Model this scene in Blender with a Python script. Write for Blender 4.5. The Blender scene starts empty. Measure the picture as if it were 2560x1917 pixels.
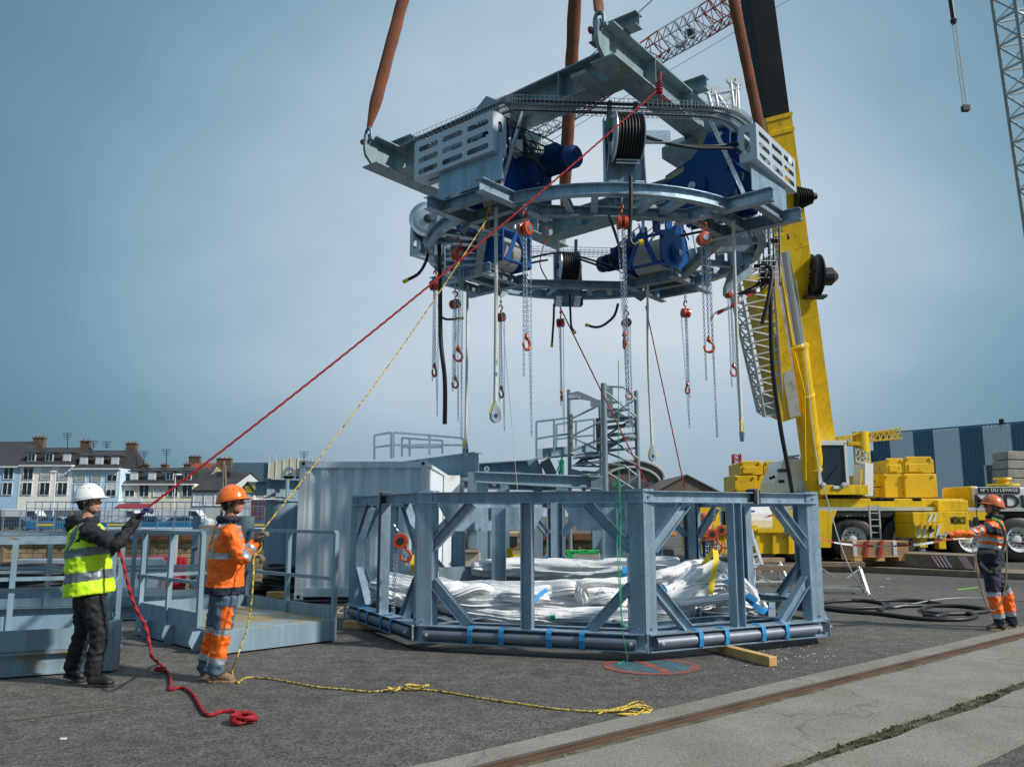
import bpy, bmesh, math, random
from mathutils import Vector as V, Matrix, noise
R = math.radians
SC = bpy.context.scene; COL = SC.collection
# ---------------------------------------------------------------- camera
FPX, PIT, HC = 2072.0, R(9.05), 1.55
cd = bpy.data.cameras.new('camera'); cam = bpy.data.objects.new('camera', cd); COL.objects.link(cam)
cd.sensor_width = 36; cd.lens = FPX/2560*36; cd.clip_end = 3000; cd.clip_start = .05
cam.location = (0, 0, HC); cam.rotation_euler = (R(90)+PIT, 0, 0); SC.camera = cam
# ---------------------------------------------------------------- world: thin overcast over a Nishita sky
SUN_EL, SUN_AZ = 37, 112          # azimuth clockwise from +Y (camera looks along +Y)
w = bpy.data.worlds.new('World'); SC.world = w; w.use_nodes = True
nt = w.node_tree; nt.nodes.clear(); N = nt.nodes.new; LK = nt.links.new
def wm(op, a, b=None):
    n = N('ShaderNodeMath'); n.operation = op
    for i, x in enumerate((a, b)):
        if x is None: continue
        if isinstance(x, (int, float)): n.inputs[i].default_value = x
        else: LK(x, n.inputs[i])
    return n.outputs[0]
out = N('ShaderNodeOutputWorld'); sky = N('ShaderNodeTexSky'); sky.sky_type = 'NISHITA'; sky.sun_disc = False
sky.sun_elevation = R(SUN_EL); sky.sun_rotation = R(SUN_AZ); sky.air_density = 1.5; sky.dust_density = 3
tc = N('ShaderNodeTexCoord'); sep = N('ShaderNodeSeparateXYZ'); LK(tc.outputs['Generated'], sep.inputs[0])
def vdot(d):
    n = N('ShaderNodeVectorMath'); n.operation = 'DOT_PRODUCT'; LK(tc.outputs['Generated'], n.inputs[0])
    n.inputs[1].default_value = V(d).normalized(); return n.outputs['Value']
glow = vdot((.10, 1, .30))
ns = N('ShaderNodeTexNoise'); mp = N('ShaderNodeMapping'); mp.inputs['Scale'].default_value = (1, 1, 1.8)
mp.inputs['Rotation'].default_value = (0, R(25), 0)
LK(tc.outputs['Generated'], mp.inputs[0]); LK(mp.outputs[0], ns.inputs[0])
ns.inputs['Scale'].default_value = 1.9; ns.inputs['Detail'].default_value = 4; ns.inputs['Roughness'].default_value = .5
gl = wm('ADD', glow, wm('MULTIPLY', wm('SUBTRACT', ns.outputs[0], .5), .15))
cr = N('ShaderNodeValToRGB'); LK(gl, cr.inputs[0]); e = cr.color_ramp.elements
e[0].position = .79; e[0].color = (.13, .265, .36, 1)
e[1].position = 1.0; e[1].color = (.62, .71, .80, 1)
for p_, c_ in ((.86, (.17, .315, .425, 1)), (.92, (.29, .44, .56, 1)), (.965, (.45, .575, .69, 1))):
    x = e.new(p_); x.color = c_
hz = N('ShaderNodeMapRange'); LK(sep.outputs[2], hz.inputs[0]); hz.inputs[1].default_value = 0; hz.inputs[2].default_value = .17
hz.inputs[3].default_value = .84; hz.inputs[4].default_value = 1
ze = N('ShaderNodeMapRange'); LK(sep.outputs[2], ze.inputs[0]); ze.inputs[1].default_value = .56; ze.inputs[2].default_value = .9
ze.inputs[3].default_value = 0; ze.inputs[4].default_value = 1
c1 = N('ShaderNodeMixRGB'); c1.blend_type = 'MULTIPLY'; c1.inputs[0].default_value = 1; LK(cr.outputs[0], c1.inputs[1]); LK(hz.outputs[0], c1.inputs[2])
c2 = N('ShaderNodeMixRGB'); LK(ze.outputs[0], c2.inputs[0]); LK(c1.outputs[0], c2.inputs[1]); c2.inputs[2].default_value = (.58, .70, .82, 1)
b1 = N('ShaderNodeBackground'); LK(sky.outputs[0], b1.inputs[0]); b1.inputs[1].default_value = .08
b2 = N('ShaderNodeBackground'); LK(c2.outputs[0], b2.inputs[0]); b2.inputs[1].default_value = 1.0
mx = N('ShaderNodeMixShader'); mx.inputs[0].default_value = .94; LK(b1.outputs[0], mx.inputs[1]); LK(b2.outputs[0], mx.inputs[2])
LK(mx.outputs[0], out.inputs[0])
sd = bpy.data.lights.new('sun', 'SUN'); so = bpy.data.objects.new('sun', sd); COL.objects.link(so)
sd.energy = 4.4; sd.angle = R(3.5); sd.color = (1, .94, .85)
sv = V((math.sin(R(SUN_AZ))*math.cos(R(SUN_EL)), math.cos(R(SUN_AZ))*math.cos(R(SUN_EL)), math.sin(R(SUN_EL))))
so.rotation_euler = sv.to_track_quat('Z', 'Y').to_euler()
SC.view_settings.view_transform = 'Standard'; SC.view_settings.look = 'None'
SC.view_settings.exposure = 0; SC.view_settings.gamma = 1
# ---------------------------------------------------------------- photo measuring: a pixel of the 2560 px photo to a point
def _ray(px, py):
    x = (px-1280)/FPX; y = -(py-958.5)/FPX
    return V((x, math.cos(PIT)-y*math.sin(PIT), math.sin(PIT)+y*math.cos(PIT)))
def gp(px, py, z=0.0):
    d = _ray(px, py); t = (z-HC)/d.z; return V((d.x*t, d.y*t, z))
def at(px, py, Y):
    d = _ray(px, py); t = Y/d.y; return V((d.x*t, Y, HC+d.z*t))
# ---------------------------------------------------------------- materials
MATS = {}
def mat(name, col, rough=.6, metal=0.0, var=.12, scale=3.0, bump=.0, bscale=40, col2=None, m2=None, spec=.5, trans=0, emit=None, vor=False, coat=0, streak=0):
    if name in MATS: return MATS[name]
    m = bpy.data.materials.new(name); m.use_nodes = True; t = m.node_tree; b = t.nodes['Principled BSDF']; n_ = t.nodes.new; l = t.links.new
    b.inputs['Roughness'].default_value = rough; b.inputs['Metallic'].default_value = metal
    b.inputs['Specular IOR Level'].default_value = spec
    if coat: b.inputs['Coat Weight'].default_value = coat; b.inputs['Coat Roughness'].default_value = .15
    if trans: b.inputs['Transmission Weight'].default_value = trans
    co = t.nodes.new('ShaderNodeTexCoord')
    nz = n_('ShaderNodeTexNoise'); nz.inputs['Scale'].default_value = scale; nz.inputs['Detail'].default_value = 6; nz.inputs['Roughness'].default_value = .62
    l(co.outputs['Object'], nz.inputs[0])
    rp = n_('ShaderNodeMapRange'); l(nz.outputs[0], rp.inputs[0]); rp.inputs[1].default_value = .3; rp.inputs[2].default_value = .7
    rp.inputs[3].default_value = 1-var; rp.inputs[4].default_value = 1+var
    mu = n_('ShaderNodeMixRGB'); mu.blend_type = 'MULTIPLY'; mu.inputs[0].default_value = 1; mu.inputs[1].default_value = (*col, 1); l(rp.outputs[0], mu.inputs[2])
    last = mu.outputs[0]
    if vor:
        vo = n_('ShaderNodeTexVoronoi'); vo.inputs['Scale'].default_value = 45; l(co.outputs['Object'], vo.inputs['Vector'])
        v2 = n_('ShaderNodeSeparateColor'); l(vo.outputs['Color'], v2.inputs[0])
        v3 = n_('ShaderNodeMapRange'); l(v2.outputs[0], v3.inputs[0]); v3.inputs[3].default_value = .93; v3.inputs[4].default_value = 1.07
        m3 = n_('ShaderNodeMixRGB'); m3.blend_type = 'MULTIPLY'; m3.inputs[0].default_value = 1; l(last, m3.inputs[1]); l(v3.outputs[0], m3.inputs[2]); last = m3.outputs[0]
        v4 = n_('ShaderNodeMapRange'); l(v2.outputs[1], v4.inputs[0]); v4.inputs[3].default_value = rough-.08; v4.inputs[4].default_value = rough+.1; l(v4.outputs[0], b.inputs['Roughness'])
    if streak:
        ms = n_('ShaderNodeMapping'); ms.inputs['Scale'].default_value = (9, 9, .7); l(co.outputs['Object'], ms.inputs[0]); n4 = n_('ShaderNodeTexNoise'); n4.inputs['Scale'].default_value = 1; n4.inputs['Detail'].default_value = 5; l(ms.outputs[0], n4.inputs[0])
        r4 = n_('ShaderNodeMapRange'); l(n4.outputs[0], r4.inputs[0]); r4.inputs[1].default_value = .35; r4.inputs[2].default_value = .68; r4.inputs[3].default_value = 1+streak*.5; r4.inputs[4].default_value = 1-streak
        m4 = n_('ShaderNodeMixRGB'); m4.blend_type = 'MULTIPLY'; m4.inputs[0].default_value = 1; l(last, m4.inputs[1]); l(r4.outputs[0], m4.inputs[2]); last = m4.outputs[0]
    if col2:
        n2 = n_('ShaderNodeTexNoise'); n2.inputs['Scale'].default_value = (m2 or (3, .55, .65))[0]; n2.inputs['Detail'].default_value = 8; n2.inputs['Roughness'].default_value = .7
        mp_ = n_('ShaderNodeMapping'); mp_.inputs['Location'].default_value = (3.3, 1.7, 5.1); l(co.outputs['Object'], mp_.inputs[0]); l(mp_.outputs[0], n2.inputs[0])
        r2 = n_('ShaderNodeMapRange'); l(n2.outputs[0], r2.inputs[0]); r2.inputs[1].default_value = (m2 or (3, .55, .65))[1]; r2.inputs[2].default_value = (m2 or (3, .55, .65))[2]
        mm = n_('ShaderNodeMixRGB'); l(r2.outputs[0], mm.inputs[0]); l(last, mm.inputs[1]); mm.inputs[2].default_value = (*col2, 1); last = mm.outputs[0]
    l(last, b.inputs['Base Color'])
    if bump:
        nb = n_('ShaderNodeTexNoise'); nb.inputs['Scale'].default_value = bscale; nb.inputs['Detail'].default_value = 4; l(co.outputs['Object'], nb.inputs[0])
        bu = n_('ShaderNodeBump'); bu.inputs['Strength'].default_value = bump; bu.inputs['Distance'].default_value = .02; l(nb.outputs[0], bu.inputs['Height']); l(bu.outputs[0], b.inputs['Normal'])
    if emit: b.inputs['Emission Color'].default_value = (*emit[0], 1); b.inputs['Emission Strength'].default_value = emit[1]
    MATS[name] = m; return m
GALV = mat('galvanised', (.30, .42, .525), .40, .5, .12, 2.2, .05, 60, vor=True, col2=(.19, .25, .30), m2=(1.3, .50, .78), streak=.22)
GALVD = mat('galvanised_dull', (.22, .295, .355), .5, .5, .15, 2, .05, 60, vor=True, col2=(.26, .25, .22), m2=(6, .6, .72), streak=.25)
GALVB = mat('galvanised_bright', (.58, .66, .74), .33, .6, .10, 2, .04, 50, vor=True)
PAINT = mat('grey_paint', (.225, .315, .35), .42, .1, .08, 1.5, col2=(.22, .17, .10), m2=(2.6, .58, .68), streak=.2)
PAINTB = mat('blue_grey_paint', (.215, .315, .39), .45, .0, .1, 1.2, col2=(.24, .16, .09), m2=(5, .62, .70), streak=.2)
PAINTR = mat('rusty_paint', (.22, .31, .37), .5, .0, .1, 1.5, col2=(.25, .15, .05), m2=(1.6, .53, .66), streak=.25)
CREAMG = mat('sheet_grey', (.46, .50, .50), .5, .15, .08, 2)
BLUE = mat('blue_paint', (.004, .060, .235), .42, 0, .15, 3, spec=.35)
BLUEM = mat('motor_blue', (.004, .045, .16), .5, 0, .2, 5, spec=.3)
ORNG = mat('hoist_orange', (.54, .07, .018), .35, .1, .1, 9, coat=.3)
CHAIN = mat('chain_steel', (.42, .50, .58), .3, .85, .2, 30)
BLACK = mat('black_rubber', (.012, .014, .017), .5, 0, .3, 8)
DARK = mat('dark_steel', (.03, .035, .04), .5, .3, .2, 6)
YEL = mat('crane_yellow', (.80, .52, .004), .42, 0, .12, .9, col2=(.30, .18, .04), m2=(1.9, .56, .80), coat=.1, streak=.16)
YELR = mat('counterweight_yellow', (.72, .46, .006), .5, 0, .12, 1.0, col2=(.10, .055, .02), m2=(3.2, .60, .63))
WHT = mat('white_paint', (.68, .71, .73), .4, 0, .06, 2, col2=(.45, .45, .42), m2=(2, .6, .75))
WTEX = mat('white_fabric', (.74, .755, .775), .92, 0, .07, 5, .5, 18, spec=.15)
ROPEW = mat('white_rope', (.60, .62, .60), .8, 0, .12, 20, .3, 90)
BROWN = mat('brown_sling', (.19, .062, .028), .85, 0, .3, 5, .35, 60, col2=(.10, .045, .03), m2=(2.2, .5, .7))
WOOD = mat('pine_timber', (.60, .36, .13), .7, 0, .2, 6, .15, 30)
WOODO = mat('old_timber', (.20, .16, .11), .8, 0, .3, 5, .2, 30)
STRAP = mat('blue_strap', (.012, .24, .56), .6, 0, .15, 20, .2, 90)
YSTR = mat('yellow_strap', (.78, .58, .02), .65, 0, .15, 20, .2, 90)
REDR = mat('red_rope', (.30, .006, .012), .75, 0, .2, 30)
GRNR = mat('green_twine', (.01, .36, .17), .7, 0, .2, 30)
REDP = mat('red_paint', (.42, .035, .03), .5, 0, .15, 3)
GLASS = mat('dark_glass', (.02, .035, .045), .08, 0, .2, 2, spec=.8)
RUST = mat('rust', (.16, .07, .03), .85, 0, .35, 4, .2, 30)
CONC = mat('concrete', (.36, .345, .31), .9, 0, .22, 2.2, .35, 35, col2=(.20, .185, .15), m2=(3, .55, .75))
def rope2(name, a, b_, sc):
    m = mat(name, a, .75); t = m.node_tree; return m
# ---------------------------------------------------------------- mesh builder
def frame_of(d, up):
    d = V(d).normalized(); s = d.cross(V(up))
    if s.length < 1e-5: s = d.cross(V((1, 0, 0)) if abs(d.x) < .9 else V((0, 1, 0)))
    s.normalize(); return d, s, s.cross(d).normalized()
def prof_i(h, b, tf=.012, tw=.01):
    h, b, tw = h/2, b/2, tw/2
    return [(-b, -h), (b, -h), (b, -h+tf), (tw, -h+tf), (tw, h-tf), (b, h-tf), (b, h), (-b, h), (-b, h-tf), (-tw, h-tf), (-tw, -h+tf), (-b, -h+tf)]
def prof_c(h, b, t=.012):
    h, b = h/2, b/2; return [(-b, -h), (b, -h), (b, -h+t), (-b+t, -h+t), (-b+t, h-t), (b, h-t), (b, h), (-b, h)]
def prof_r(h, b): h, b = h/2, b/2; return [(-b, -h), (b, -h), (b, h), (-b, h)]
class MB:
    def __init__(s): s.v = []; s.f = []; s.mi = []; s.m = 0
    def add(s, vs, fs):
        o = len(s.v); s.v += [tuple(x) for x in vs]; s.f += [tuple(i+o for i in f) for f in fs]; s.mi += [s.m]*len(fs); return s
    def box(s, x0, y0, z0, x1, y1, z1):
        vs = [(x, y, z) for z in (z0, z1) for x, y in ((x0, y0), (x1, y0), (x1, y1), (x0, y1))]
        return s.add(vs, [(3, 2, 1, 0), (4, 5, 6, 7), (0, 1, 5, 4), (1, 2, 6, 5), (2, 3, 7, 6), (3, 0, 4, 7)])
    def sweep(s, pts, prof, up=(0, 0, 1), closed=False):
        pts = [V(p) for p in pts]; n = len(pts); k = len(prof); vs = []
        for i, p in enumerate(pts):
            a = pts[(i-1) % n] if (closed or i > 0) else None; c = pts[(i+1) % n] if (closed or i < n-1) else None
            d1 = (p-a).normalized() if a is not None else None; d2 = (c-p).normalized() if c is not None else None
            d = ((d1 or d2)+(d2 or d1)).normalized(); _, sd_, u = frame_of(d, up)
            q = 1.0
            if d1 is not None and d2 is not None: q = 1/max(.35, math.cos(d1.angle(d2, 0)/2))
            vs += [p+sd_*(x*q)+u*y for x, y in prof]
        fs = []
        for i in range(n if closed else n-1):
            j = (i+1) % n
            for a in range(k): b = (a+1) % k; fs.append((i*k+a, i*k+b, j*k+b, j*k+a))
        if not closed: fs += [tuple(reversed(range(k))), tuple(range((n-1)*k, n*k))]
        return s.add(vs, fs)
    def bar(s, p0, p1, w_, h_=None, up=(0, 0, 1)): return s.sweep([p0, p1], prof_r(h_ or w_, w_), up)
    def ib(s, p0, p1, h_, b_, tf=.014, tw=.01, up=(0, 0, 1)): return s.sweep([p0, p1], prof_i(h_, b_, tf, tw), up)
    def cb(s, p0, p1, h_, b_, t=.012, up=(0, 0, 1)): return s.sweep([p0, p1], prof_c(h_, b_, t), up)
    def tube(s, pts, r, n=8, closed=False, twist=0, lobes=0, amp=.18, cap=True):
        pts = [V(p) for p in pts]; m = len(pts); vs = []; fs = []
        d0 = (pts[1]-pts[0]).normalized(); _, sd_, u = frame_of(d0, (0, 0, 1) if abs(d0.z) < .9 else (0, 1, 0)); L = 0
        for i, p in enumerate(pts):
            if closed: d = (pts[(i+1) % m]-pts[i-1]).normalized()
            else: d = (pts[min(i+1, m-1)]-pts[max(i-1, 0)]).normalized()
            sd_ = (sd_-d*sd_.dot(d)); sd_ = sd_.normalized() if sd_.length > 1e-6 else frame_of(d, (0, 0, 1))[1]; u = sd_.cross(d)
            if i: L += (p-pts[i-1]).length
            rr = r[i] if isinstance(r, (list, tuple)) else r
            for a in range(n):
                th = 2*math.pi*a/n; q = rr*(1+(amp*math.cos(lobes*(th)-twist*L) if lobes else 0)); vs.append(p+sd_*(q*math.cos(th))+u*(q*math.sin(th)))
        for i in range(m if closed else m-1):
            j = (i+1) % m
            for a in range(n): b = (a+1) % n; fs.append((i*n+a, j*n+a, j*n+b, i*n+b))
        if cap and not closed: fs += [tuple(range(n)), tuple(reversed(range((m-1)*n, m*n)))]
        return s.add(vs, fs)
    def cyl(s, p0, p1, r0, r1=None, n=16): return s.tube([p0, p1], [r0, r0 if r1 is None else r1], n)
    def lathe(s, o, ax, prof, n=24, up=None, caps=(1, 1)):
        o = V(o); d, a, b = frame_of(ax, up or (0, 0, 1)); vs = []; fs = []; k = len(prof)
        for h_, r in prof:
            for i in range(n): th = 2*math.pi*i/n; vs.append(o+d*h_+a*(r*math.cos(th))+b*(r*math.sin(th)))
        for j in range(k-1):
            for i in range(n): i2 = (i+1) % n; fs.append((j*n+i, j*n+i2, (j+1)*n+i2, (j+1)*n+i))
        if prof[0] == prof[-1]: return s.add(vs, fs)
        if prof[0][1] > 1e-5 and caps[0]: fs.append(tuple(reversed(range(n))))
        if prof[-1][1] > 1e-5 and caps[1]: fs.append(tuple(range((k-1)*n, k*n)))
        return s.add(vs, fs)
    def plate(s, pts, t, nrm=None):
        pts = [V(p) for p in pts]; k = len(pts)
        if nrm is None:
            nrm = V((0, 0, 0))
            for i in range(k): nrm += pts[i].cross(pts[(i+1) % k])
        nrm = V(nrm).normalized(); vs = [p+nrm*t/2 for p in pts]+[p-nrm*t/2 for p in pts]
        fs = [tuple(range(k)), tuple(reversed(range(k, 2*k)))]+[(i, i+k, (i+1) % k+k, (i+1) % k) for i in range(k)]
        return s.add(vs, fs)
    def ell(s, c, rx, ry, rz, n=16, m=10, ax=None):
        c = V(c); A = ax or (V((1, 0, 0)), V((0, 1, 0)), V((0, 0, 1))); vs = [c-A[2]*rz]; fs = []
        for j in range(1, m):
            ph = -math.pi/2+math.pi*j/m
            for i in range(n): th = 2*math.pi*i/n; vs.append(c+A[0]*(rx*math.cos(ph)*math.cos(th))+A[1]*(ry*math.cos(ph)*math.sin(th))+A[2]*(rz*math.sin(ph)))
        vs.append(c+A[2]*rz); l = len(vs)-1
        for i in range(n): fs += [(0, 1+(i+1) % n, 1+i), (l, l-n+i, l-n+(i+1) % n)]
        for j in range(m-2):
            for i in range(n): a = 1+j*n; fs.append((a+i, a+(i+1) % n, a+n+(i+1) % n, a+n+i))
        return s.add(vs, fs)
    def slotted(s, o, ux, uy, W_, H_, t, slots):
        """plate of W_ x H_ with horizontal rounded slots (x0,y0,x1,y1), built from strips round each slot"""
        o, ux, uy = V(o), V(ux), V(uy); nz = ux.cross(uy)
        rows = sorted({(a[1], a[3]) for a in slots}); P = lambda x, y: o+ux*x+uy*y
        def rect(x0, y0, x1, y1):
            if x1-x0 > 1e-4 and y1-y0 > 1e-4: s.plate([P(x0, y0), P(x1, y0), P(x1, y1), P(x0, y1)], t, nz)
        y = 0
        for r0, r1 in rows:
            rect(0, y, W_, r0); x = 0; rad = (r1-r0)/2; ym = (r0+r1)/2
            for q in sorted(a for a in slots if (a[1], a[3]) == (r0, r1)):
                rect(x, r0, q[0], r1)
                for sx, cx in ((-1, q[0]+rad), (1, q[2]-rad)):
                    for sy in (-1, 1):
                        cor = P(cx+sx*rad, ym+sy*rad); arc = [P(cx+sx*rad*math.sin(a), ym+sy*rad*math.cos(a)) for a in [math.pi/2*k/4 for k in range(5)]]
                        s.plate([cor]+arc, t*.98, nz)
                x = q[2]
            rect(x, r0, W_, r1); y = r1
        rect(0, y, W_, H_); return s
    def build(s, name, m, parent=None, smooth=None, bev=0):
        me = bpy.data.meshes.new(name); me.from_pydata(s.v, [], s.f); ms = m if isinstance(m, (list, tuple)) else [m]
        for x in ms: me.materials.append(x)
        if len(ms) > 1: me.polygons.foreach_set('material_index', s.mi)
        me.validate(); bm = bmesh.new(); bm.from_mesh(me); bmesh.ops.recalc_face_normals(bm, faces=bm.faces); bm.to_mesh(me); bm.free()
        if smooth is not None:
            me.polygons.foreach_set('use_smooth', [True]*len(me.polygons)); me.set_sharp_from_angle(angle=R(smooth))
        return link(name, me, parent, bev)
MW = {}
def link(name, me, parent=None, bev=0):
    o = bpy.data.objects.new(name, me); COL.objects.link(o)
    if parent is not None:
        o.parent = parent
        if parent.name in MW and not parent.get('_local'): o.matrix_parent_inverse = MW[parent.name].inverted()
    if bev:
        b = o.modifiers.new('bevel', 'BEVEL'); b.width = bev; b.segments = 2; b.limit_method = 'ANGLE'; b.angle_limit = R(40)
    return o
def tag(o, label=None, cat=None, group=None, kind=None):
    if label: o['label'] = label
    if cat: o['category'] = cat
    if group: o['group'] = group
    if kind: o['kind'] = kind
    return o
def thing(name, label, cat, loc=(0, 0, 0), rz=0, group=None):
    o = bpy.data.objects.new(name, None); COL.objects.link(o); o.location = loc; o.rotation_euler = (0, 0, rz); o.empty_display_size = .2
    MW[o.name] = Matrix.Translation(V(loc)) @ Matrix.Rotation(rz, 4, 'Z'); return tag(o, label, cat, group)
def ctree(o, parent=None):
    c = o.copy(); COL.objects.link(c); c.parent = parent
    for ch in list(o.children): ctree(ch, c)
    return c
def place(o, loc, rz=0, sc=1): o.location = loc; o.rotation_euler = (0, 0, rz); o.scale = (sc, sc, sc); return o
def local(name, label, cat, group=None):       # parts are built round the origin, then the thing is placed and copied
    return thing(name, label, cat, (0, 0, 0), 0, group)
def smoothpath(P, k=8):
    P = [V(p) for p in P]; o = []
    for i in range(len(P)-1):
        a, b, c, d = P[max(i-1, 0)], P[i], P[i+1], P[min(i+2, len(P)-1)]
        for j in range(k):
            t = j/k; o.append(.5*((2*b)+(c-a)*t+(2*a-5*b+4*c-d)*t*t+(3*b-a-3*c+d)*t**3))
    return o+[P[-1]]
def catenary(a, b, sag, n=16):
    a, b = V(a), V(b); return [a.lerp(b, i/n)-V((0, 0, sag*4*(i/n)*(1-i/n))) for i in range(n+1)]
def text_mesh(s, size, o, ux, uy, ext=.004, name='lettering', m=None, parent=None, fit=None):
    cu = bpy.data.curves.new('t', 'FONT'); cu.body = s; cu.size = size; cu.extrude = ext; cu.align_x = 'CENTER'; cu.align_y = 'CENTER'; cu.offset = size*.012
    ob = bpy.data.objects.new('t', cu); COL.objects.link(ob); dg = bpy.context.evaluated_depsgraph_get(); me = bpy.data.meshes.new_from_object(ob.evaluated_get(dg))
    bpy.data.objects.remove(ob); o, ux, uy = V(o), V(ux).normalized(), V(uy).normalized(); nz = ux.cross(uy); sx = 1
    if fit: xs = [v.co.x for v in me.vertices]; sx = fit/(max(xs)-min(xs))
    for v in me.vertices: c = v.co.copy(); v.co = o+ux*c.x*sx+uy*c.y+nz*c.z
    me.materials.clear(); me.materials.append(m); return link(name, me, parent)
# ================================================================ ground
def asphalt():
    m = bpy.data.materials.new('asphalt'); m.use_nodes = True; t = m.node_tree; b = t.nodes['Principled BSDF']; n = t.nodes.new; l = t.links.new
    co = n('ShaderNodeTexCoord'); a = n('ShaderNodeTexNoise'); a.inputs['Scale'].default_value = .28; a.inputs['Detail'].default_value = 6
    c = n('ShaderNodeTexVoronoi'); c.inputs['Scale'].default_value = 62; g = n('ShaderNodeTexNoise'); g.inputs['Scale'].default_value = 5; g.inputs['Detail'].default_value = 8
    for x in (a, c, g): l(co.outputs['Object'], x.inputs['Vector'])
    r = n('ShaderNodeValToRGB'); l(a.outputs[0], r.inputs[0]); r.color_ramp.elements[0].position = .3; r.color_ramp.elements[0].color = (.066, .064, .061, 1)
    r.color_ramp.elements[1].position = .7; r.color_ramp.elements[1].color = (.112, .105, .094, 1)
    s = n('ShaderNodeSeparateColor'); l(c.outputs['Color'], s.inputs[0]); q = n('ShaderNodeMapRange'); l(s.outputs[0], q.inputs[0]); q.inputs[3].default_value = .48; q.inputs[4].default_value = 1.62
    x = n('ShaderNodeMixRGB'); x.blend_type = 'MULTIPLY'; x.inputs[0].default_value = 1; l(r.outputs[0], x.inputs[1]); l(q.outputs[0], x.inputs[2])
    q2 = n('ShaderNodeMapRange'); l(g.outputs[0], q2.inputs[0]); q2.inputs[1].default_value = .3; q2.inputs[2].default_value = .7; q2.inputs[3].default_value = .74; q2.inputs[4].default_value = 1.28; st = n('ShaderNodeTexNoise'); st.inputs['Scale'].default_value = .9; st.inputs['Detail'].default_value = 3; l(co.outputs['Object'], st.inputs['Vector']); sr = n('ShaderNodeMapRange'); l(st.outputs[0], sr.inputs[0]); sr.inputs[1].default_value = .60; sr.inputs[2].default_value = .72; sr.inputs[3].default_value = 1; sr.inputs[4].default_value = .66; sx = n('ShaderNodeMixRGB'); sx.blend_type = 'MULTIPLY'; sx.inputs[0].default_value = 1; l(x.outputs[0], sx.inputs[1]); l(sr.outputs[0], sx.inputs[2]); x = sx
    y = n('ShaderNodeMixRGB'); y.blend_type = 'MULTIPLY'; y.inputs[0].default_value = 1; l(x.outputs[0], y.inputs[1]); l(q2.outputs[0], y.inputs[2]); l(y.outputs[0], b.inputs['Base Color'])
    bu = n('ShaderNodeBump'); bu.inputs['Strength'].default_value = .5; bu.inputs['Distance'].default_value = .008; l(c.outputs['Distance'], bu.inputs['Height']); l(bu.outputs[0], b.inputs['Normal'])
    b.inputs['Roughness'].default_value = .8; b.inputs['Specular IOR Level'].default_value = .35; return m
ASPH = asphalt()
b = MB()
b.add([(-300, -40, 0), (300, -40, 0), (300, 24, 0), (4, 24, 0), (-300, 18.2, 0), (300, 74, 0), (13, 74, 0), (-900, 74, 0), (-900, 1600, 0), (900, 1600, 0), (900, 74, 0), (-4.6, 18.2, 0), (-4.6, 24, 0)],
      [(0, 1, 2, 3, 12, 11, 4), (3, 2, 5, 6), (7, 6, 5, 10, 9, 8)])
tag(b.build('ground', ASPH), kind='structure')
WATER = mat('dock_mud', (.10, .10, .085), .5, 0, .2, .2)
b = MB(); b.add([(-300, 18, -7), (14, 18, -7), (14, 74, -7), (-300, 74, -7)], [(0, 1, 2, 3)]); tag(b.build('dock_floor', WATER), kind='structure')
def stone():
    m = bpy.data.materials.new('quay_stone'); m.use_nodes = True; t = m.node_tree; bs = t.nodes['Principled BSDF']; n = t.nodes.new; l = t.links.new
    co = n('ShaderNodeTexCoord'); sp = n('ShaderNodeSeparateXYZ'); l(co.outputs['Object'], sp.inputs[0]); cb = n('ShaderNodeCombineXYZ')
    l(sp.outputs[0], cb.inputs[0]); l(sp.outputs[2], cb.inputs[1]); br = n('ShaderNodeTexBrick'); l(cb.outputs[0], br.inputs[0])
    br.inputs['Scale'].default_value = 1; br.inputs['Brick Width'].default_value = 1.0; br.inputs['Row Height'].default_value = .42; br.inputs['Mortar Size'].default_value = .03
    br.inputs['Color1'].default_value = (.46, .34, .19, 1); br.inputs['Color2'].default_value = (.30, .215, .12, 1); br.inputs['Mortar'].default_value = (.09, .065, .04, 1)
    a = n('ShaderNodeTexNoise'); a.inputs['Scale'].default_value = .25; a.inputs['Detail'].default_value = 8; l(co.outputs['Object'], a.inputs[0])
    q = n('ShaderNodeMapRange'); l(a.outputs[0], q.inputs[0]); q.inputs[1].default_value = .3; q.inputs[2].default_value = .7; q.inputs[3].default_value = .35; q.inputs[4].default_value = 1.35
    y = n('ShaderNodeMixRGB'); y.blend_type = 'MULTIPLY'; y.inputs[0].default_value = 1; l(br.outputs[0], y.inputs[1]); l(q.outputs[0], y.inputs[2]); l(y.outputs[0], bs.inputs['Base Color'])
    bs.inputs['Roughness'].default_value = .9; return m
STONE = stone()
t = thing('quay_wall', 'weathered ochre stone wall of the far side of the dock with a rusty steel edge', 'quay wall', (-40, 74, 0))
MB().box(-300, 74, -7, 14, 75, -.55).build('wall', STONE, t)
b = MB(); b.box(-300, 73.6, -.55, 14.2, 75, -.02)
for i in range(60): b.box(-120+i*2.2, 73.5, -.55, -119.8+i*2.2, 73.62, -.05)
b.build('steel_edge', RUST, t)
rr = random.Random(5); b = MB()
for i in range(26):
    x = -75+i*3.4+rr.uniform(-.8, .8); b.box(x, 73.9, -7, x+rr.uniform(.15, .35), 74.02, -.6)
b.build('fender_pile', WOODO, t)
tag(MB().box(13.2, 24, -7, 14, 73.9, -.01).build('quay_wall', CONC), 'bare concrete side wall closing the dock on the right', 'quay wall')
tag(MB().box(-300, 18.2, -7, -4.62, 18.4, -.01).build('quay_wall', CONC), 'concrete edge of the near quay behind the road barriers at the left', 'quay wall')
tag(MB().box(-4.6, 24, -7, 13.1, 24.4, -.01).build('quay_wall', CONC), 'concrete edge of the near quay behind the container and the octagonal frame', 'quay wall')
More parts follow.
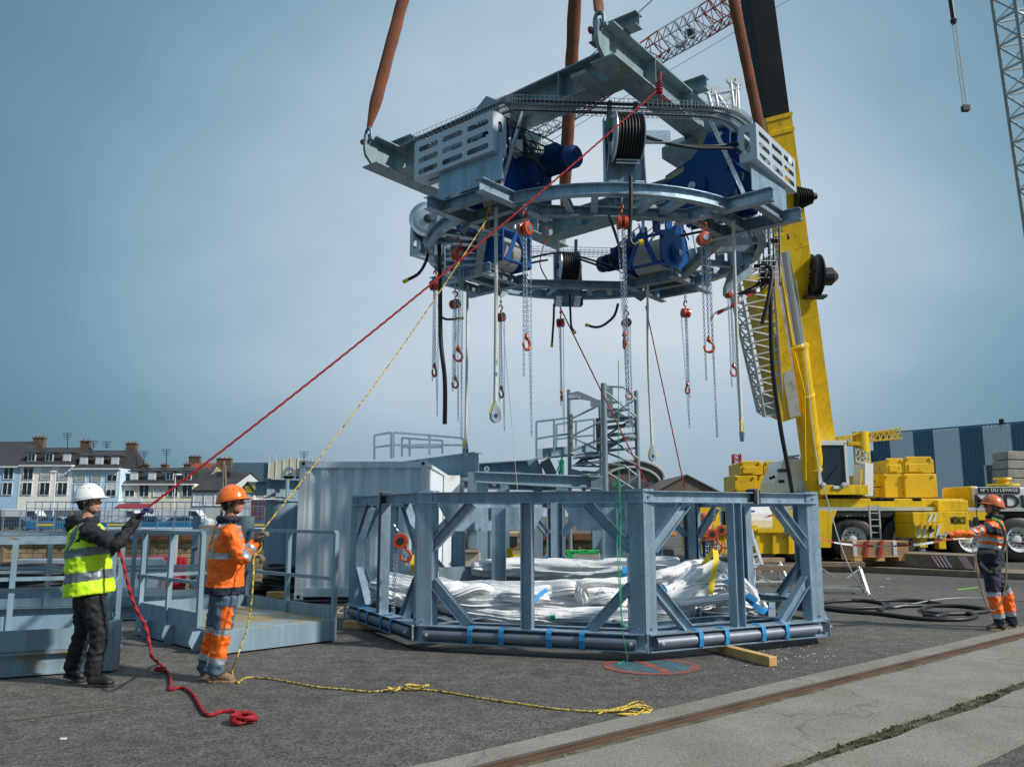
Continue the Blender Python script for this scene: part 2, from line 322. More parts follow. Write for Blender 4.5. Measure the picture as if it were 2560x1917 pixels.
# rail track and concrete slabs, all parallel
ua = V((.7638, .6454, 0)); na = V((.6454, -.7638, 0)); A0 = V((-.15, 5.49, 0))
def strip(o0, o1, z, zb=None, s0=-9, s1=40, seg=60, jit=.0, seed=0, b=None):
    r_ = random.Random(seed); b = b or MB(); vs = []; fs = []
    for i in range(seg+1):
        s_ = s0+(s1-s0)*i/seg; p0 = A0+ua*s_+na*(o0+r_.uniform(-jit, jit)); p1 = A0+ua*s_+na*(o1+r_.uniform(-jit, jit))
        vs += [(p0.x, p0.y, z), (p1.x, p1.y, z), (p0.x, p0.y, zb or 0), (p1.x, p1.y, zb or 0)]
        if i: a = 4*(i-1); fs += [(a, a+1, a+5, a+4), (a+2, a, a+4, a+6), (a+1, a+3, a+7, a+5)]
    return b.add(vs, fs)
def crackmat():
    m = mat('slab_concrete', (.215, .203, .178), .88, 0, .2, 1.3, .4, 45, col2=(.17, .155, .125), m2=(1.1, .50, .74)); t = m.node_tree; bs = t.nodes['Principled BSDF']; n = t.nodes.new; l = t.links.new
    co = [x for x in t.nodes if x.type == 'TEX_COORD'][0]; wv = n('ShaderNodeTexNoise'); wv.inputs['Scale'].default_value = 2.5; l(co.outputs['Object'], wv.inputs[0])
    ad = n('ShaderNodeMixRGB'); ad.blend_type = 'ADD'; ad.inputs[0].default_value = .45; l(co.outputs['Object'], ad.inputs[1]); l(wv.outputs['Color'], ad.inputs[2])
    vo = n('ShaderNodeTexVoronoi'); vo.feature = 'DISTANCE_TO_EDGE'; vo.inputs['Scale'].default_value = .38; l(ad.outputs[0], vo.inputs['Vector'])
    q = n('ShaderNodeMapRange'); l(vo.outputs[0], q.inputs[0]); q.inputs[1].default_value = .0; q.inputs[2].default_value = .005; q.inputs[3].default_value = .62; q.inputs[4].default_value = 1
    src = bs.inputs['Base Color'].links[0].from_socket; y = n('ShaderNodeMixRGB'); y.blend_type = 'MULTIPLY'; y.inputs[0].default_value = 1; l(src, y.inputs[1]); l(q.outputs[0], y.inputs[2])
    sk = n('ShaderNodeTexVoronoi'); sk.inputs['Scale'].default_value = 85; l(co.outputs['Object'], sk.inputs['Vector']); s2 = n('ShaderNodeSeparateColor'); l(sk.outputs['Color'], s2.inputs[0])
    q2 = n('ShaderNodeMapRange'); l(s2.outputs[0], q2.inputs[0]); q2.inputs[3].default_value = .8; q2.inputs[4].default_value = 1.2
    z = n('ShaderNodeMixRGB'); z.blend_type = 'MULTIPLY'; z.inputs[0].default_value = 1; l(y.outputs[0], z.inputs[1]); l(q2.outputs[0], z.inputs[2]); l(z.outputs[0], bs.inputs['Base Color']); return m
SLAB = crackmat()
DIRT = mat('track_dirt', (.13, .11, .08), .95, 0, .35, 9, .6, 60, col2=(.05, .065, .02), m2=(3.5, .48, .6))
MOSS = mat('moss', (.040, .045, .014), .95, 0, .5, 7, .9, 60, col2=(.13, .115, .085), m2=(2.2, .46, .60))
tag(strip(-.29, -.005, .012, jit=.012, seed=1).build('kerb_strip', SLAB), kind='structure')
tag(strip(.10, .235, .006, jit=.0, seed=2).build('track_groove', DIRT), kind='structure')
tag(strip(.232, 1.19, .034, .0, jit=.02, seed=3, seg=130).build('concrete_slab', SLAB), kind='structure')
ms_ = strip(1.18, 1.40, .009, seed=4); tag(ms_.build('moss_joint', MOSS), kind='structure')
rr = random.Random(21); b = MB()
for i in range(420):
    s_ = rr.uniform(-1.5, 14); s_ = s_ if noise.noise(V((s_*1.3, 0, 0))) > -.15 else rr.uniform(2, 5); p = A0+ua*s_+na*(rr.choice((rr.uniform(1.19, 1.24), rr.uniform(1.29, 1.34), rr.uniform(1.2, 1.33)))); r = rr.uniform(.008, .028)
    for k in range(3): a = rr.uniform(0, 6.3); b.add([p+V((0, 0, .008)), p+V((r*math.cos(a), r*math.sin(a), .012+r*.5)), p+V((r*.8*math.cos(a+.7), r*.8*math.sin(a+.7), .014+r*.7))], [(0, 1, 2)])
tag(b.build('moss_tufts', mat('moss_green', (.05, .075, .012), .95, 0, .4, 12)), kind='stuff')
tag(strip(1.335, 1.97, .024, .0, jit=.03, seed=5, seg=110).build('concrete_slab', SLAB), kind='structure')
rl = thing('crane_rail', 'rusty steel crane rail with a flangeway sunk in the concrete', 'rail', tuple(A0))
strip(.0, .045, .030, 0, seg=4).build('rail_head', mat('rail_steel', (.15, .10, .075), .45, .5, .3, 3, .1, 40), rl)
strip(.045, .075, .010, 0, seg=4).build('flangeway', mat('flangeway_brown', (.035, .026, .02), .8, .2, .3, 3), rl)  # flangeway strip in a darker brown than the rail head and guard rail
strip(.075, .102, .024, 0, seg=4).build('guard_rail', mat('guard_rust', (.12, .062, .035), .8, .2, .3, 3, .1, 40), rl)
# small stones in the joint, white chips on the asphalt
rr = random.Random(11); b = MB()
for i in range(110):
    s_ = rr.uniform(-1, 12); o_ = rr.choice((rr.uniform(1.2, 1.38), rr.uniform(.11, .22))); p = A0+ua*s_+na*o_; r = rr.uniform(.004, .017)
    b.ell((p.x, p.y, .012), r, r*rr.uniform(.6, 1.2), r*.6, 5, 4)
tag(b.build('joint_gravel', mat('gravel', (.16, .145, .12), .9, 0, .3, 9)), kind='stuff')
b = MB()
for i in range(150):
    c = rr.choice(((2.9, 9.3), (2.9, 9.7), (3.2, 10.2))); p = V((rr.gauss(c[0], .35), rr.gauss(c[1], .35), .006)); r = rr.uniform(.004, .011)
    b.ell(p, r, r, r*.5, 4, 3)
tag(b.build('debris_chips', WHT), kind='stuff')
for q, sz in (((158, 1848), .022), ((2205, 1467), .05), ((2220, 1447), .04)):
    p = gp(*q); tag(MB().box(p.x-sz, p.y-sz*.6, .001, p.x+sz, p.y+sz*.6, .012).build('paper_scrap', WHT, bev=.003), {158: 'small white scrap lying alone on the near asphalt', 2205: 'small white scrap on the asphalt right of the saw horses', 2220: 'tiny white scrap on asphalt towards the timber mats'}[q[0]], 'litter')
# no-parking roundel painted on the asphalt
def worn(name, c):
    m = mat(name, c, .8, 0, .25, 6, .2, 60, col2=(.07, .07, .066), m2=(9, .44, .64)); return m
c0 = V((1.45, 9.0, 0)); t = thing('painted_sign', 'worn round no-parking sign painted red and blue on the asphalt', 'road marking', tuple(c0)); NS = 48
P = lambda r, a, z: (c0.x+r*math.cos(a), c0.y+r*math.sin(a)*.98, z)
b = MB(); vs = []; fs = []
for i in range(NS):
    a = 2*math.pi*i/NS; vs += [P(.405, a, .005), P(.505, a, .005)]; j = (i+1) % NS; fs.append((2*i, 2*i+1, 2*j+1, 2*j))
b.add(vs, fs).build('red_ring', worn('worn_red', (.30, .075, .05)), t)
b = MB(); b.add([P(.404, 2*math.pi*i/NS, .004) for i in range(NS)], [tuple(range(NS))]).build('blue_disc', worn('worn_blue', (.035, .13, .18)), t)
d = V((-.30, 1, 0)).normalized(); s_ = V((1, .3, 0)).normalized()
b = MB(); b.add([tuple(c0+d*y+s_*x+V((0, 0, .0065))) for x, y in ((-.055, -.4), (.055, -.4), (.055, .4), (-.055, .4))], [(0, 1, 2, 3)]).build('red_bar', worn('worn_red', ()), t)
a, c = gp(15, 1800, .004), gp(330, 1762, .004); d = (c-a).normalized()*0+V((0, .035, 0)); tag(MB().add([a-d, c-d, c+d, a+d], [(0, 1, 2, 3)]).build('painted_line', mat('worn_yellow_line', (.135, .12, .08), .85, 0, .3, 6, .2, 60, col2=(.085, .082, .076), m2=(7, .42, .6))), 'faint worn yellow line painted on the asphalt in front of the man in the vest', 'road marking')
# ================================================================ far left: houses across the dock
SLATE = mat('slate_roof', (.035, .038, .042), .6, 0, .25, .8, .3, 6); WINF = mat('window_frame_white', (.7, .72, .74), .5)
BRICKC = mat('chimney_brick', (.13, .085, .06), .9, 0, .3, 2); POT = mat('clay_pot', (.24, .09, .05), .8)
SHUT = mat('roller_shutter', (.62, .65, .68), .5)
def window(par, x, z, w_, h_, Y, kind, rail=False, ux=V((1, 0, 0))):
    f = MB(); k = .07
    O = lambda a, z_, y: (x+a*ux.x, Y+a*ux.y+y, z_)
    def pl(b, x0, z0, x1, z1, y0, y1): b.plate([V(O(x0, z0, (y0+y1)/2)), V(O(x1, z0, (y0+y1)/2)), V(O(x1, z1, (y0+y1)/2)), V(O(x0, z1, (y0+y1)/2))], abs(y1-y0), (ux.y, -ux.x, 0)); return b
    w2 = w_/2
    pl(f, -w2-k, z-k, w2+k, z, -.10, -.02); pl(f, -w2-k, z+h_, w2+k, z+h_+k, -.10, -.02); pl(f, -w2-k, z, -w2, z+h_, -.10, -.02); pl(f, w2, z, w2+k, z+h_, -.10, -.02)
    if kind != 'shut': pl(f, -.04, z, .04, z+h_, -.07, -.03)
    o = f.build('window', WINF, par)
    g = MB(); pl(g, -w2, z, w2, z+h_, -.03, -.01); g.build('pane', SHUT if kind == 'shut' else GLASS, o)
    if kind == 'half': g = MB(); pl(g, -w2, z+h_*.5, w2, z+h_, -.06, -.035); g.build('shutter', SHUT, o)
    if rail:
        g = MB(); [pl(g, -w2, z+.1+i*.22, w2, z+.14+i*.22, -.16, -.13) for i in range(3)]; g.build('railing', DARK, o)
def chimney(par, x, y, z, w_=1.0, h_=1.6, pots=3):
    h_ *= .62; w_ *= 1.15
    b = MB(); b.box(x-w_/2, y-.4, z, x+w_/2, y+.4, z+h_); b.box(x-w_/2-.08, y-.48, z+h_, x+w_/2+.08, y+.48, z+h_+.15); o = b.build('chimney', BRICKC, par)
    b = MB(); [b.cyl((x-w_/2+w_*(i+.5)/pots, y, z+h_+.15), (x-w_/2+w_*(i+.5)/pots, y, z+h_+.42), .12, .10, 8) for i in range(pots)]; b.build('chimney_pot', POT, o)
def dormer(par, x, Y, z, kind):
    b = MB(); b.box(x-.58, Y+.5, z, x+.58, Y+2.6, z+1.25); o = b.build('dormer', SLATE, par)
    b = MB(); b.plate([(x-.8, Y+.25, z+1.25), (x+.8, Y+.25, z+1.25), (x+.45, Y+1.2, z+1.6), (x-.45, Y+1.2, z+1.6)], .1); b.plate([(x-.8, Y+.25, z+1.24), (x+.8, Y+.25, z+1.24), (x+.7, Y+2.6, z+1.4), (x-.7, Y+2.6, z+1.4)], .1); b.build('dormer_roof', SLATE, o)
    w_, h_ = .86, 1.05; b = MB(); b.box(x-w_/2-.1, Y+.4, z+.06, x+w_/2+.1, Y+.5, z+.14+h_); b.build('window_frame', WINF, o)
    b = MB(); b.box(x-w_/2, Y+.37, z+.14, x-.05, Y+.4, z+h_); b.box(x+.05, Y+.37, z+.14, x+w_/2, Y+.4, z+h_); b.build('pane', GLASS if kind == 'open' else SHUT, o)
def house(label, x0, x1, Y, eav, ridge, wallm, floors, cols, dorm=None, depth=9, roofm=None, trim=True, chim=(), kinds=None, rails=False, fz=2.9):
    t = thing('town_house', label, 'house', ((x0+x1)/2, Y, 0)); W_ = x1-x0
    MB().box(x0, Y, 0, x1, Y+depth, eav).build('wall', wallm, t)
    b = MB(); ym = Y+depth/2; e = .35
    b.add([(x0, Y-e, eav-.1), (x1, Y-e, eav-.1), (x1, ym, ridge), (x0, ym, ridge), (x0, Y+depth+e, eav-.1), (x1, Y+depth+e, eav-.1)], [(0, 1, 2, 3), (3, 2, 5, 4), (0, 3, 4), (1, 5, 2), (0, 4, 5, 1)])
    rf = b.build('roof', roofm or SLATE, t)
    for c in chim: chimney(rf, c[0], ym, ridge-.5, *(c[1:]))
    if trim: MB().box(x0, Y-.5, eav-.32, x1, Y-.02, eav-.12).build('gutter', WINF, t)
    rr = random.Random(int(x0*7)); k = 0
    for z in floors:
        for i in range(cols):
            x = x0+W_*(i+.5)/cols; kd = kinds[k % len(kinds)] if kinds else 'open'; k += 1
            window(t, x, z, 1.25, 1.55, Y, kd, rails)
    for i in range(dorm or 0): dormer(t, x0+W_*(i+.5)/dorm, Y, eav+.35, kinds[(i*2) % len(kinds)] if kinds else 'open')
    MB().box(x0+.02, Y-.06, 0, x1-.02, Y-.01, 2.3).build('shop_front', mat('shop_dark', (.12, .13, .14), .4, 0, .4, .4), t)
    return t
def X(px, Y): return at(px, 1250, Y).x
HY = 112.0
def Zh(py, Y=HY, px=200): return at(px, py, Y).z
house('pale blue terraced house at the left edge with a low dark roof', X(-160, HY), X(41, HY), HY, Zh(1163), Zh(1133)+2, mat('wall_blue', (.42, .62, .84), .8), (Zh(1236), Zh(1197)), 4, None, kinds=['shut', 'open'])
house('tall white terraced house with three dormers and open dark windows', X(43, HY), X(176, HY), HY, Zh(1160), Zh(1112), mat('wall_white', (.90, .89, .84), .8), (Zh(1236), Zh(1198)), 3, 3, kinds=['open', 'open', 'open', 'open', 'shut', 'shut'], chim=((X(38, HY), 1.3, 2.9), (X(160, HY), 1.0, 2.1, 2)), rails=True)
house('light blue terraced house with three dormers and closed white shutters', X(177, HY), X(296, HY), HY, Zh(1168), Zh(1119), mat('wall_light_blue', (.55, .72, .88), .8), (Zh(1239), Zh(1202)), 3, 3, kinds=['shut', 'shut', 'half'], chim=((X(282, HY), 1.2, 2.2),), rails=True)
t = house('low cream house with four small dormers and a red shop awning', X(296, HY), X(478, HY), HY+1, Zh(1206), Zh(1163), mat('wall_cream', (.82, .77, .60), .8), (Zh(1240),), 5, 4, kinds=['half', 'open', 'shut', 'open', 'open'], chim=((X(312, HY), .8, 1.3, 2), (X(364, HY), .7, 1.3, 2), (X(425, HY), .8, 1.4, 2)))
MB().plate([(X(300, HY), HY-.1, 3.1), (X(378, HY), HY-.1, 3.1), (X(378, HY), HY-1.5, 2.5), (X(300, HY), HY-1.5, 2.5)], .05).build('awning', mat('awning_red', (.25, .02, .03), .7), t)
b = MB(); b.box(X(309, HY), HY+.8, 3.4, X(347, HY), HY+.95, 4.0); b.build('shop_sign', WINF, t)
# gable house with red roof
def gable(label, x0, x1, Y, eav, ridge, wallm, roofm, depth=12, name='gabled_house', wins=(), chim=(), rid='y'):
    t = thing(name, label, 'house', ((x0+x1)/2, Y, 0)); xm = (x0+x1)/2
    b = MB(); b.add([(x0, Y, 0), (x1, Y, 0), (x1, Y, eav), (xm, Y, ridge), (x0, Y, eav), (x0, Y+depth, 0), (x1, Y+depth, 0), (x1, Y+depth, eav), (xm, Y+depth, ridge), (x0, Y+depth, eav)], [(0, 1, 2, 3, 4), (9, 8, 7, 6, 5), (0, 4, 9, 5), (1, 6, 7, 2)]); b.build('wall', wallm, t)
    b = MB(); e = .3; s_ = (ridge-eav)/(xm-x0)
    for sg, xa in ((-1, x0), (1, x1)): b.plate([(xa+sg*e, Y-e, eav-e*s_+.12), (xm, Y-e, ridge+.12), (xm, Y+depth, ridge+.12), (xa+sg*e, Y+depth, eav-e*s_+.12)], .16)
    rf = b.build('roof', roofm, t)
    for c in chim: chimney(rf, c[0], Y+depth*c[3] if len(c) > 3 else Y+2, c[1], c[2], 2.0)
    for x, z, w_, h_ in wins: window(t, x, z, w_, h_, Y, 'open')
    return t
def sidehouse(label, xa, xb, xg, Y, eav, ridge, wallm, roofm, name='gabled_house', wins=()):
    """house whose long roof slope faces us from xa to xb and whose gable end is turned towards xg"""
    t = thing(name, label, 'house', ((xa+xb)/2, Y, 0)); g = (xg-xb); D = g*1.6
    p = [V((xa, Y, 0)), V((xb, Y, 0)), V((xg, Y+D, 0)), V((xa+g, Y+D, 0))]; up = V((0, 0, eav)); rg = V((0, 0, ridge))
    m0, m1 = (p[0]+p[3])/2, (p[1]+p[2])/2
    b = MB(); b.add([*p, *(q+up for q in p), m0+rg, m1+rg], [(0, 1, 5, 4), (2, 3, 7, 6), (1, 2, 6, 9, 5), (0, 4, 8, 7, 3)]); b.build('wall', wallm, t)
    b = MB(); o = V((0, -.3, -.15)); b.plate([p[0]+up+o, p[1]+up+o, m1+rg+V((.2, 0, .1)), m0+rg+V((0, 0, .1))], .18); b.plate([p[3]+up-o, p[2]+up-o+V((.2, 0, -.3)), m1+rg+V((.2, 0, .1)), m0+rg+V((0, 0, .1))], .18); b.build('roof', roofm, t)
    for x, z in wins: window(t, x, z, 1.3, 1.4, Y, 'shut')
    return t
RTILE = mat('red_tiles', (.23, .055, .035), .8, 0, .25, .8, .3, 5); TAN = mat('wall_tan', (.33, .27, .18), .9, 0, .2, .5)
t = sidehouse('tan house with a red tiled roof behind the dark roofed house', X(440, 135), X(492, 135), X(545, 135), 135, Zh(1195, 135), Zh(1157, 135), TAN, RTILE)
chimney(t, X(470, 138), 140, Zh(1168, 135), 1.6, 3.2); chimney(t, X(530, 138), 143, Zh(1170, 135), 2.2, 3.2)
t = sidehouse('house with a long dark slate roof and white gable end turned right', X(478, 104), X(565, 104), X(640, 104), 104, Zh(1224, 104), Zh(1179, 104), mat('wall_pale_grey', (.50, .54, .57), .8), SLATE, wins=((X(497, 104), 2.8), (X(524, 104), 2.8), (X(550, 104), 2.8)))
b = MB(); [b.plate([(X(q, 104), 105.6, 6.9), (X(q+12, 104), 105.6, 6.9), (X(q+15, 104), 106.5, 7.9), (X(q+3, 104), 106.5, 7.9)], .05) for q in (505, 538, 560)]; b.build('skylight', GLASS, t)
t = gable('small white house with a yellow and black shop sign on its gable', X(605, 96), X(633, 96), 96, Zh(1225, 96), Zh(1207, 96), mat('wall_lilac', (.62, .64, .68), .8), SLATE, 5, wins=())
b = MB(); b.box(X(607, 96), 95.8, Zh(1227, 96), X(632, 96), 95.95, Zh(1220, 96)); o = b.build('shop_sign', mat('sign_black', (.02, .02, .015), .5), t)
text_mesh('PATISSERIE', 1.0, (X(619.5, 96), 95.78, Zh(1223.5, 96)), (1, 0, 0), (0, 0, 1), .01, 'lettering', mat('sign_yellow', (.75, .62, .03), .5), o, fit=2.6)
for q in (614, 619, 624): window(t, X(q, 96), Zh(1244, 96), .25, .9, 96, 'shut')
MB().box(X(634, 97), 97, 0, X(668, 97), 103, Zh(1226, 97)).build('side_wall', mat('wall_white', ()), t)
MB().plate([(X(630, 96), 96.6, Zh(1226, 96)), (X(668, 96), 96.6, Zh(1226, 96)), (X(668, 96), 99.6, Zh(1207, 99)), (X(618, 96), 99.6, Zh(1207, 99))], .15).build('side_roof', SLATE, t)
# hangar
t = thing('warehouse', 'big warehouse with blue glazed side and white ribbed gable end', 'warehouse', (X(680, 150), 150, 0)); Yh = 150
MB().box(X(555, Yh), Yh, 0, X(668, Yh), Yh+30, Zh(1156, Yh)).build('side_wall', mat('blue_cladding', (.13, .21, .28), .4, .2, .2, .15), t)
b = MB(); x0, x1, xm = X(668, Yh), X(862, Yh), X(745, Yh); b.plate([(x0, Yh-.1, 0), (x1, Yh-.1, 0), (x1, Yh-.1, Zh(1170, Yh)), (xm, Yh-.1, Zh(1145, Yh)), (x0, Yh-.1, Zh(1156, Yh))], .3); b.build('gable_wall', mat('cream_cladding', (.62, .60, .50), .6), t)
b = MB(); [b.box(x0+i*1.3, Yh-.35, 0, x0+i*1.3+.12, Yh-.25, 12.4) for i in range(13)]; b.build('cladding_rib', mat('cream_cladding', ()), t)
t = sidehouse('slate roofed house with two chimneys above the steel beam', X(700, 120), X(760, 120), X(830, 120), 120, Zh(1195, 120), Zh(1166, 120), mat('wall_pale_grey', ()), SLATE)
chimney(t, X(802, 122), 124, Zh(1176, 120), 1.2, 1.9); chimney(t, X(828, 122), 126, Zh(1176, 120), 1.2, 2.0)
# antennas, lamp posts, poles
def aerial(px, pb, pt, Y, label):
    a, c = at(px, pb, Y), at(px, pt, Y); b = MB(); b.cyl(a, c, .07, .05, 6)
    for k in range(4): z = c.z-.25*k; b.bar((c.x-.7+.1*k, Y, z), (c.x+.7-.1*k, Y, z), .06)
    tag(b.build('roof_aerial', DARK), label, 'aerial')
aerial(169, 1130, 1083, HY+4, 'tallest roof aerial rising over the white and blue terrace'); aerial(234, 1120, 1102, HY+4, 'roof aerial above the light blue house, nearer its left chimney')
aerial(267, 1120, 1104, HY+4, 'roof aerial beside the right chimney of the light blue house'); aerial(360, 1165, 1128, HY+4, 'roof aerial over the middle of the low cream house')
aerial(416, 1165, 1123, HY+4, 'roof aerial over the right end of the low cream house'); aerial(760, 1160, 1130, 122, 'roof aerial beside the white warehouse gable')
def lamp(px, pb, pt, Y, label, arm=-1):
    a, c = at(px, pb, Y), at(px+3, pt, Y); t = thing('street_lamp', label, 'street lamp', (a.x, Y, 0)); MB().cyl((a.x, Y, 0), c, .09, .05, 8).build('pole', WHT, t)
    MB().ell((c.x+arm*.3, Y, c.z), .5, .2, .12, 8, 6).build('lamp_head', WHT, t)
lamp(136, 1255, 1179, 100, 'pale street lamp in front of the tall white house'); lamp(436, 1250, 1186, 100, 'street lamp at the right end of the low cream house', 1)
t = thing('wooden_pole', 'a-shaped wooden utility pole in front of the dark slate roof', 'pole', (X(560, 100), 100, 0)); b = MB()
b.cyl((X(556, 100), 100, 0), at(560, 1152, 100), .18, .13, 8); b.cyl((X(572, 100), 100, 0), at(562, 1160, 100), .18, .13, 8); b.build('post', WOODO, t)
b = MB(); a, c = at(548, 1168, 100), at(572, 1168, 100); b.bar(a, c, .15); b.build('cross_arm', WOODO, t)
# parked cars and vans
CARM = [mat('car_white', (.66, .68, .70), .25, 0, .03, coat=.6), mat('car_navy', (.02, .035, .08), .25, 0, .03, coat=.6), mat('car_silver', (.34, .36, .38), .25, .5, .03, coat=.6), mat('car_red', (.30, .02, .03), .25, 0, .03, coat=.6), mat('car_black', (.02, .02, .022), .25, 0, .03, coat=.6)]
def car(px, Y, k, van, label, flip=1):
    x = X(px, Y); t = local('parked_van' if van else 'parked_car', label, 'van' if van else 'car', 'vehicles parked across the dock'); t['_local'] = 1
    P = [(-2.15, .35), (2.15, .35), (2.2, .75), (2.0, .95), (1.25, 1.02), (.65, 1.45), (-1.1, 1.48), (-1.9, 1.1), (-2.2, 1.0)] if not van else [(-2.6, .35), (2.6, .35), (2.65, .95), (2.35, 1.2), (1.75, 1.35), (1.1, 2.2), (-2.5, 2.3), (-2.65, 2.1)]
    MB().plate([(a, 0, z) for a, z in P], 1.72, (0, 1, 0)).build('body', CARM[k], t, bev=.06)
    G = [(1.05, 1.05), (.6, 1.38), (-1.0, 1.41), (-1.6, 1.08)] if not van else [(1.6, 1.38), (1.05, 2.05), (.3, 2.05), (.3, 1.38)]
    MB().plate([(a, 0, z) for a, z in G], 1.76, (0, 1, 0)).build('side_window', GLASS, t)
    for xx in (-1.35, 1.35):
        o = MB().lathe((xx, -.9, .33), (0, 1, 0), [(0, .2), (0, .33), (.22, .33), (.22, .2)], 14).build('wheel', BLACK, t); MB().lathe((xx, -.92, .33), (0, 1, 0), [(0, .02), (0, .19), (.05, .2)], 12).build('rim', CARM[2], o)
    b = MB(); b.box(2.12 if not van else 2.58, -.8, .62, 2.24 if not van else 2.68, -.5, .8); b.build('headlight', WINF, t)
    t.location = (x, Y, 0); t.rotation_euler = (0, 0, 0 if flip > 0 else math.pi)
car(-20, 88, 1, 0, 'dark navy car at the left edge behind the mesh fence'); car(48, 84, 1, 0, 'navy estate car parked second from the left edge', 1); car(75, 96, 0, 1, 'white van parked below the tall white house')
car(150, 84, 2, 0, 'silver car behind the blue gangway, left of the man in the white helmet'); car(120, 94, 3, 0, 'dark red car parked behind the silver car near the white house')
car(320, 96, 0, 1, 'white van in front of the cream house awning'); car(385, 88, 4, 0, 'black car just right of the pulling glove'); car(420, 98, 0, 1, 'white van under the right half of the cream house'); car(475, 96, 0, 1, 'white van beside the pale grey house')
car(455, 86, 2, 0, 'silver car left of the man in orange', -1); car(750, 84, 0, 0, 'white car seen between the rusty pipe column and the container')
# banners/signs there
t = thing('banner', 'white banner with red writing hung on the dock fence', 'banner', (X(716, 73), 73, 0)); MB().plate([at(702, 1247, 73), at(731, 1247, 73), at(730, 1290, 73), at(703, 1290, 73)], .04).build('cloth', mat('banner_white', (.65, .6, .62), .7), t)
for i, s_ in enumerate('BATEAU'): text_mesh(s_, .42, at(722, 1252+i*6.3, 72.96), (1, 0, 0), (0, 0, 1), .005, 'lettering', REDP, t)
t = thing('billboard', 'small billboard with an orange and white picture beside the container', 'sign', (X(752, 80), 80, 0)); MB().plate([at(733, 1243, 80), at(768, 1243, 80), at(768, 1256, 80), at(733, 1256, 80)], .1).build('panel', mat('billboard', (.5, .2, .08), .6, 0, .6, 2.5, col2=(.6, .6, .6), m2=(2, .5, .55)), t); MB().cyl((X(735, 80), 80, 0), at(735, 1250, 80), .08, .08, 6).build('post', DARK, t)
MB_ = MB(); MB_.box(X(628, 90), 90, 0, X(700, 90), 93, Zh(1249, 90)); tag(MB_.build('site_hut', mat('hut_red', (.13, .04, .04), .8, 0, .4, .5)), 'dull red hut behind the mesh fence, right of the man in orange', 'hut')
# mesh fence along the far quay
def fence(px0, px1, Y, pz0, pz1, label, n):
    t = thing('mesh_fence', label, 'fence', (X((px0+px1)/2, Y), Y, 0)); x0, x1 = X(px0, Y), X(px1, Y); W_ = (x1-x0)/n; m = mat('fence_wire', (.42, .48, .54), .4, .6)
    for i in range(n):
        a = x0+i*W_+.06; c = a+W_-.12; b = MB(); [b.bar(p, q, .05) for p, q in (((a, Y, pz0), (a, Y, pz1)), ((c, Y, pz0), (c, Y, pz1)), ((a, Y, pz1), (c, Y, pz1)), ((a, Y, pz0+.1), (c, Y, pz0+.1)))]
        o = b.build('panel_frame', m, t); b = MB(); k = int(W_/.22)
        [b.bar((a+(c-a)*j/k, Y, pz0+.1), (a+(c-a)*j/k, Y, pz1), .012) for j in range(1, k)]; [b.bar((a, Y, pz0+.1+(pz1-pz0-.1)*j/5), (c, Y, pz0+.1+(pz1-pz0-.1)*j/5), .012) for j in range(1, 5)]; b.build('wire_mesh', m, o)
        MB().box(a-.2, Y-.2, 0, a+.05, Y+.2, .14).build('foot_block', mat('foot_orange', (.55, .12, .03), .7), t)
fence(-30, 225, 74.6, .1, 2.0, 'wire mesh fence panels on the far quay at the left edge', 6); fence(232, 480, 74.6, .1, 2.0, 'wire mesh fence panels on the far quay between the two rope pullers', 6); fence(590, 775, 74.6, .1, 2.4, 'wire mesh fence panels on the far quay right of the man in orange', 5)
# blue gangway lying along the far quay
BLG = mat('gangway_blue', (.01, .15, .33), .45, 0, .2, 1)
def gangway(px0, px1, Y, label):
    x0, x1 = X(px0, Y), X(px1, Y); t = thing('gangway', label, 'gangway', ((x0+x1)/2, Y, 0)); MB().box(x0, Y, .35, x1, Y+1.4, .95).build('deck', BLG, t)
    MB().box(x0+1, Y-.03, .62, x0+2.6, Y-.005, .8).build('yellow_plate', YSTR, t)
    for z in (1.5, 2.2, 2.8):
        [MB().bar((x0, Y+s_, z), (x1, Y+s_, z), .055).build('handrail', BLG, t) for s_ in (0, 1.4)]
    n = int((x1-x0)/1.3); [MB().bar((x0+(x1-x0)*i/n, Y+s_, .9), (x0+(x1-x0)*i/n, Y+s_, 2.8), .045).build('upright', BLG, t) for i in range(n+1) for s_ in (0, 1.4)]
    [MB().bar((x0+(x1-x0)*i/n, Y, .95), (x0+(x1-x0)*(i+1)/n, Y, 1.5), .05).build('brace', BLG, t) for i in range(n)]
gangway(68, 222, 77, 'bright blue gangway behind the man in the white helmet, nearest the left edge'); gangway(246, 500, 78, 'long bright blue gangway on the far quay between the two rope pullers'); gangway(602, 690, 77, 'short end of blue gangway right of the man in orange')
MB_ = MB(); MB_.cyl((X(240, 76), 76, .35), (X(700, 76), 76, .3), .18, .18, 10); tag(MB_.build('pipe', GALVB), 'long pale pipe lying along the far quay edge', 'pipe')
# ================================================================ near left: platforms
def rail_run(par, pts, zt=1.1, mid=(.55,), z0=0, post=.055, toe=.16):
    pts = [V(p) for p in pts]
    for i in range(len(pts)-1):
        a, c = pts[i], pts[i+1]; n = max(1, round((c-a).length/1.15)); U = V((0, 0, 1))
        b = MB(); b.bar(a+U*zt, c+U*zt, post, post*.8); b.build('top_rail', PAINTB, par)
        for m_ in mid: MB().bar(a+U*m_, c+U*m_, post*.6, post*.8).build('mid_rail', PAINTB, par)
        if toe: MB().bar(a+U*(toe/2), c+U*(toe/2), .012, toe).build('toe_board', PAINTB, par)
        for j in range(n+(i == len(pts)-2)):
            p = a.lerp(c, j/n); MB().bar(p, p+U*(zt-.005), post, post, (c-a)).build('post', PAINTB, par)
N0 = V((-3.30, 9.68, 0)); e1 = V((-.707, .707, 0)); e2 = V((.707, .707, 0)); L1, L2 = 2.3, 1.5
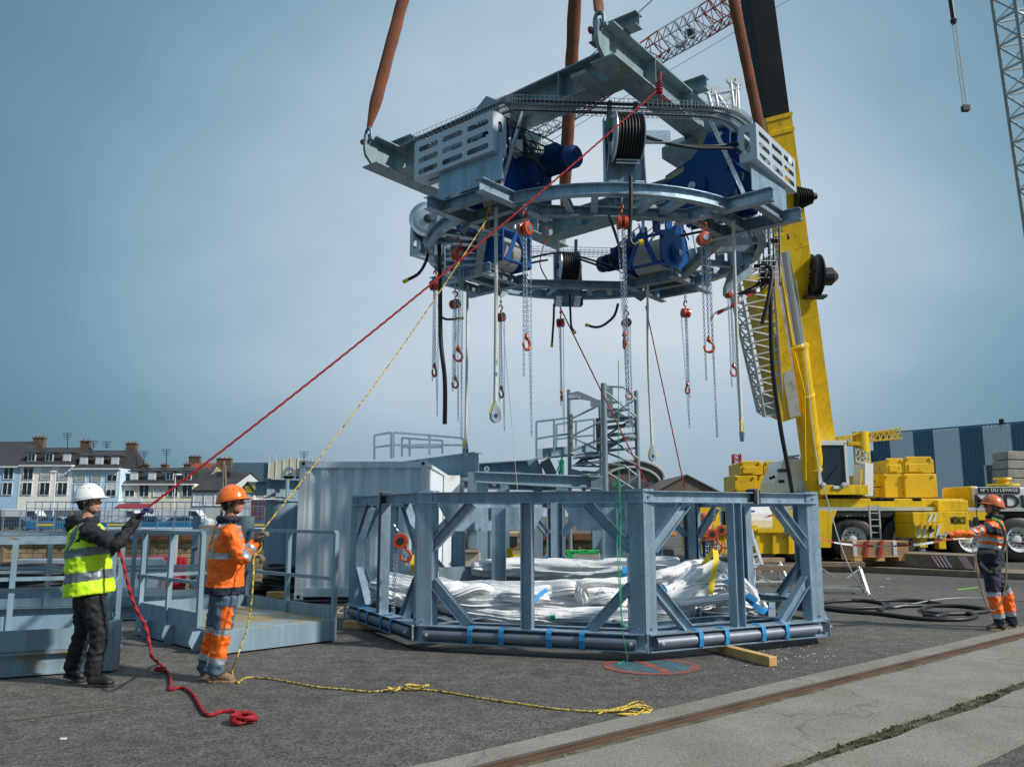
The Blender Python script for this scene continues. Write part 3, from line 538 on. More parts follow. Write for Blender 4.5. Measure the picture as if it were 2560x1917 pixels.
t = thing('steel_platform', 'grey steel walkway platform with handrails and rust stained deck beside the man in orange', 'platform', tuple(N0)); cs = [N0, N0+e1*L1, N0+e1*L1+e2*L2, N0+e2*L2]
for i in range(4): MB().cb(cs[i]+V((0, 0, .14)), cs[(i+1) % 4]+V((0, 0, .14)), .24, .09).build('side_beam', PAINTB, t)
b = MB(); b.plate([c+V((0, 0, .262)) for c in cs], .012); b.build('deck', mat('rusty_deck', (.26, .36, .40), .4, .1, .1, 8, .3, 50, col2=(.36, .25, .08), m2=(1.7, .40, .54)), t)
for s_ in (.35, 1.1, 1.8):
    q = N0+e1*s_; MB().plate([q+V((0, 0, .02))-e2*.03, q+V((0, 0, .24))-e2*.03, q+V((0, 0, .24))-e2*.16, q+V((0, 0, .12))-e2*.2, q+V((0, 0, .02))-e2*.14], .012, e1).build('lug', PAINTB, t)
rail_run(t, [c+V((0, 0, .26)) for c in (cs[0]+e1*.55, cs[1], cs[2])], 1.08, (.5,)); rail_run(t, [c+V((0, 0, .26)) for c in (cs[2], cs[3])], 1.08, (.5,))
# platform at the left edge (nearest) and the long one behind
c_ = [V((-4.12, 8.75, 0)), V((-7.2, 7.3, 0)), V((-7.9, 9.0, 0)), V((-4.75, 10.3, 0))]
t = thing('steel_platform', 'grey steel platform with deep beams and handrail cut by the left edge of the photo', 'platform', tuple(c_[0]))
for i in range(4): MB().ib(c_[i]+V((0, 0, .12)), c_[(i+1) % 4]+V((0, 0, .12)), .21, .14).build('side_beam', PAINTR, t)
b = MB(); b.plate([c+V((0, 0, .235)) for c in c_], .014); b.build('deck', PAINTB, t)
rail_run(t, [c_[1]+V((0, 0, .24)), c_[0]+V((0, 0, .24))], 1.05, (.58,), toe=.20); rail_run(t, [c_[0]+V((0, 0, .24)), c_[3]+V((0, 0, .24)), c_[2]+V((0, 0, .24))], 1.05, (.58,), toe=.16)
q = c_[0]; MB().bar(q+V((.04, -.04, .02)), q+V((.04, -.04, .5)), .16, .16).build('corner_bracket', PAINTB, t)
MB().box(q.x-.06, q.y-.12, .44, q.x+.04, q.y-.04, .50).build('timber_wedge', WOOD, t)
a0, a1, a2, a3 = V((-8.0, 12.3, 0)), V((-4.6, 13.1, 0)), V((-4.85, 14.1, 0)), V((-8.25, 13.3, 0))
t = thing('steel_walkway', 'long grey steel walkway with handrails lying behind the two rope pullers', 'platform', tuple(a0))
for u_, v_ in ((a0, a1), (a1, a2), (a2, a3), (a3, a0)): MB().cb(u_+V((0, 0, .12)), v_+V((0, 0, .12)), .2, .1).build('side_beam', PAINTB, t)
MB().plate([p+V((0, 0, .226)) for p in (a0, a1, a2, a3)], .012).build('deck', PAINTR, t)
rail_run(t, [a0+V((0, 0, .23)), a1+V((0, 0, .23))], 1.05, (.5,), toe=.12); rail_run(t, [a3+V((0, 0, .23)), a2+V((0, 0, .23))], 1.05, (.5,), toe=.12)
# plastic water barriers
PLW = mat('plastic_white', (.70, .71, .73), .45, 0, .06, 4); PLR = mat('plastic_red', (.38, .015, .03), .45, 0, .1, 4)
def barrier(x, y, rz, label, m, top=None):
    t = thing('road_barrier', label, 'barrier', (x, y, 0), rz, 'plastic road barriers'); t['_local'] = 1
    pr = [(-.24, 0), (.24, 0), (.24, .16), (.14, .34), (.11, .72), (-.11, .72), (-.14, .34), (-.24, .16)]
    b = MB(); b.sweep([(-.62, 0, 0), (.62, 0, 0)], [(p[0], p[1]) for p in pr], (0, 0, 1)); b.build('shell', m, t, bev=.03)
    for s_ in (-.62, .62): MB().cyl((s_*1.04, 0, .1), (s_*1.04, 0, .66), .05, .05, 10).build('joint_pin', m, t)
    for s_ in (-.3, .3): MB().lathe((s_, -.165, .36), (0, -1, 0), [(0, .09), (.02, .08), (.02, .05), (-.02, .04)], 16).build('socket', PLR if m is PLW else PLW, t)
barrier(-9.0, 16.6, .08, 'white plastic road barrier behind the walkway, left of the yellow vest', PLW); barrier(-7.6, 16.9, .05, 'white plastic road barrier behind the walkway, right of the yellow vest', PLW); barrier(-7.5, 17.7, .05, 'red plastic road barrier standing behind the white ones', PLR)
# pole, measuring staff, cabinet, pipe stub
tag(MB().cyl(gp(489, 1500), at(492, 1290, gp(489, 1500).y), .075, .075, 12).build('steel_post', PAINTB, smooth=40), 'round grey steel post left of the man in orange', 'post')
y0 = 17.6; b = MB(); p = at(438, 1333, y0); b.box(p.x-.06, y0, .0, p.x+.06, y0+.02, p.z); t = tag(b.build('tide_staff', WHT), 'white measuring staff standing behind the railings', 'staff')
b = MB(); [b.box(p.x-.05, y0-.005, p.z-.12-.16*i, p.x+.01, y0-.001, p.z-.06-.16*i) for i in range(9)]; b.build('graduation', BLUE, t)
p = at(520, 1312, 15); t = thing('electric_cabinet', 'beige switch cabinet on the quay behind the man in orange', 'cabinet', (p.x, 15, 0)); MB().box(p.x-.17, 15, .15, p.x+.25, 15.4, p.z).build('case', mat('beige_case', (.32, .28, .22), .6), t, bev=.01)
for z in (.5, 1.0): MB().lathe((p.x-.17, 15.15, z), (-1, 0, -.3), [(0, .04), (.1, .04), (.11, .05), (.15, .05)], 12).build('socket', PAINTB, t)
for x in (-.12, .2): MB().bar((p.x+x, 15.2, 0), (p.x+x, 15.2, .15), .05).build('leg', DARK, t)
p0 = at(613, 1382, 13); p1 = at(613, 1291, 13); tag(MB().lathe((p0.x, 13, .3), (0, 0, 1), [(0, .12), (p1.z-.3, .12), (p1.z-.3, .105), (p1.z-.4, .10)], 18).build('pipe_stub', PAINT, smooth=40), 'short open grey pipe standing right of the man in orange', 'pipe')
# pipe column with rusty box beam
Yc = 19.5; c = at(707, 1350, Yc); t = thing('pipe_column', 'thick blue grey pipe column carrying a rust stained beam left of the container', 'column', (c.x, Yc, 0))
MB().cyl((c.x, Yc, -7), (c.x, Yc, at(707, 1248, Yc).z), .42, .42, 28).build('pipe', PAINTB, t, smooth=40)
l0, r0 = at(666, 1245, Yc), at(960, 1245, Yc); zt = at(700, 1196, Yc).z; b = MB(); b.ib((l0.x, Yc, (l0.z+zt)/2), (r0.x, Yc+2, (l0.z+zt)/2), zt-l0.z, .5, .03, .02); b.build('beam', PAINTR, t)
MB().box(l0.x+.5, Yc-.24, l0.z+.03, l0.x+.53, Yc-.02, zt-.03).build('stiffener', PAINTR, t)
p = at(722, 1196, Yc); b = MB(); b.lathe((p.x, Yc-.02, p.z+.12), (0, 1, 0), [(0, .07), (0, .15), (.04, .15), (.04, .07), (0, .07)], 18); b.box(p.x-.15, Yc-.02, p.z, p.x+.15, Yc+.02, p.z+.06); b.build('lifting_eye', PAINT, t)
MB().lathe((c.x, Yc, at(707, 1248, Yc).z-.02), (0, 0, 1), [(-.03, .46), (0, .46)], 24).build('cap_plate', PAINTR, t)
# coils of black hose near there
def coil(cx, cy, r, n, label, tr=.035, hgt=.25, name='hose_coil', m=None, seed=1, sx=1):
    r_ = random.Random(seed); P_ = []
    for i in range(n*20):
        a = i/20*2*math.pi; k = i/(n*20); P_.append(V((cx+sx*(r+.06*math.sin(i*.37)+r_.uniform(-.02, .02))*math.cos(a), cy+(r*.95+.05*math.sin(i*.23))*math.sin(a), .04+hgt*k+.03*math.sin(i*.9))))
    return tag(MB().tube(P_, tr, 8).build(name, m or BLACK, smooth=60), label, 'hose')
coil(gp(720, 1487).x+.1, 17.2, .62, 9, 'heap of black hose coiled behind the railing, left of the container', .05, .5)
coil(gp(610, 1487).x, 16.9, .5, 4, 'low coil of black hose just left of the bigger heap', .04, .15, seed=4)
coil(gp(15, 1500).x, 16.8, .75, 9, 'heap of black hose at the left edge of the photo', .05, .55, seed=6)
t = MB(); p = gp(705, 1495); t.box(p.x-.3, p.y, .0, p.x+.1, p.y+.15, .12); tag(t.build('timber_block', WOOD, bev=.01), 'short yellowish timber block beside the hose heap', 'timber')
tag(MB().tube(smoothpath([gp(600, 1510)+V((0, 0, .03)), gp(800, 1507)+V((0, 0, .03)), gp(1000, 1508)+V((0, 0, .03))]), .03, 6).build('cable', BLACK), 'black cable lying along the foot of the container', 'cable')
P_ = [gp(820+28*math.cos(a*.9)+a*3, 1527+8*math.sin(a*.9))+V((0, 0, .012)) for a in range(0, 26)]
tag(MB().tube(smoothpath(P_, 4), .010, 5).build('string_coil', mat('beige_string', (.42, .36, .27), .8)), 'loose coil of beige string on the asphalt between platform and frame', 'string')
# ================================================================ shipping container
cx0, cx1, cy0, cy1, cz = -4.05, -1.62, 15.85, 21.9, 2.59
t = thing('shipping_container', 'pale blue grey ribbed steel container behind the lower frame', 'container', ((cx0+cx1)/2, (cy0+cy1)/2, 0))
CONT = mat('container_paint', (.62, .715, .78), .6, 0, .06, 1.2, spec=.25, streak=.12); CONTW = CONT
def corr(a, c, z0, z1, per, dep):
    a, c = V(a), V(c); d = (c-a); L = d.length; d.normalize(); nn = V((d.y, -d.x, 0)); P_ = []; n = max(2, int(L/per))
    for i in range(n):
        for f_, o_ in ((0, 0), (.32, 0), (.5, dep), (.82, dep)): P_.append(a+d*(L*(i+f_)/n)+nn*(-o_))
    P_.append(c); b = MB(); vs = []; fs = []
    for i, p in enumerate(P_):
        vs += [(p.x, p.y, z0), (p.x, p.y, z1)]
        if i: k = 2*i; fs.append((k-2, k, k+1, k-1))
    return b.add(vs, fs)
corr((cx0+.1, cy0+.03, 0), (cx1-.1, cy0+.03, 0), .22, cz-.14, .28, .05).build('end_wall', CONT, t)
corr((cx1-.03, cy0+.1, 0), (cx1-.03, cy1-1.9, 0), .16, cz-.08, .28, .04).build('side_wall', CONTW, t)
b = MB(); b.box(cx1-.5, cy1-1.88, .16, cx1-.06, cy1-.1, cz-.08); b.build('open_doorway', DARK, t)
b = MB(); b.plate([(cx1-.02, cy1-1.9, .16), (cx1+.35, cy1-1.7, .16), (cx1+.35, cy1-1.7, cz-.08), (cx1-.02, cy1-1.9, cz-.08)], .05); b.build('door', WHT, t)
for x, y, nm in ((cx0, cy0, 0), (cx1-.12, cy0, 0), (cx0, cy1-.12, 0), (cx1-.12, cy1-.12, 0)): MB().box(x, y, .1, x+.12, y+.12, cz-.1).build('corner_post', CONT, t)
b = MB(); b.box(cx0+.12, cy0+.005, .06, cx1-.12, cy0+.09, .22); b.box(cx0+.12, cy0+.005, cz-.14, cx1-.12, cy0+.09, cz-.02); b.box(cx1-.09, cy0+.12, .06, cx1-.005, cy1-.1, .16); b.box(cx1-.09, cy0+.12, cz-.09, cx1-.005, cy1-.1, cz-.02); b.build('rail', CONT, t)
MB().box(cx0+.05, cy0+.1, cz-.06, cx1-.1, cy1-.1, cz-.03).build('roof', CONT, t); MB().box(cx0, cy0+.1, .06, cx0+.05, cy1-.1, cz-.05).build('side_wall', CONT, t)
for x in (cx0-.01, cx1-.16):
    for y in (cy0-.01, cy1-.15):
        for z in (0, cz-.12):
            o = MB().box(x, y, z, x+.17, y+.16, z+.12).build('corner_casting', CONT, t, bev=.008); MB().lathe((x+.085, y-.003, z+.06), (0, 1, 0), [(0, .001), (0, .035), (.002, .035)], 14).build('casting_hole', DARK, o)
# ================================================================ steel gantry behind
t = thing('steel_gantry', 'blue grey steel girder gantry with handrails behind the container', 'gantry', (-1, 26, 0))
def girder(q0, q1, Y0, Y1, hpx0, name='girder', b_=.35, m=PAINTB):
    a, c = at(q0[0], q0[1], Y0), at(q1[0], q1[1], Y1); a2, c2 = at(q0[0], q0[1]+hpx0[0], Y0), at(q1[0], q1[1]+hpx0[1], Y1); h0, h1 = a.z-a2.z, c.z-c2.z; U = V((0, 0, 1))
    b = MB(); d = (c-a).normalized(); s_ = V((d.y, -d.x, 0)).normalized()*(b_/2)
    b.plate([a, c, c2, a2], .02); b.plate([a-s_, c-s_, c+s_, a+s_], .03); b.plate([a2-s_, c2-s_, c2+s_, a2+s_], .03); return b.build(name, m, t)
girder((640, 1207), (1197, 1131), 26, 21, (30, 55)); girder((1060, 1168), (1340, 1150), 25, 25, (42, 42)); girder((1185, 1180), (1500, 1192), 20, 21, (24, 30)); girder((1090, 1200), (1420, 1208), 24, 24, (18, 18))
for q, Y, y1 in ((1183, 21, 1180), (1207, 20.5, 1180), (1148, 23, 1205), (1262, 23, 1205), (1490, 21.5, 1195), (1400, 24, 1205), (1344, 24, 1160), (1128, 25, 1200)):
    p = at(q, y1, Y); MB().ib((p.x, Y, 0), (p.x, Y, p.z), .3, .26, .02, .015, up=(0, 1, 0)).build('column', PAINTB, t)
for q in ((1330, 1148, 18, 60), (1362, 1150, 18, 50)):
    p, p2 = at(q[0], q[1], 24), at(q[0]+q[2], q[1]+q[3]-12, 24); MB().bar(p, p2, .3, .12, (0, 1, 0)).build('brace', PAINTB, t)
for q0, q1 in (((1210, 1188), (1240, 1212)), ((1490, 1195), (1455, 1225)), ((1270, 1215), (1240, 1235))): MB().bar(at(*q0, 21), at(*q1, 21), .12, .12).build('brace', PAINTB, t)
def pxrail(q, Y, rails=(0, .5), name='handrail'):
    """q: list of (px, top py, bottom py)"""
    b = MB(); T = [at(a, y0, Y) for a, y0, y1 in q]; Bm = [at(a, y1, Y) for a, y0, y1 in q]
    for p, r_ in zip(T, Bm): b.bar(p, r_, .055, .055, (0, 1, 0))
    for f_ in rails:
        for i in range(len(q)-1): b.bar(T[i].lerp(Bm[i], f_), T[i+1].lerp(Bm[i+1], f_), .05)
    b.build(name, PAINTB, t)
pxrail([(936, 1088, 1148), (978, 1081, 1145)], 23); pxrail([(984, 1081, 1144), (1074, 1088, 1136), (1158, 1095, 1130)], 22); pxrail([(1005, 1094, 1140), (1024, 1096, 1140), (1106, 1101, 1134)], 24)
pxrail([(1341, 1054, 1140), (1385, 1049, 1130), (1424, 1044, 1125)], 22); pxrail([(1391, 1061, 1135), (1440, 1053, 1130), (1485, 1048, 1128)], 24)
b = MB(); b.plate([at(1341, 1122, 22), at(1487, 1110, 23), at(1487, 1128, 23), at(1341, 1148, 22)], .03); b.plate([at(1341, 1147, 21.8), at(1487, 1128, 22.8), at(1500, 1132, 25), at(1345, 1147, 25)], .03); b.build('platform', PAINTB, t)
p = at(1217, 1172, 20.5); b = MB(); b.lathe(p, (0, 1, 0), [(0, .03), (0, .07), (.04, .07), (.04, .03), (0, .03)], 14); b.build('lifting_eye', GALVB, t)
# stair tower
Ys = 21.0; t = thing('stair_tower', 'grey scaffold stair tower with helical steps behind the lower frame', 'stair tower', (at(1500, 1200, Ys).x, Ys, 0)); SM = mat('scaffold_grey', (.24, .31, .35), .4, .4, .15, 4)
def vp(px, y0, Y, r): a = at(px, y0, Y); return MB().cyl((a.x, Y, 0), a, r, r, 12).build('standard', SM, t, smooth=40)
vp(1422, 974, Ys+.3, .05); vp(1509, 958, Ys-.5, .075); vp(1590, 978, Ys+.2, .06); vp(1500, 1000, Ys+1.6, .05); vp(1592, 975, Ys+.22, .02)
def xb(q0, q1, Y=Ys, Y1=None): MB().tube([at(*q0, Y), at(*q1, Y1 or Y)], .025, 8).build('brace', SM, t)
for q in (((1425, 1048), (1500, 1012)), ((1425, 1092), (1505, 1052)), ((1428, 1128), (1503, 1096)), ((1426, 1090), (1502, 1128)), ((1426, 1132), (1490, 1165)), ((1513, 978), (1592, 1042)), ((1592, 996), (1535, 1032)), ((1592, 1040), (1520, 1086)), ((1514, 1088), (1596, 1146)), ((1514, 1130), (1594, 1162)), ((1514, 1178), (1585, 1222)), ((1545, 1220), (1595, 1190)), ((1513, 965), (1560, 968)), ((1560, 968), (1592, 1000)), ((1430, 1164), (1503, 1166)), ((1455, 1178), (1503, 1182)), ((1515, 1160), (1560, 1163)), ((1560, 1163), (1592, 1188)), ((1572, 1170), (1572, 1210))): xb(*q)
for i in range(16):
    a = i*.55-1.2; z = 1.0+i*.235; c = V((at(1512, 1100, Ys).x+.05, Ys+.35, z)); r_ = .72; d0, d1 = V((math.cos(a), math.sin(a), 0)), V((math.cos(a+.62), math.sin(a+.62), 0))
    MB().plate([c+d0*.1, c+d0*r_, c+d1*r_, c+d1*.1], .04).build('step', SM, t)
def sp(pts, Y, name='side_plate', txt=None):
    o = MB().plate([at(a, b_, Y) for a, b_ in pts], .03, (0, 1, 0)).build(name, SM, t); return o
sp([(1421, 983), (1445, 978), (1470, 988), (1500, 1002), (1500, 1018), (1476, 1017), (1476, 1002), (1450, 998), (1422, 1000)], Ys-.1); sp([(1514, 1018), (1535, 1020), (1590, 1060), (1590, 1072), (1565, 1050), (1514, 1042)], Ys+.9)
sp([(1515, 970), (1532, 968), (1532, 1020), (1514, 1020)], Ys+.5); sp([(1426, 1170), (1455, 1178), (1505, 1200), (1505, 1220), (1478, 1218), (1476, 1195), (1426, 1192)], Ys-.15); sp([(1516, 1112), (1560, 1092), (1590, 1088), (1590, 1096), (1560, 1102), (1516, 1126)], Ys+.0)
sp([(1430, 1165), (1465, 1135), (1503, 1130), (1503, 1145), (1460, 1152)], Ys+.3)
for y_ in (1052, 1068, 1087, 1103, 1124): MB().plate([at(1515, y_+4, Ys-.2), at(1562, y_-1, Ys-.5), at(1588, y_-4, Ys+.3), at(1515, y_, Ys+.6)], .05).build('step', mat('step_dark', (.12, .16, .18), .5, .2), t)
for y_ in (1146, 1164): MB().plate([at(1432, y_, Ys-.3), at(1500, y_-10, Ys-.3), at(1500, y_-12, Ys+.7), at(1445, y_-3, Ys+.7)], .05).build('step', SM, t)
TXW = mat('stair_letter', (.7, .72, .72), .6)
a = at(1436, 992, Ys-.13); text_mesh('SERIE 8 PLUS', .11, a, (1, 0, 0), (0, 0, 1), .003, 'lettering', TXW, t, fit=.3)
a = at(1572, 1092, Ys-.05); text_mesh('BLUE TOWER', .09, a, (1, 0, .12), (-.12, 0, 1), .003, 'lettering', TXW, t, fit=.34)
b = MB(); b.plate([at(1425, 1035, Ys+.25), at(1432, 1035, Ys+.25), at(1432, 1125, Ys+.25), at(1425, 1125, Ys+.25)], .02); b.plate([at(1489, 1045, Ys+.6), at(1502, 1045, Ys+.6), at(1502, 1130, Ys+.6), at(1491, 1128, Ys+.6)], .02); b.build('end_board', WOODO, t)
# arched hangar and barn far behind
Yb = 130; t = thing('arched_hangar', 'brown arched roof hangar behind the stair tower', 'hangar', (X(1590, Yb), Yb, 0)); xc, hw = X(1578, Yb), X(1660, Yb)-X(1578, Yb); zt = Zh(1156, Yb, 1580); ze_ = Zh(1200, Yb, 1580)
arc = [(xc+hw*math.cos(a), Yb, ze_+(zt-ze_)*math.sin(a)) for a in [math.pi*i/14 for i in range(15)]]
MB().plate([(xc+hw, Yb, 0)]+arc+[(xc-hw, Yb, 0)], .4, (0, 1, 0)).build('end_wall', mat('brown_cladding', (.16, .12, .095), .8, 0, .2, .2), t)
for k, (s_, dz) in enumerate(((1.02, .35), (.9, -.75))): MB().tube([(xc+(x-xc)*s_, Yb-.5, z+dz) for x, _, z in arc], .22, 6).build('roof_arch', mat('arch_grey', (.38, .40, .42), .5), t)
b = MB(); b.sweep(arc[:], prof_r(.5, 30), (0, 1, 0)); b = MB(); vs = [(x*1.0, y_, z+.5) for (x, _, z) in arc for y_ in (Yb, Yb+40)]; b.add(vs, [(2*i, 2*i+1, 2*i+3, 2*i+2) for i in range(14)]).build('roof', mat('roof_grey', (.20, .20, .20), .7), t)
b = MB(); b.box(xc-hw, Yb-.4, ze_-2, xc+hw, Yb-.25, ze_-.3); b.build('window_band', mat('window_band', (.07, .09, .11), .4), t)
gable('low brown gabled shed between the arched hangar and the yellow counterweights', X(1636, 110), X(1800, 110), 110, Zh(1232, 110, 1700), Zh(1189, 110, 1700), mat('brown_cladding', ()), mat('shed_roof', (.13, .115, .105), .8), 30, name='gabled_shed')
t = thing('office_block', 'distant stepped white tower block beyond the shed', 'building', (X(1832, 400), 400, 0)); b = MB(); [b.box(X(1824+i*2, 400), 400, 0 if i == 0 else 4*i, X(1842-i, 400), 410, Zh(1215-5*i, 400, 1830)) for i in range(4)]; b.build('floor_slab', WHT, t)
b = MB(); [b.box(X(1826, 400), 399.8, Zh(1235-i*6, 400, 1830), X(1840, 400), 399.95, Zh(1232-i*6, 400, 1830)) for i in range(5)]; b.build('window_band', GLASS, t)
# red and white radio mast
def lattice(p0, p1, w0, w1, n, r, m, name='lattice', par=None, up=(0, 1, 0), alt=None):
    p0, p1 = V(p0), V(p1); d, s_, u = frame_of(p1-p0, up); b = MB(); mi = 0
    C = lambda t_, k: p0.lerp(p1, t_)+(s_*(1 if k in (0, 3) else -1)+u*(1 if k < 2 else -1))*((w0+(w1-w0)*t_)/2)
    for i in range(n):
        b.m = (i//alt) % 2 if alt else 0
        for k in range(4):
            b.bar(C(i/n, k), C((i+1)/n, k), r*1.6); b.bar(C(i/n, k), C((i+1)/n, (k+1) % 4), r); b.bar(C(i/n, k), C(i/n, (k+1) % 4), r)
    return b.build(name, m, par)
a = at(1845, 1230, 300); tag(lattice((a.x, 300, 0), (a.x, 300, at(1845, 1135, 300).z), 3, 2.4, 14, .25, [REDP, WHT], 'radio_mast', alt=2), 'thin red and white lattice mast on the horizon left of the crane', 'mast')
# far quay odds and ends seen through the frame
t = thing('brick_building', 'stone building with a dark opening seen through the lower frame', 'building', (X(1300, 60), 60, -7)); MB().box(X(1235, 60), 60, -7, X(1345, 60), 68, Zh(1332, 60, 1300)).build('wall', STONE, t); MB().box(X(1274, 60), 59.9, Zh(1364, 60, 1290), X(1293, 60), 60, Zh(1340, 60, 1290)).build('opening', DARK, t); MB().box(X(1266, 60), 59.8, Zh(1392, 60, 1290), X(1312, 60), 59.95, Zh(1386, 60, 1290)).build('yellow_sill', YSTR, t)
# ================================================================ lower octagonal frame
OC = V((1.126, 12.736, 0)); OR = 3.467; OA = -2.265; OZ0, OZ1 = .10, 1.825
def ocn(i, r=OR, z=0): a = OA+i*math.pi/4; return V((OC.x+r*math.cos(a), OC.y+r*math.sin(a), z))
U = V((0, 0, 1))
t = thing('octagonal_frame', 'large galvanised octagonal steel frame standing on timbers on the asphalt', 'steel frame', tuple(OC)); FR = t
def radial(i): a = OA+i*math.pi/4; return V((math.cos(a), math.sin(a), 0))
for i in range(8):
    a, c = ocn(i), ocn(i+1); d = (c-a).normalized(); nrm = V((d.y, -d.x, 0)); Ls = (c-a).length
    o = MB().ib(a+U*(OZ0+.095), c+U*(OZ0+.095), .19, .20, .012, .01).build('bottom_beam', GALV, t)
    p = nrm*.055+U*(OZ0+.09); b = MB(); b.tube([a+p+d*.09, c+p-d*.09], .062, 18); pb = b.build('fender_pipe', mat('pipe_grey', (.17, .20, .25), .5, .35, .12, 3, streak=.1), t, smooth=40)
    for s_ in (.14, Ls-.14): MB().lathe(a+p+d*s_+nrm*.06, nrm, [(0, .022), (.012, .022), (.014, .012), (.03, .012)], 8).build('bolt', GALVB, pb)
    MB().ib(a+U*(OZ1-.065), c+U*(OZ1-.065), .13, .12, .011, .009).build('top_beam', GALV, t)
    m_ = (a+c)/2; MB().ib(m_+U*(OZ0+.19), m_+U*(OZ1-.13), .13, .13, .011, .009, up=d).build('mid_post', GALV, t)
    for s_, q in ((.33, .55), (.67, .45)):           # blue lashing straps, two pairs on each side
        for e_ in (-.17, .17):
            pc = a+d*(Ls*(.5+(s_-.5)*1.25)+e_*1.1+(.1 if s_ < .5 else -.1))+nrm*.0; b = MB(); lp = [pc+nrm*x+U*z for x, z in ((-.06, OZ0+.20), (.06, OZ0+.196), (.115, OZ0+.17), (.127, OZ0+.10), (.115, OZ0+.02), (.05, OZ0-.012), (-.06, OZ0-.008))]
            b.sweep(lp, prof_r(.006, .055) if False else [(-.0275, -.003), (.0275, -.003), (.0275, .003), (-.0275, .003)], nrm if False else (0, 0, 1.0001))
            b = MB(); vs = []; fs = []
            for k, x in enumerate(lp): vs += [x-d*.03, x+d*.03, x-d*.03+nrm*.004+U*.002, x+d*.03+nrm*.004+U*.002]
            for k in range(len(lp)-1): q_ = 4*k; fs += [(q_, q_+1, q_+5, q_+4), (q_+2, q_+6, q_+7, q_+3), (q_, q_+4, q_+6, q_+2), (q_+1, q_+3, q_+7, q_+5)]
            b.add(vs, fs).build('strap', STRAP, t)
for i in range(8):
    a = ocn(i); rd = radial(i); d1 = (ocn(i+1)-a).normalized(); d0 = (ocn(i-1)-a).normalized(); o = a+rd*.02
    b = MB(); w_ = .155                                                     # bent plate post, one leaf along each side
    pr = [o+d0*w_, o+rd*.035, o+d1*w_, o+d1*w_-rd*.012, o+rd*.02, o+d0*w_-rd*.012]; z0, z1 = OZ0+.19, OZ1+.02
    vs = [p+U*z0 for p in pr]+[p+U*z1 for p in pr]; k = len(pr); b.add(vs, [tuple(range(k)), tuple(range(k, 2*k))]+[(j, (j+1) % k, (j+1) % k+k, j+k) for j in range(k)])
    for d_ in (d0, d1): b.bar(o+d_*w_+U*z0-rd*.06, o+d_*w_+U*z1-rd*.06, .012, .11, rd)
    o_ = b.build('corner_post', GALV, t)
    b = MB()
    for d_ in (d0, d1):
        for z in (z1-.09, z0+.05): q = o+d_*.075+rd*.03+U*z; b.ell(q, .012, .012, .012, 6, 5)
    b.build('bolt', GALVD, o_)
    MB().bar(a-rd*.1+U*z0, a-rd*.1+U*(z1-.02), .16, .012, rd).build('web_plate', GALV, t)
    b = MB(); b.bar(a+rd*.1+U*(OZ0), a+rd*.1+U*(OZ0+.19), .012, .03, rd); b.build('corner_stiffener', GALV, t)
    for d_ in (d0, d1):
        MB().ib(a+d_*.13-rd*.04+U*(OZ1-.64), a+d_*.62-rd*.04+U*(OZ1-.135), .115, .10, .010).build('brace', GALV, t)
        MB().ib(a+d_*.14-rd*.04+U*(OZ0+.68), a+d_*.60-rd*.04+U*(OZ0+.195), .115, .10, .010).build('brace', GALV, t)
for i in (4, 5):                                                        # deep plates with pointed ends on the far sides
    a, c = ocn(i, OR*.975), ocn(i+1, OR*.975); d = (c-a).normalized(); z1 = OZ1-.13; P_ = [a+d*.2+U*z1, c-d*.2+U*z1, c-d*.45+U*(z1-.42), a+d*.45+U*(z1-.42)]
    MB().plate(P_, .014).build('gusset_plate', GALV, t); b = MB(); m_ = (a+c)/2-radial(i+.5)*.03
    for s_ in (-.09, .07): b.bar(m_+d*s_+U*z1, m_+d*s_+U*(z1-.2), .04, .05)
    b.build('stiffener', GALVD, t)
    z0 = OZ0+.19; MB().plate([a+d*.2+U*z0, c-d*.2+U*z0, c-d*.2+U*(z0+.36), a+d*.2+U*(z0+.36)], .012).build('kick_plate', GALVD, t)
for q, Y in (((1247, 1268, 1466), 15.1), ((1525, 1268, 1456), 15.1), ((1145, 1290, 1445), 16.0), ((1640, 1290, 1440), 16.3)):      # inner posts
    a, c = at(q[0], q[1], Y), at(q[0], q[2], Y); b = MB(); a = V((c.x, c.y, a.z)); b.ib(c, a, .26, .16, .014, .01, up=(1, 0, 0)); b.build('inner_post', GALV, t)
for i in range(8):                                                        # floor grillage
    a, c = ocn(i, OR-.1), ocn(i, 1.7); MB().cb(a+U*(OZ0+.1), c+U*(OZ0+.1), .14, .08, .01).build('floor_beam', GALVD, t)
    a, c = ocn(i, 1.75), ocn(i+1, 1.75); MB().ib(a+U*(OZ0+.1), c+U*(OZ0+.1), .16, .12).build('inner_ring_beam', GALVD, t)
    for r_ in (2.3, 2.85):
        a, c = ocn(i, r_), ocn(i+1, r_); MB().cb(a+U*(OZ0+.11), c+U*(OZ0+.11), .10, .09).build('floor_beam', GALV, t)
for i, f_ in ((7, .5), (1, .62)):                                           # rubber clamps with chain on the top beam
    p = ocn(i).lerp(ocn(i+1), f_)+U*(OZ1-.05); d = (ocn(i+1)-ocn(i)).normalized(); o = MB().bar(p-d*.05, p+d*.05, .15, .17).build('edge_guard', DARK, t, bev=.01)
    b = MB(); b.bar(p-d*.015, p+d*.015, .165, .185); b.build('chain_lashing', CHAIN, o)
# timbers below
def timber(a, c, s_, label): a, c = V(a), V(c); return tag(MB().bar(a, c, s_, s_).build('timber_beam', WOOD, bev=.008), label, 'timber')
timber((2.72, 8.98, .05), (1.9, 11.2, .05), .10, 'yellowish square timber sticking out under the right front side of the frame')
timber((-2.35, 12.0, .05), (-.9, 11.5, .05), .10, 'yellowish timber under the left side of the frame')
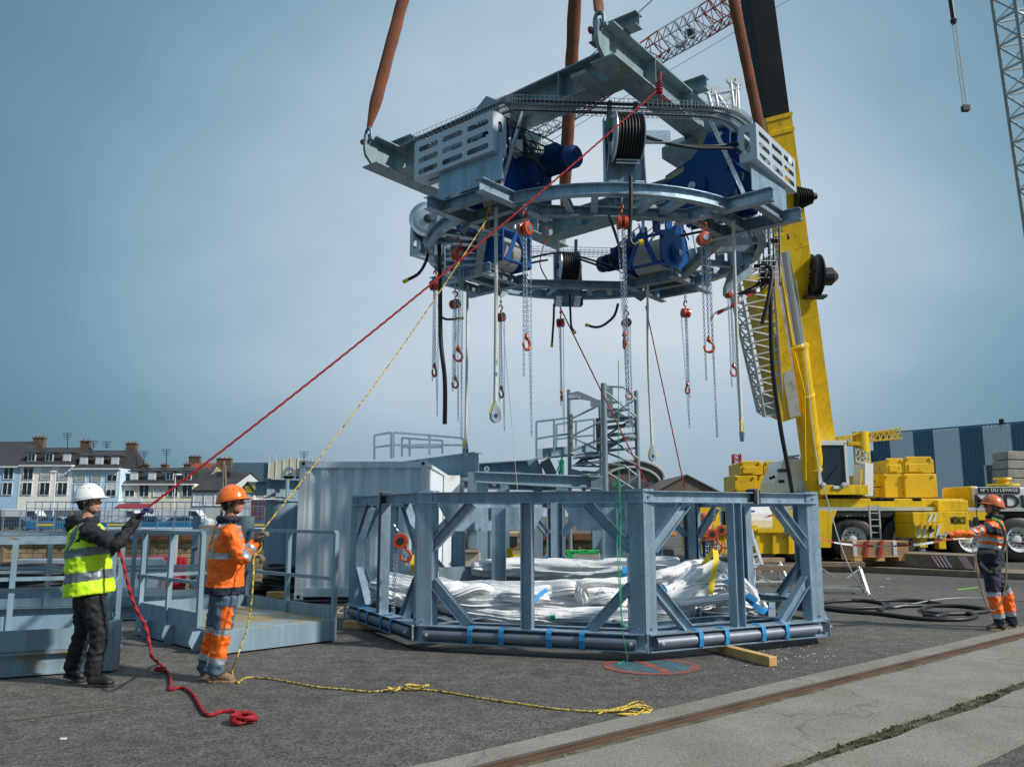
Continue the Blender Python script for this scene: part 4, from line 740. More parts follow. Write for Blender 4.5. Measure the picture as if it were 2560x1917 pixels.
# ================================================================ white fabric bundle inside the frame
rr = random.Random(3); b = MB()
def fold(P_, r0, n=40, sd=0):
    P_ = smoothpath(P_, 16); m_ = len(P_); rad = [r0*(.55+.45*math.sin(math.pi*i/(m_-1))**.5)*(1+.15*noise.noise(V((i*.09, sd, 0)))) for i in range(m_)]
    k0 = len(b.v); b.tube(P_, rad, n, cap=True)
    for j in range(k0, len(b.v)):
        v = V(b.v[j]); i = (j-k0)//n; a = 2*math.pi*((j-k0) % n)/n; c = P_[i]; q = v-c; tw = a+.5*math.sin(i*.035+sd)
        pl = noise.noise(V((2.6*math.cos(tw)+sd*5, 2.6*math.sin(tw), i*.028))); p2 = noise.noise(V((6*math.cos(tw)+sd*3, 6*math.sin(tw), i*.05))); cr = noise.noise(V((v.x*7, v.y*7, v.z*15+sd)))
        q *= 1+.32-1.0*abs(pl)-.26*abs(p2)+.05*cr; q.z *= .82; q.z += .012*noise.noise(V((v.x*3, v.y*3, sd))); b.v[j] = tuple(c+q)
def wx(px, py, Y): return at(px, py, Y)
F = [((935, 1455, 12.4), (1040, 1475, 11.6), (1200, 1500, 11.2), (1400, 1478, 11.3), (1560, 1480, 11.6), .20), ((960, 1440, 12.7), (1110, 1470, 12.0), (1280, 1482, 11.7), (1450, 1500, 11.3), (1600, 1500, 11.6), .20),
     ((1080, 1470, 12.2), (1180, 1500, 11.5), (1320, 1530, 11.0), (1450, 1530, 10.9), (1580, 1528, 11.1), .16), ((1100, 1520, 11.4), (1220, 1545, 11.0), (1350, 1553, 10.8), (1480, 1552, 10.8), (1600, 1548, 10.9), .10),
     ((1060, 1450, 12.9), (1200, 1470, 12.5), (1380, 1470, 12.2), (1560, 1465, 12.1), (1700, 1440, 12.4), .22), ((1560, 1500, 11.6), (1640, 1520, 11.4), (1720, 1500, 11.6), (1780, 1470, 12.0), (1830, 1450, 12.4), .20),
     ((1580, 1470, 12.2), (1680, 1460, 12.2), (1760, 1440, 12.4), (1830, 1470, 12.4), (1880, 1520, 12.2), .22), ((1600, 1535, 11.2), (1680, 1540, 11.2), (1750, 1510, 11.6), (1800, 1500, 12), (1860, 1520, 12), .12),
     ((1720, 1450, 12.3), (1780, 1490, 12.0), (1830, 1515, 11.9), (1870, 1525, 12.0), (1910, 1528, 12.2), .15), ((900, 1460, 12.8), (925, 1490, 12.5), (960, 1480, 12.2), (1010, 1460, 12.3), (1100, 1470, 12.2), .14),
     ((1690, 1480, 11.8), (1740, 1455, 11.8), (1780, 1435, 11.9), (1815, 1455, 11.9), (1850, 1490, 12.0), .19), ((1610, 1500, 11.4), (1680, 1490, 11.6), (1745, 1470, 11.7), (1800, 1460, 11.8), (1840, 1500, 11.9), (1890, 1530, 12), .15),
     ((1730, 1500, 12.1), (1770, 1530, 12.0), (1810, 1530, 11.9), (1840, 1520, 12.0), (1850, 1500, 12.2), .14)]
for k, f_ in enumerate(F): dn = 9 if k in (0, 1, 2, 4, 9) else -6; fold([wx(q[0], q[1]+dn, q[2]) for q in f_[:-1]], f_[-1]*(.84 if dn > 0 else 1.0), 40, k*1.7)
for k in range(9): rs = random.Random(k+40); x_ = rs.uniform(930, 1250); fold([wx(x_+rs.uniform(60, 110)*i, 1490+rs.uniform(-22, 28)-(12 if i > 4 else 0), 11.3+rs.uniform(-.3, .9)) for i in range(7)], rs.uniform(.06, .10), 26, k*3.3+50)
BL = b.build('fabric_bundle', WTEX, None, smooth=50); tag(BL, 'big bundle of folded white fabric slings lying inside the octagonal frame', 'fabric slings')
b = MB()
for k, f_ in enumerate((((1180, 1420, 15.2), (1300, 1418, 15.4), (1450, 1425, 15.2), (1560, 1420, 15.0), (1700, 1412, 14.8), .20), ((1330, 1418, 15.6), (1420, 1422, 15.6), (1520, 1420, 15.4), (1600, 1418, 15), (1690, 1420, 14.6), .17))): fold([wx(*q) for q in f_[:-1]], f_[-1], 36, k*2.7+9)
tag(b.build('fabric_roll', WTEX, smooth=70), 'second white fabric roll along the far side of the frame', 'fabric slings')
def band(P_, w_, m, label, cat='strap', name='webbing_strap', th=.006, nrm=None, par=None, sm=8):
    P_ = smoothpath(P_, sm); vs = []; fs = []; nrm = V(nrm or (0, -1, .1)).normalized()
    for i, p in enumerate(P_):
        d = (P_[min(i+1, len(P_)-1)]-P_[max(i-1, 0)]).normalized(); s_ = d.cross(nrm).normalized()*(w_/2); n_ = s_.cross(d).normalized()*(th/2); vs += [p-s_-n_, p+s_-n_, p+s_+n_, p-s_+n_]
        if i: k = 4*(i-1); fs += [(k+a, k+(a+1) % 4, k+4+(a+1) % 4, k+4+a) for a in range(4)]
    fs += [(0, 1, 2, 3), (len(vs)-4, len(vs)-3, len(vs)-2, len(vs)-1)]
    o = MB().add(vs, fs).build(name, m, par); return tag(o, label, cat) if par is None else o
band([wx(1335, 1505, 10.75), wx(1350, 1485, 10.85), wx(1368, 1474, 11.0)], .055, STRAP, 'blue strap looped over the fabric bundle behind the front mid post')
band([wx(1166, 1472, 11.3), wx(1195, 1462, 11.4), wx(1224, 1464, 11.5)], .06, STRAP, 'blue strap over the fabric bundle by the left inner post')
band([wx(1642, 1460, 11.3), wx(1660, 1475, 11.1), wx(1648, 1490, 11.1), wx(1672, 1505, 11.0)], .09, STRAP, 'crumpled blue strap just right of the front corner post')
band([wx(1718, 1402, 14.4), wx(1716, 1418, 14.3), wx(1712, 1432, 14.4)], .13, STRAP, 'blue strap round the far fabric roll')
band([wx(1562, 1415, 14.6), wx(1563, 1430, 14.5), wx(1560, 1445, 14.5)], .10, STRAP, 'short blue strap hanging between the two corner posts')
band([wx(1785, 1430, 11.8), wx(1830, 1462, 11.6), wx(1868, 1495, 11.6), wx(1905, 1527, 11.7), wx(1925, 1523, 12.0)], .075, STRAP, 'long blue strap running down the right end of the fabric bundle')
band([wx(1853, 1455, 11.8), wx(1862, 1480, 11.6), wx(1892, 1503, 11.6)], .07, STRAP, 'folded blue strap beside the right mid post')
band([wx(1775, 1485, 11.15), wx(1783, 1440, 11.3), wx(1790, 1400, 11.5), wx(1788, 1375, 11.7)], .075, YSTR, 'yellow lifting sling holding up the fabric bundle, right leg', 'sling')
band([wx(1748, 1425, 11.9), wx(1768, 1398, 11.8), wx(1785, 1374, 11.7)], .07, YSTR, 'yellow lifting sling holding up the fabric bundle, left leg', 'sling')
band([wx(1270, 1370, 16.5), wx(1278, 1400, 16.5), wx(1290, 1425, 16.5)], .12, YSTR, 'yellow sling at the far side of the frame', 'sling')
band([wx(1030, 1388, 11.0), wx(1033, 1410, 10.9), wx(1034, 1430, 11.0)], .07, YSTR, 'yellow sling end hanging from the lever hoist inside the left post', 'sling')
b = MB(); b.tube(smoothpath([wx(1352, 1545, 10.7), wx(1380, 1538, 10.7), wx(1385, 1545, 10.7)]), .012, 8); t = tag(b.build('shackle', GALVB), 'galvanised shackle with a green pin on the fabric bundle', 'shackle'); MB().cyl(wx(1378, 1543, 10.68), wx(1388, 1541, 10.66), .028, .028, 12).build('pin', GRNR, t)
t = thing('pin_bracket', 'pair of galvanised pin plates on the frame floor beside the fabric', 'bracket', tuple(wx(1740, 1540, 11.4)))
for q in (1735, 1752): p = wx(q, 1548, 11.3); MB().plate([p+V((-.02, -.06, 0)), p+V((-.02, .1, 0)), p+V((0, .1, .16)), p+V((0, .02, .2)), p+V((0, -.06, .16))], .02, (1, 0, 0)).build('plate', GALVB, t)
# ================================================================ suspended frame
RC = V((1.25, 12.42, 0)); RZ = 5.5; RR = 2.53; GZ = 6.95; GH = .44
SF = thing('suspended_frame', 'grey steel winch frame with blue winches and slotted covers hanging from the crane', 'lifting frame', (RC.x, RC.y, RZ))
t = SF
def rp(deg, r, z=0): return V((RC.x+r*math.cos(R(deg)), RC.y+r*math.sin(R(deg)), z))
QA = [230, 319.5, 51, 139]
for k in range(4):                                                          # curved outer channel and straight inner chord between platforms
    a0, a1 = QA[k]+11, QA[(k+1) % 4]-11
    if a1 < a0: a1 += 360
    arc = [rp(a0+(a1-a0)*i/14, RR, RZ+.09) for i in range(15)]; MB().sweep(arc, prof_i(.15, .12, .012, .01)).build('ring_beam', GALV, t)
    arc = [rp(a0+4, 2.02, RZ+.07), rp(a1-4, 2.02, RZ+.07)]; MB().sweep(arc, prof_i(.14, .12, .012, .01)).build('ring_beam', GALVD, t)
    for f_ in (.22, .36, .64, .78):
        g = a0+(a1-a0)*f_; MB().cb(rp(g, RR-.06, RZ+.085), rp(g, 1.80/math.cos(R(g-(a0+a1)/2)), RZ+.085), .09, .09).build('cross_beam', GALV, t)
    for f_ in (0.02, .5, .98):
        g = a0+(a1-a0)*f_; c = rp(g, RR-.12, RZ); rd = V((math.cos(R(g)), math.sin(R(g)), 0)); tg = V((-rd.y, rd.x, 0))
        MB().plate([c+tg*.17, c-tg*.17, c-tg*.12-U*.04, c-U*.13, c+tg*.12-U*.04], .014, rd).build('hoist_lug', GALVD, t)
def frame_at(k): g = R(QA[k]); rd = V((math.cos(g), math.sin(g), 0)); return rd, V((-rd.y, rd.x, 0))
for k in range(4):
    rd, tg = frame_at(k); c = RC+U*(RZ+.09)
    for s_ in (-.46, .46): MB().ib(c+rd*1.72+tg*s_, c+rd*3.12+tg*s_, .17, .13, .012, .01).build('platform_beam', GALV, t)
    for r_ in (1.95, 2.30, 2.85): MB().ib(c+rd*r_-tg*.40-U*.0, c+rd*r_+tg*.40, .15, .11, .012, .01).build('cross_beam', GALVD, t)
    for s_ in (-.5, .5):
        MB().bar(c+rd*2.75+tg*s_+U*.085, c+rd*2.32+tg*s_+U*1.25, .055, .012, tg).build('tie_bar', GALVB, t)
    # galvanised side screen between cabinet and platform, on the outer side
    q = c+rd*2.86+U*.12; MB().plate([q-tg*.50, q+tg*.62, q+tg*.62+U*.62, q-tg*.50+U*.62], .012, rd).build('screen_plate', GALV, t)
# slotted covers
SLC = mat('cover_sheet', (.50, .56, .63), .42, .35, .06, 2)
def cabinet(o, ux, inw, W_, H_, D_, cols=3, rows=3):
    """o lower corner of outer face; ux along face; inw horizontal direction to the inside"""
    b = MB(); sl = []
    for r_ in range(rows):
        y0 = H_*(.10+.30*r_); y1 = y0+H_*.14
        for i in range(cols): x0 = W_*(.06+.315*i); sl.append((x0, y0, x0+W_*.26, y1))
    b.slotted(o, ux, U, W_, H_, .006, sl); bs = [(W_*(.1+.3*i), D_*.4, W_*(.1+.3*i)+W_*.22, D_*.6) for i in range(3)]
    b.slotted(V(o)+inw*.0035, ux, inw, W_, D_, .006, bs); b.slotted(V(o)+U*H_+inw*.0035, ux, inw, W_, D_, .006, bs)
    for e_ in (0, W_): b.slotted(V(o)+ux*e_+inw*.004+U*.004, U, inw, H_-.008, D_-.01, .006, [(H_*.2, D_*.35, H_*.8, D_*.65)])
    ob = b.build('slotted_cover', SLC, t)
    b = MB(); b.plate([V(o)+inw*(D_-.01)+ux*.02, V(o)+inw*(D_-.01)+ux*(W_-.02), V(o)+inw*(D_-.01)+ux*(W_-.02)+U*H_*.7, V(o)+inw*(D_-.01)+ux*.02+U*H_*.7], .01); b.build('back_plate', GALVD, ob)
    b = MB(); rr = random.Random(int(o[0]*50)); [b.box(*(V(o)+ux*x+inw*(D_*.5)+U*(H_*z))-V((.05, .05, .05)), *(V(o)+ux*x+inw*(D_*.5)+U*(H_*z))+V((.05, .05, .06))) for x, z in [(rr.uniform(.1, W_-.1), rr.uniform(.2, .7)) for _ in range(7)]]; b.build('fitting', CREAMG, ob)
def at_z(px, py, z): return gp(px, py, z)
pl_, pr_ = gp(1035, 452, 6.08), gp(1232, 376, 6.08)
d = (pr_-pl_); Wc = d.length; ux = d.normalized(); cabinet(pl_, ux, V((-ux.y, ux.x, 0)), Wc, .54, .26)
CABL = (pl_, ux)
pl_, pr_ = gp(1893, 397, 6.08), gp(1991, 482, 6.08); d = pr_-pl_; ux = d.normalized(); cabinet(pl_, ux, V((-ux.y, ux.x, 0)), d.length, .50, .24)
o = MB().plate([pl_+ux*(d.length*.80)+U*.36-V((-ux.y, ux.x, 0))*.008, pl_+ux*(d.length*.89)+U*.36-V((-ux.y, ux.x, 0))*.008, pl_+ux*(d.length*.89)+U*.46-V((-ux.y, ux.x, 0))*.008, pl_+ux*(d.length*.80)+U*.46-V((-ux.y, ux.x, 0))*.008], .004).build('rating_label', WHT, t)
for k in (2, 3):
    rd, tg = frame_at(k); cabinet(RC+rd*3.0-tg*.2+U*5.9, tg*(1 if k == 2 else 1), -rd, 1.3, .5, .25)
# winches
def winch(k, motor, r_in=2.12, lat=0.0, drum=True):
    rd, tg = frame_at(k); c = RC+rd*2.05+tg*lat+U*(RZ+.2); w_ = thing('winch', None, None, tuple(c)); w_.parent = SF; w_.matrix_parent_inverse = MW[SF.name].inverted()
    P = lambda r_, z, s_: c+rd*r_+U*z+tg*s_
    w_.location = c
    out = [(-.52, 0), (.50, 0), (.52, .28), (.44, .60), (.34, .78), (.30, 1.02), (.16, 1.04), (.08, .90), (-.10, .74), (-.34, .66), (-.52, .60)]
    for j, s_ in enumerate((-.36, .36)):
        o = MB().plate([P(x, z, s_) for x, z in out], .035, tg).build('side_plate', BLUE, w_, bev=.006); sg = -1 if s_ < 0 else 1
        MB().lathe(P(-.05, .30, s_+sg*.018), tg*sg, [(0, .17), (.05, .17), (.055, .13), (.075, .13), (.08, .06), (.10, .055)], 24).build('bearing_hub', BLUE, o, smooth=35)
        MB().lathe(P(-.05, .30, s_+sg*.118), tg*sg, [(0, .055), (.012, .055), (.014, .03), (.03, .03)], 12).build('shaft_end', GALVB, o)
        b = MB(); [b.lathe(P(x, z, s_+sg*.018), tg*sg, [(0, .03), (.025, .03), (.03, .018)], 8) for x, z in ((-.45, .07), (.44, .07), (-.46, .5), (.42, .45), (.22, .96))]; b.build('bolt', BLUE, o)
        if k in (0, 1): MB().plate([P(x, z, s_+sg*.022) for x, z in ((-.50, .50), (-.22, .58), (-.22, .66), (-.50, .58))], .004, tg).build('name_plate', mat('name_plate', (.38, .36, .18), .4, .3, .3, 20), o)
    b = MB(); b.tube([P(-.05, .30, -.34), P(-.05, .30, .34)], .27, 28); b.build('drum', BLUE, w_, smooth=40)
    pr = [];
    for i in range(27): h_ = .62*i/27; pr += [(h_, .285), (h_+.62/54, .305)]
    MB().lathe(P(-.05, .30, -.31), tg, pr+[(.62, .285)], 28).build('rope_winding', ROPEW, w_)
    for x, z in ((-.49, .55), (-.49, .05), (.47, .05), (.40, .62)): MB().cyl(P(x, z, -.38), P(x, z, .38), .028, .028, 10).build('tie_rod', BLUE, w_, smooth=40)
    b = MB(); [b.plate([P(-.53, .02, s_), P(-.53, .02, s_+q*.10), P(-.53, .60, q*.03), P(-.53, .60, -q*.06)], .014, rd) for s_, q in ((-.33, 1), (.33, -1))]; b.build('cross_brace', BLUE, w_)
    # gearbox and motor
    sg = motor; b = MB(); b.lathe(P(.02, .42, sg*.38), tg*sg, [(0, .24), (.08, .24), (.09, .18), (.20, .17), (.21, .20), (.23, .20), (.24, .15), (.30, .15)], 26); [b.lathe(P(.02+.235*math.cos(a), .42+.235*math.sin(a), sg*.46), tg*sg, [(0, .018), (.05, .018)], 6) for a in [i*math.pi/7 for i in range(14)]]
    b.build('gearbox', BLUE, w_, smooth=35)
    mo = MB().lathe(P(.02, .42, sg*.66), tg*sg, [(0, .15), (.03, .155), (.04, .13), (.40, .13), (.41, .15), (.50, .15), (.54, .13), (.55, .06)], 26).build('motor', BLUEM, w_, smooth=35)
    b = MB()
    for i in range(26): a = 2*math.pi*i/26; q = P(.02+.142*math.cos(a), .42+.142*math.sin(a), sg*.70); b.bar(q, q+tg*(sg*.34), .006, .034, rd*math.cos(a)+U*math.sin(a))
    b.build('cooling_fin', BLUEM, mo)
    MB().sweep([P(.02, .61, sg*.72), P(.02, .61, sg*.92)], prof_r(.11, .17)).build('terminal_box', BLUEM, mo, bev=.012)
    # twin sheave lugs and hanger rod
    for s_ in (-.12, .12): MB().plate([P(x, z, s_) for x, z in ((.12, .85), (.36, .85), (.38, 1.12), (.31, 1.2), (.17, 1.2), (.10, 1.1))], .03, tg).build('lug', BLUE, w_, bev=.01)
    MB().cyl(P(.24, 1.08, -.16), P(.24, 1.08, .16), .035, .035, 14).build('pin', GALVB, w_, smooth=40)
    MB().lathe(P(.24, 1.1, 0), (0, 0, 1), [(0, .03), (.1, .03), (.1, .05), (.13, .05), (.13, .025), (.2, .025)], 12).build('load_cell', GALVB, w_)
    b = MB(); [b.tube(smoothpath([P(.1, .75, sg*.5), P(.1+.1*i, .55+.06*i, sg*(.62+.03*i)), P(-.1, .62, sg*.8)]), .012, 6) for i in range(3)]; rs = random.Random(k)
    for i in range(9): b.tube(smoothpath([P(rs.uniform(-.3, .4), rs.uniform(.5, .95), sg*rs.uniform(.4, .5)), P(rs.uniform(-.3, .4), rs.uniform(.1, .7), sg*rs.uniform(.5, .72)), P(rs.uniform(-.2, .4), rs.uniform(.2, .8), sg*rs.uniform(.45, .9)), P(rs.uniform(.1, .5), rs.uniform(.6, 1.1), sg*rs.uniform(.1, .5))], 6), rs.choice((.008, .011)), 5)
    b.build('cable', BLACK, w_)
    for i in range(3): q = P(-.1+.2*i, .80-.12*i, sg*.39); MB().lathe(q, tg*sg, [(0, .055), (.02, .055), (.022, .04), (.05, .04), (.055, .018)], 14).build('guide_roller', GALVB, w_)
    b = MB(); b.plate([P(.05, .86, sg*.41), P(-.16, .46, sg*.41), P(-.10, .42, sg*.41), P(.12, .82, sg*.41)], .02, tg); b.build('link_plate', GALVB, w_)
    b = MB(); b.box(*(P(.34, .62, sg*.44)-V((.09, .07, .08))), *(P(.34, .62, sg*.44)+V((.09, .07, .10)))); b.build('limit_switch_box', CREAMG, w_)
    return w_
W = [winch(0, 1), winch(1, 1), winch(2, 1), winch(3, 1)]
for o in W:
    for q in ('category', 'label', 'group'):
        if q in o: del o[q]
# hanger caps under the girders
def cap(p, w_, d_, h_, rz):
    p = V(p); cx, sx = math.cos(rz), math.sin(rz); X_, Y_ = V((cx, sx, 0)), V((-sx, cx, 0)); b = MB()
    q = [p-X_*w_-Y_*d_, p+X_*w_-Y_*d_, p+X_*w_+Y_*d_, p-X_*w_+Y_*d_]; r0, r1 = p-Y_*d_+U*h_, p+Y_*d_+U*h_
    b.add([*q, *[x+U*.16 for x in q], r0, r1], [(3, 2, 1, 0), (0, 1, 5, 8, 4), (2, 3, 7, 9, 6), (1, 2, 6, 5), (3, 0, 4, 7), (4, 8, 9, 7), (5, 6, 9, 8)]); return b.build('hanger_cap', PAINT, t)
for k in range(4):
    rd, tg = frame_at(k); p = RC+rd*2.29+U*(RZ+1.36); cap(p, .24, .20, .32, R(QA[k]+90)); MB().cyl(p-U*.16, p+U*.0, .03, .03, 10).build('hanger_rod', GALVB, t)
    p = RC+rd*1.60+U*(RZ+1.15); cap(p, .22, .2, .34, R(QA[k]+90)); MB().cyl(p-U*.30, p, .028, .028, 10).build('hanger_rod', GALVB, t)
# girders
nT, rT = V((1.08, 9.2, GZ)), V((4.30, 13.3, GZ)); lT, fT = V((-2.22, 12.25, GZ)), V((1.02, 16.3, GZ))
HB = GH/2
def girder2(a, c, name='main_girder', gh=GH):
    o = MB().ib(a+U*gh/2, c+U*gh/2, gh, .34, .022, .016).build(name, PAINT, t); d = (c-a).normalized(); s_ = V((d.y, -d.x, 0)); L = (c-a).length; n = 5
    for i in range(1, n):
        q = a+d*(L*(i/n)); b = MB()
        for g in (-1, 1): b.plate([q+s_*(g*.01)+U*.024, q+s_*(g*.165)+U*.024, q+s_*(g*.165)+U*(GH-.024), q+s_*(g*.01)+U*(GH-.024)], .012, d)
        b.build('stiffener', PAINT, o)
    b = MB(); [b.cyl(a+d*(.3+.42*i)+s_*.09+U*(-.004), a+d*(.3+.42*i)+s_*.09+U*.002, .016, .016, 8) for i in range(int(L/.42)-1)]; b.build('bolt_hole', DARK, o); return d, s_
dG, sG = girder2(nT, rT); girder2(lT, fT)
j0 = nT+dG*.62; j1 = lT+dG*.62; j2 = rT-dG*.55; j3 = fT-dG*.55
girder2(j0-sG*.165+U*.004, j1+sG*.165+U*.004, 'cross_girder', GH-.008); girder2(j2-sG*.165+U*.004, j3+sG*.165+U*.004, 'cross_girder', GH-.008)
def seg_in(a, c, n1, n2): return
# girder ends: lug plate, shackle; short stub beams on top
def lugend(p, d, sgn, py=None):
    s_ = V((d.y, -d.x, 0)); e_ = p-d*sgn*.0; pts = [e_+d*sgn*.02+U*.03, e_-d*sgn*.10+U*.13, e_-d*sgn*.13+U*.24, e_-d*sgn*.12+U*.46, e_-d*sgn*.04+U*.50, e_+d*sgn*.12+U*.415, e_+d*sgn*.14+U*.03]
    o = MB().plate(pts, .05, s_).build('lifting_lug', PAINT, t); h_ = e_-d*sgn*.05+U*.40
    MB().lathe(h_-s_*.032, s_, [(0, .02), (0, .055), (.064, .055), (.064, .02)], 18).build('lug_boss', GALVD, o)
    b = MB(); b.tube(smoothpath([h_-s_*.06, h_-s_*.065+U*.08, h_-s_*.045+U*.16, h_+U*.19, h_+s_*.045+U*.16, h_+s_*.065+U*.08, h_+s_*.06], 5), .024, 10); b.cyl(h_-s_*.11, h_+s_*.11, .026, .026, 12); sh = b.build('shackle', GALVD, t, smooth=45)
    MB().lathe(h_-s_*.11, -s_, [(0, .045), (.03, .045)], 8).build('red_nut', REDP, sh); return h_+U*.17
H0 = lugend(nT, dG, 1); H1 = lugend(lT, dG, 1); H2 = lugend(rT, dG, -1); H3 = lugend(fT, dG, -1)
for p, dd in ((nT+dG*.32, sG), (lT+dG*.62, sG), (nT+dG*2.2, sG)):
    q = p+U*(GH+.0); Lb = .34 if p is not None else .3; MB().ib(q-dd*.34+U*.10, q+dd*.34+U*.10, .18, .16, .014, .01).build('stub_beam', PAINT, t)
MB().plate([nT+dG*.1-sG*.30+U*.0, nT+dG*.45-sG*.30, nT+dG*.45-sG*.52+U*.0, nT+dG*.1-sG*.52], .05).build('side_flange', PAINTR, t)
# hangers from girder down to the ring
for g, z1 in ((200, GZ), (160, GZ), (20, GZ), (340, GZ), (250, GZ), (290, GZ), (75, GZ), (105, GZ)):
    p = rp(g, RR-.2, 0); 
    if g in (200, 160, 20): MB().ib(p+U*(RZ+.15), p+U*z1, .14, .12, .012, .01, up=(0, 1, 0)).build('hanger_post', PAINT, t)
# cable tray: wire basket with cables, polygon over the ring
TZ = 6.66; TY = 9.85
def A_(px, py, Y): return at(px, py, Y)
TR = [A_(1036, 352, 10.9), A_(1160, 300, 10.3), A_(1250, 262, 9.95), A_(1292, 256, 9.9), A_(1420, 260, 9.9), A_(1560, 265, 9.95), A_(1700, 270, 10.0), A_(1800, 276, 10.05), A_(1850, 290, 10.2), A_(1880, 312, 10.4)]
TR = smoothpath([V((p.x, p.y, 6.63 if i > 1 else (6.55 if i == 1 else 6.5))) if False else p for i, p in enumerate(TR)], 6)
def offs(P_, o, z):
    r_ = []
    for i, p in enumerate(P_):
        d = P_[min(i+1, len(P_)-1)]-P_[max(i-1, 0)]; d.z = 0; d.normalize(); r_.append(p+V((-d.y, d.x, 0))*o+U*z)
    return r_
WM = mat('tray_wire', (.30, .36, .42), .4, .6); b = MB()
for o_, z in ((0, .10), (0, .05), (0, 0), (.06, 0), (.12, 0), (.18, 0), (.24, 0), (.30, 0), (.30, .05), (.30, .10)): b.tube(offs(TR, o_, z), .0035, 4)
lo = [offs(TR, o_, z) for o_, z in ((0, .1), (0, 0), (.30, 0), (.30, .1))]
for i in range(0, len(TR)):
    for k in range(3): b.bar(lo[k][i], lo[k+1][i], .006)
    if i < len(TR)-1:
        for k in range(3): b.bar((lo[k][i]+lo[k][i+1])/2, (lo[k+1][i]+lo[k+1][i+1])/2, .006)
b.build('cable_tray', WM, t); b = MB(); b.tube(offs(TR, .03, .035), .022, 8); b.tube(offs(TR, .25, .03), .020, 8); b.tube(offs(TR, .10, .02), .014, 6); b.build('cable', BLACK, t)
# far tray and right hand cable ladder
a, c = A_(1290, 628, 14.6), A_(1560, 634, 14.6); b = MB()
for z in (0, .05, .10): b.tube([a+U*z, c+U*z], .005, 4); b.tube([a+U*z+V((0, .25, 0)), c+U*z+V((0, .25, 0))], .005, 4)
for i in range(26): p = a.lerp(c, i/25); b.bar(p+U*.1, p, .006); b.bar(p, p+V((0, .25, 0)), .006)
b.build('cable_tray', WM, t)
b = MB()
for px in (1905, 1918, 1930, 1945): b.tube([A_(px, 470, 12.2), A_(px+3, 600, 12.2), A_(px+5, 715, 12.4)], .012, 6)
b.build('cable', BLACK, t); b = MB()
for i in range(17): b.bar(A_(1900, 470+i*14, 12.2), A_(1950, 470+i*14, 12.3), .01)
for px in (1900, 1925, 1950): b.bar(A_(px, 468, 12.2), A_(px, 705, 12.3), .012)
b.build('cable_ladder', WM, t)
b = MB(); b.plate([A_(1808, 720, 12.6), A_(1808, 740, 12.6), A_(1880, 682, 13.2), A_(1880, 626, 13.2), A_(1838, 640, 12.6)], .012); b.build('side_plate', GALVD, t)
b = MB(); rr = random.Random(8)
for i in range(7): b.tube(smoothpath([A_(1905+i*6, 660+rr.uniform(-20, 20), 12.4), A_(1900+i*4, 700, 12.4), A_(1860+i*6, 725+rr.uniform(-6, 8), 12.6), A_(1835+i*3, 735, 12.8)], 5), .013, 6)
b.build('loose_cable', BLACK, t)
b = MB(); b.box(*A_(1835, 640, 12.7), *(A_(1885, 600, 12.7)+V((.1, .4, .0)))); b.plate([A_(1860, 612, 12.3), A_(1920, 606, 12.3), A_(1920, 618, 12.3), A_(1860, 628, 12.3)], .05); b.build('junction_box', GALVD, t)
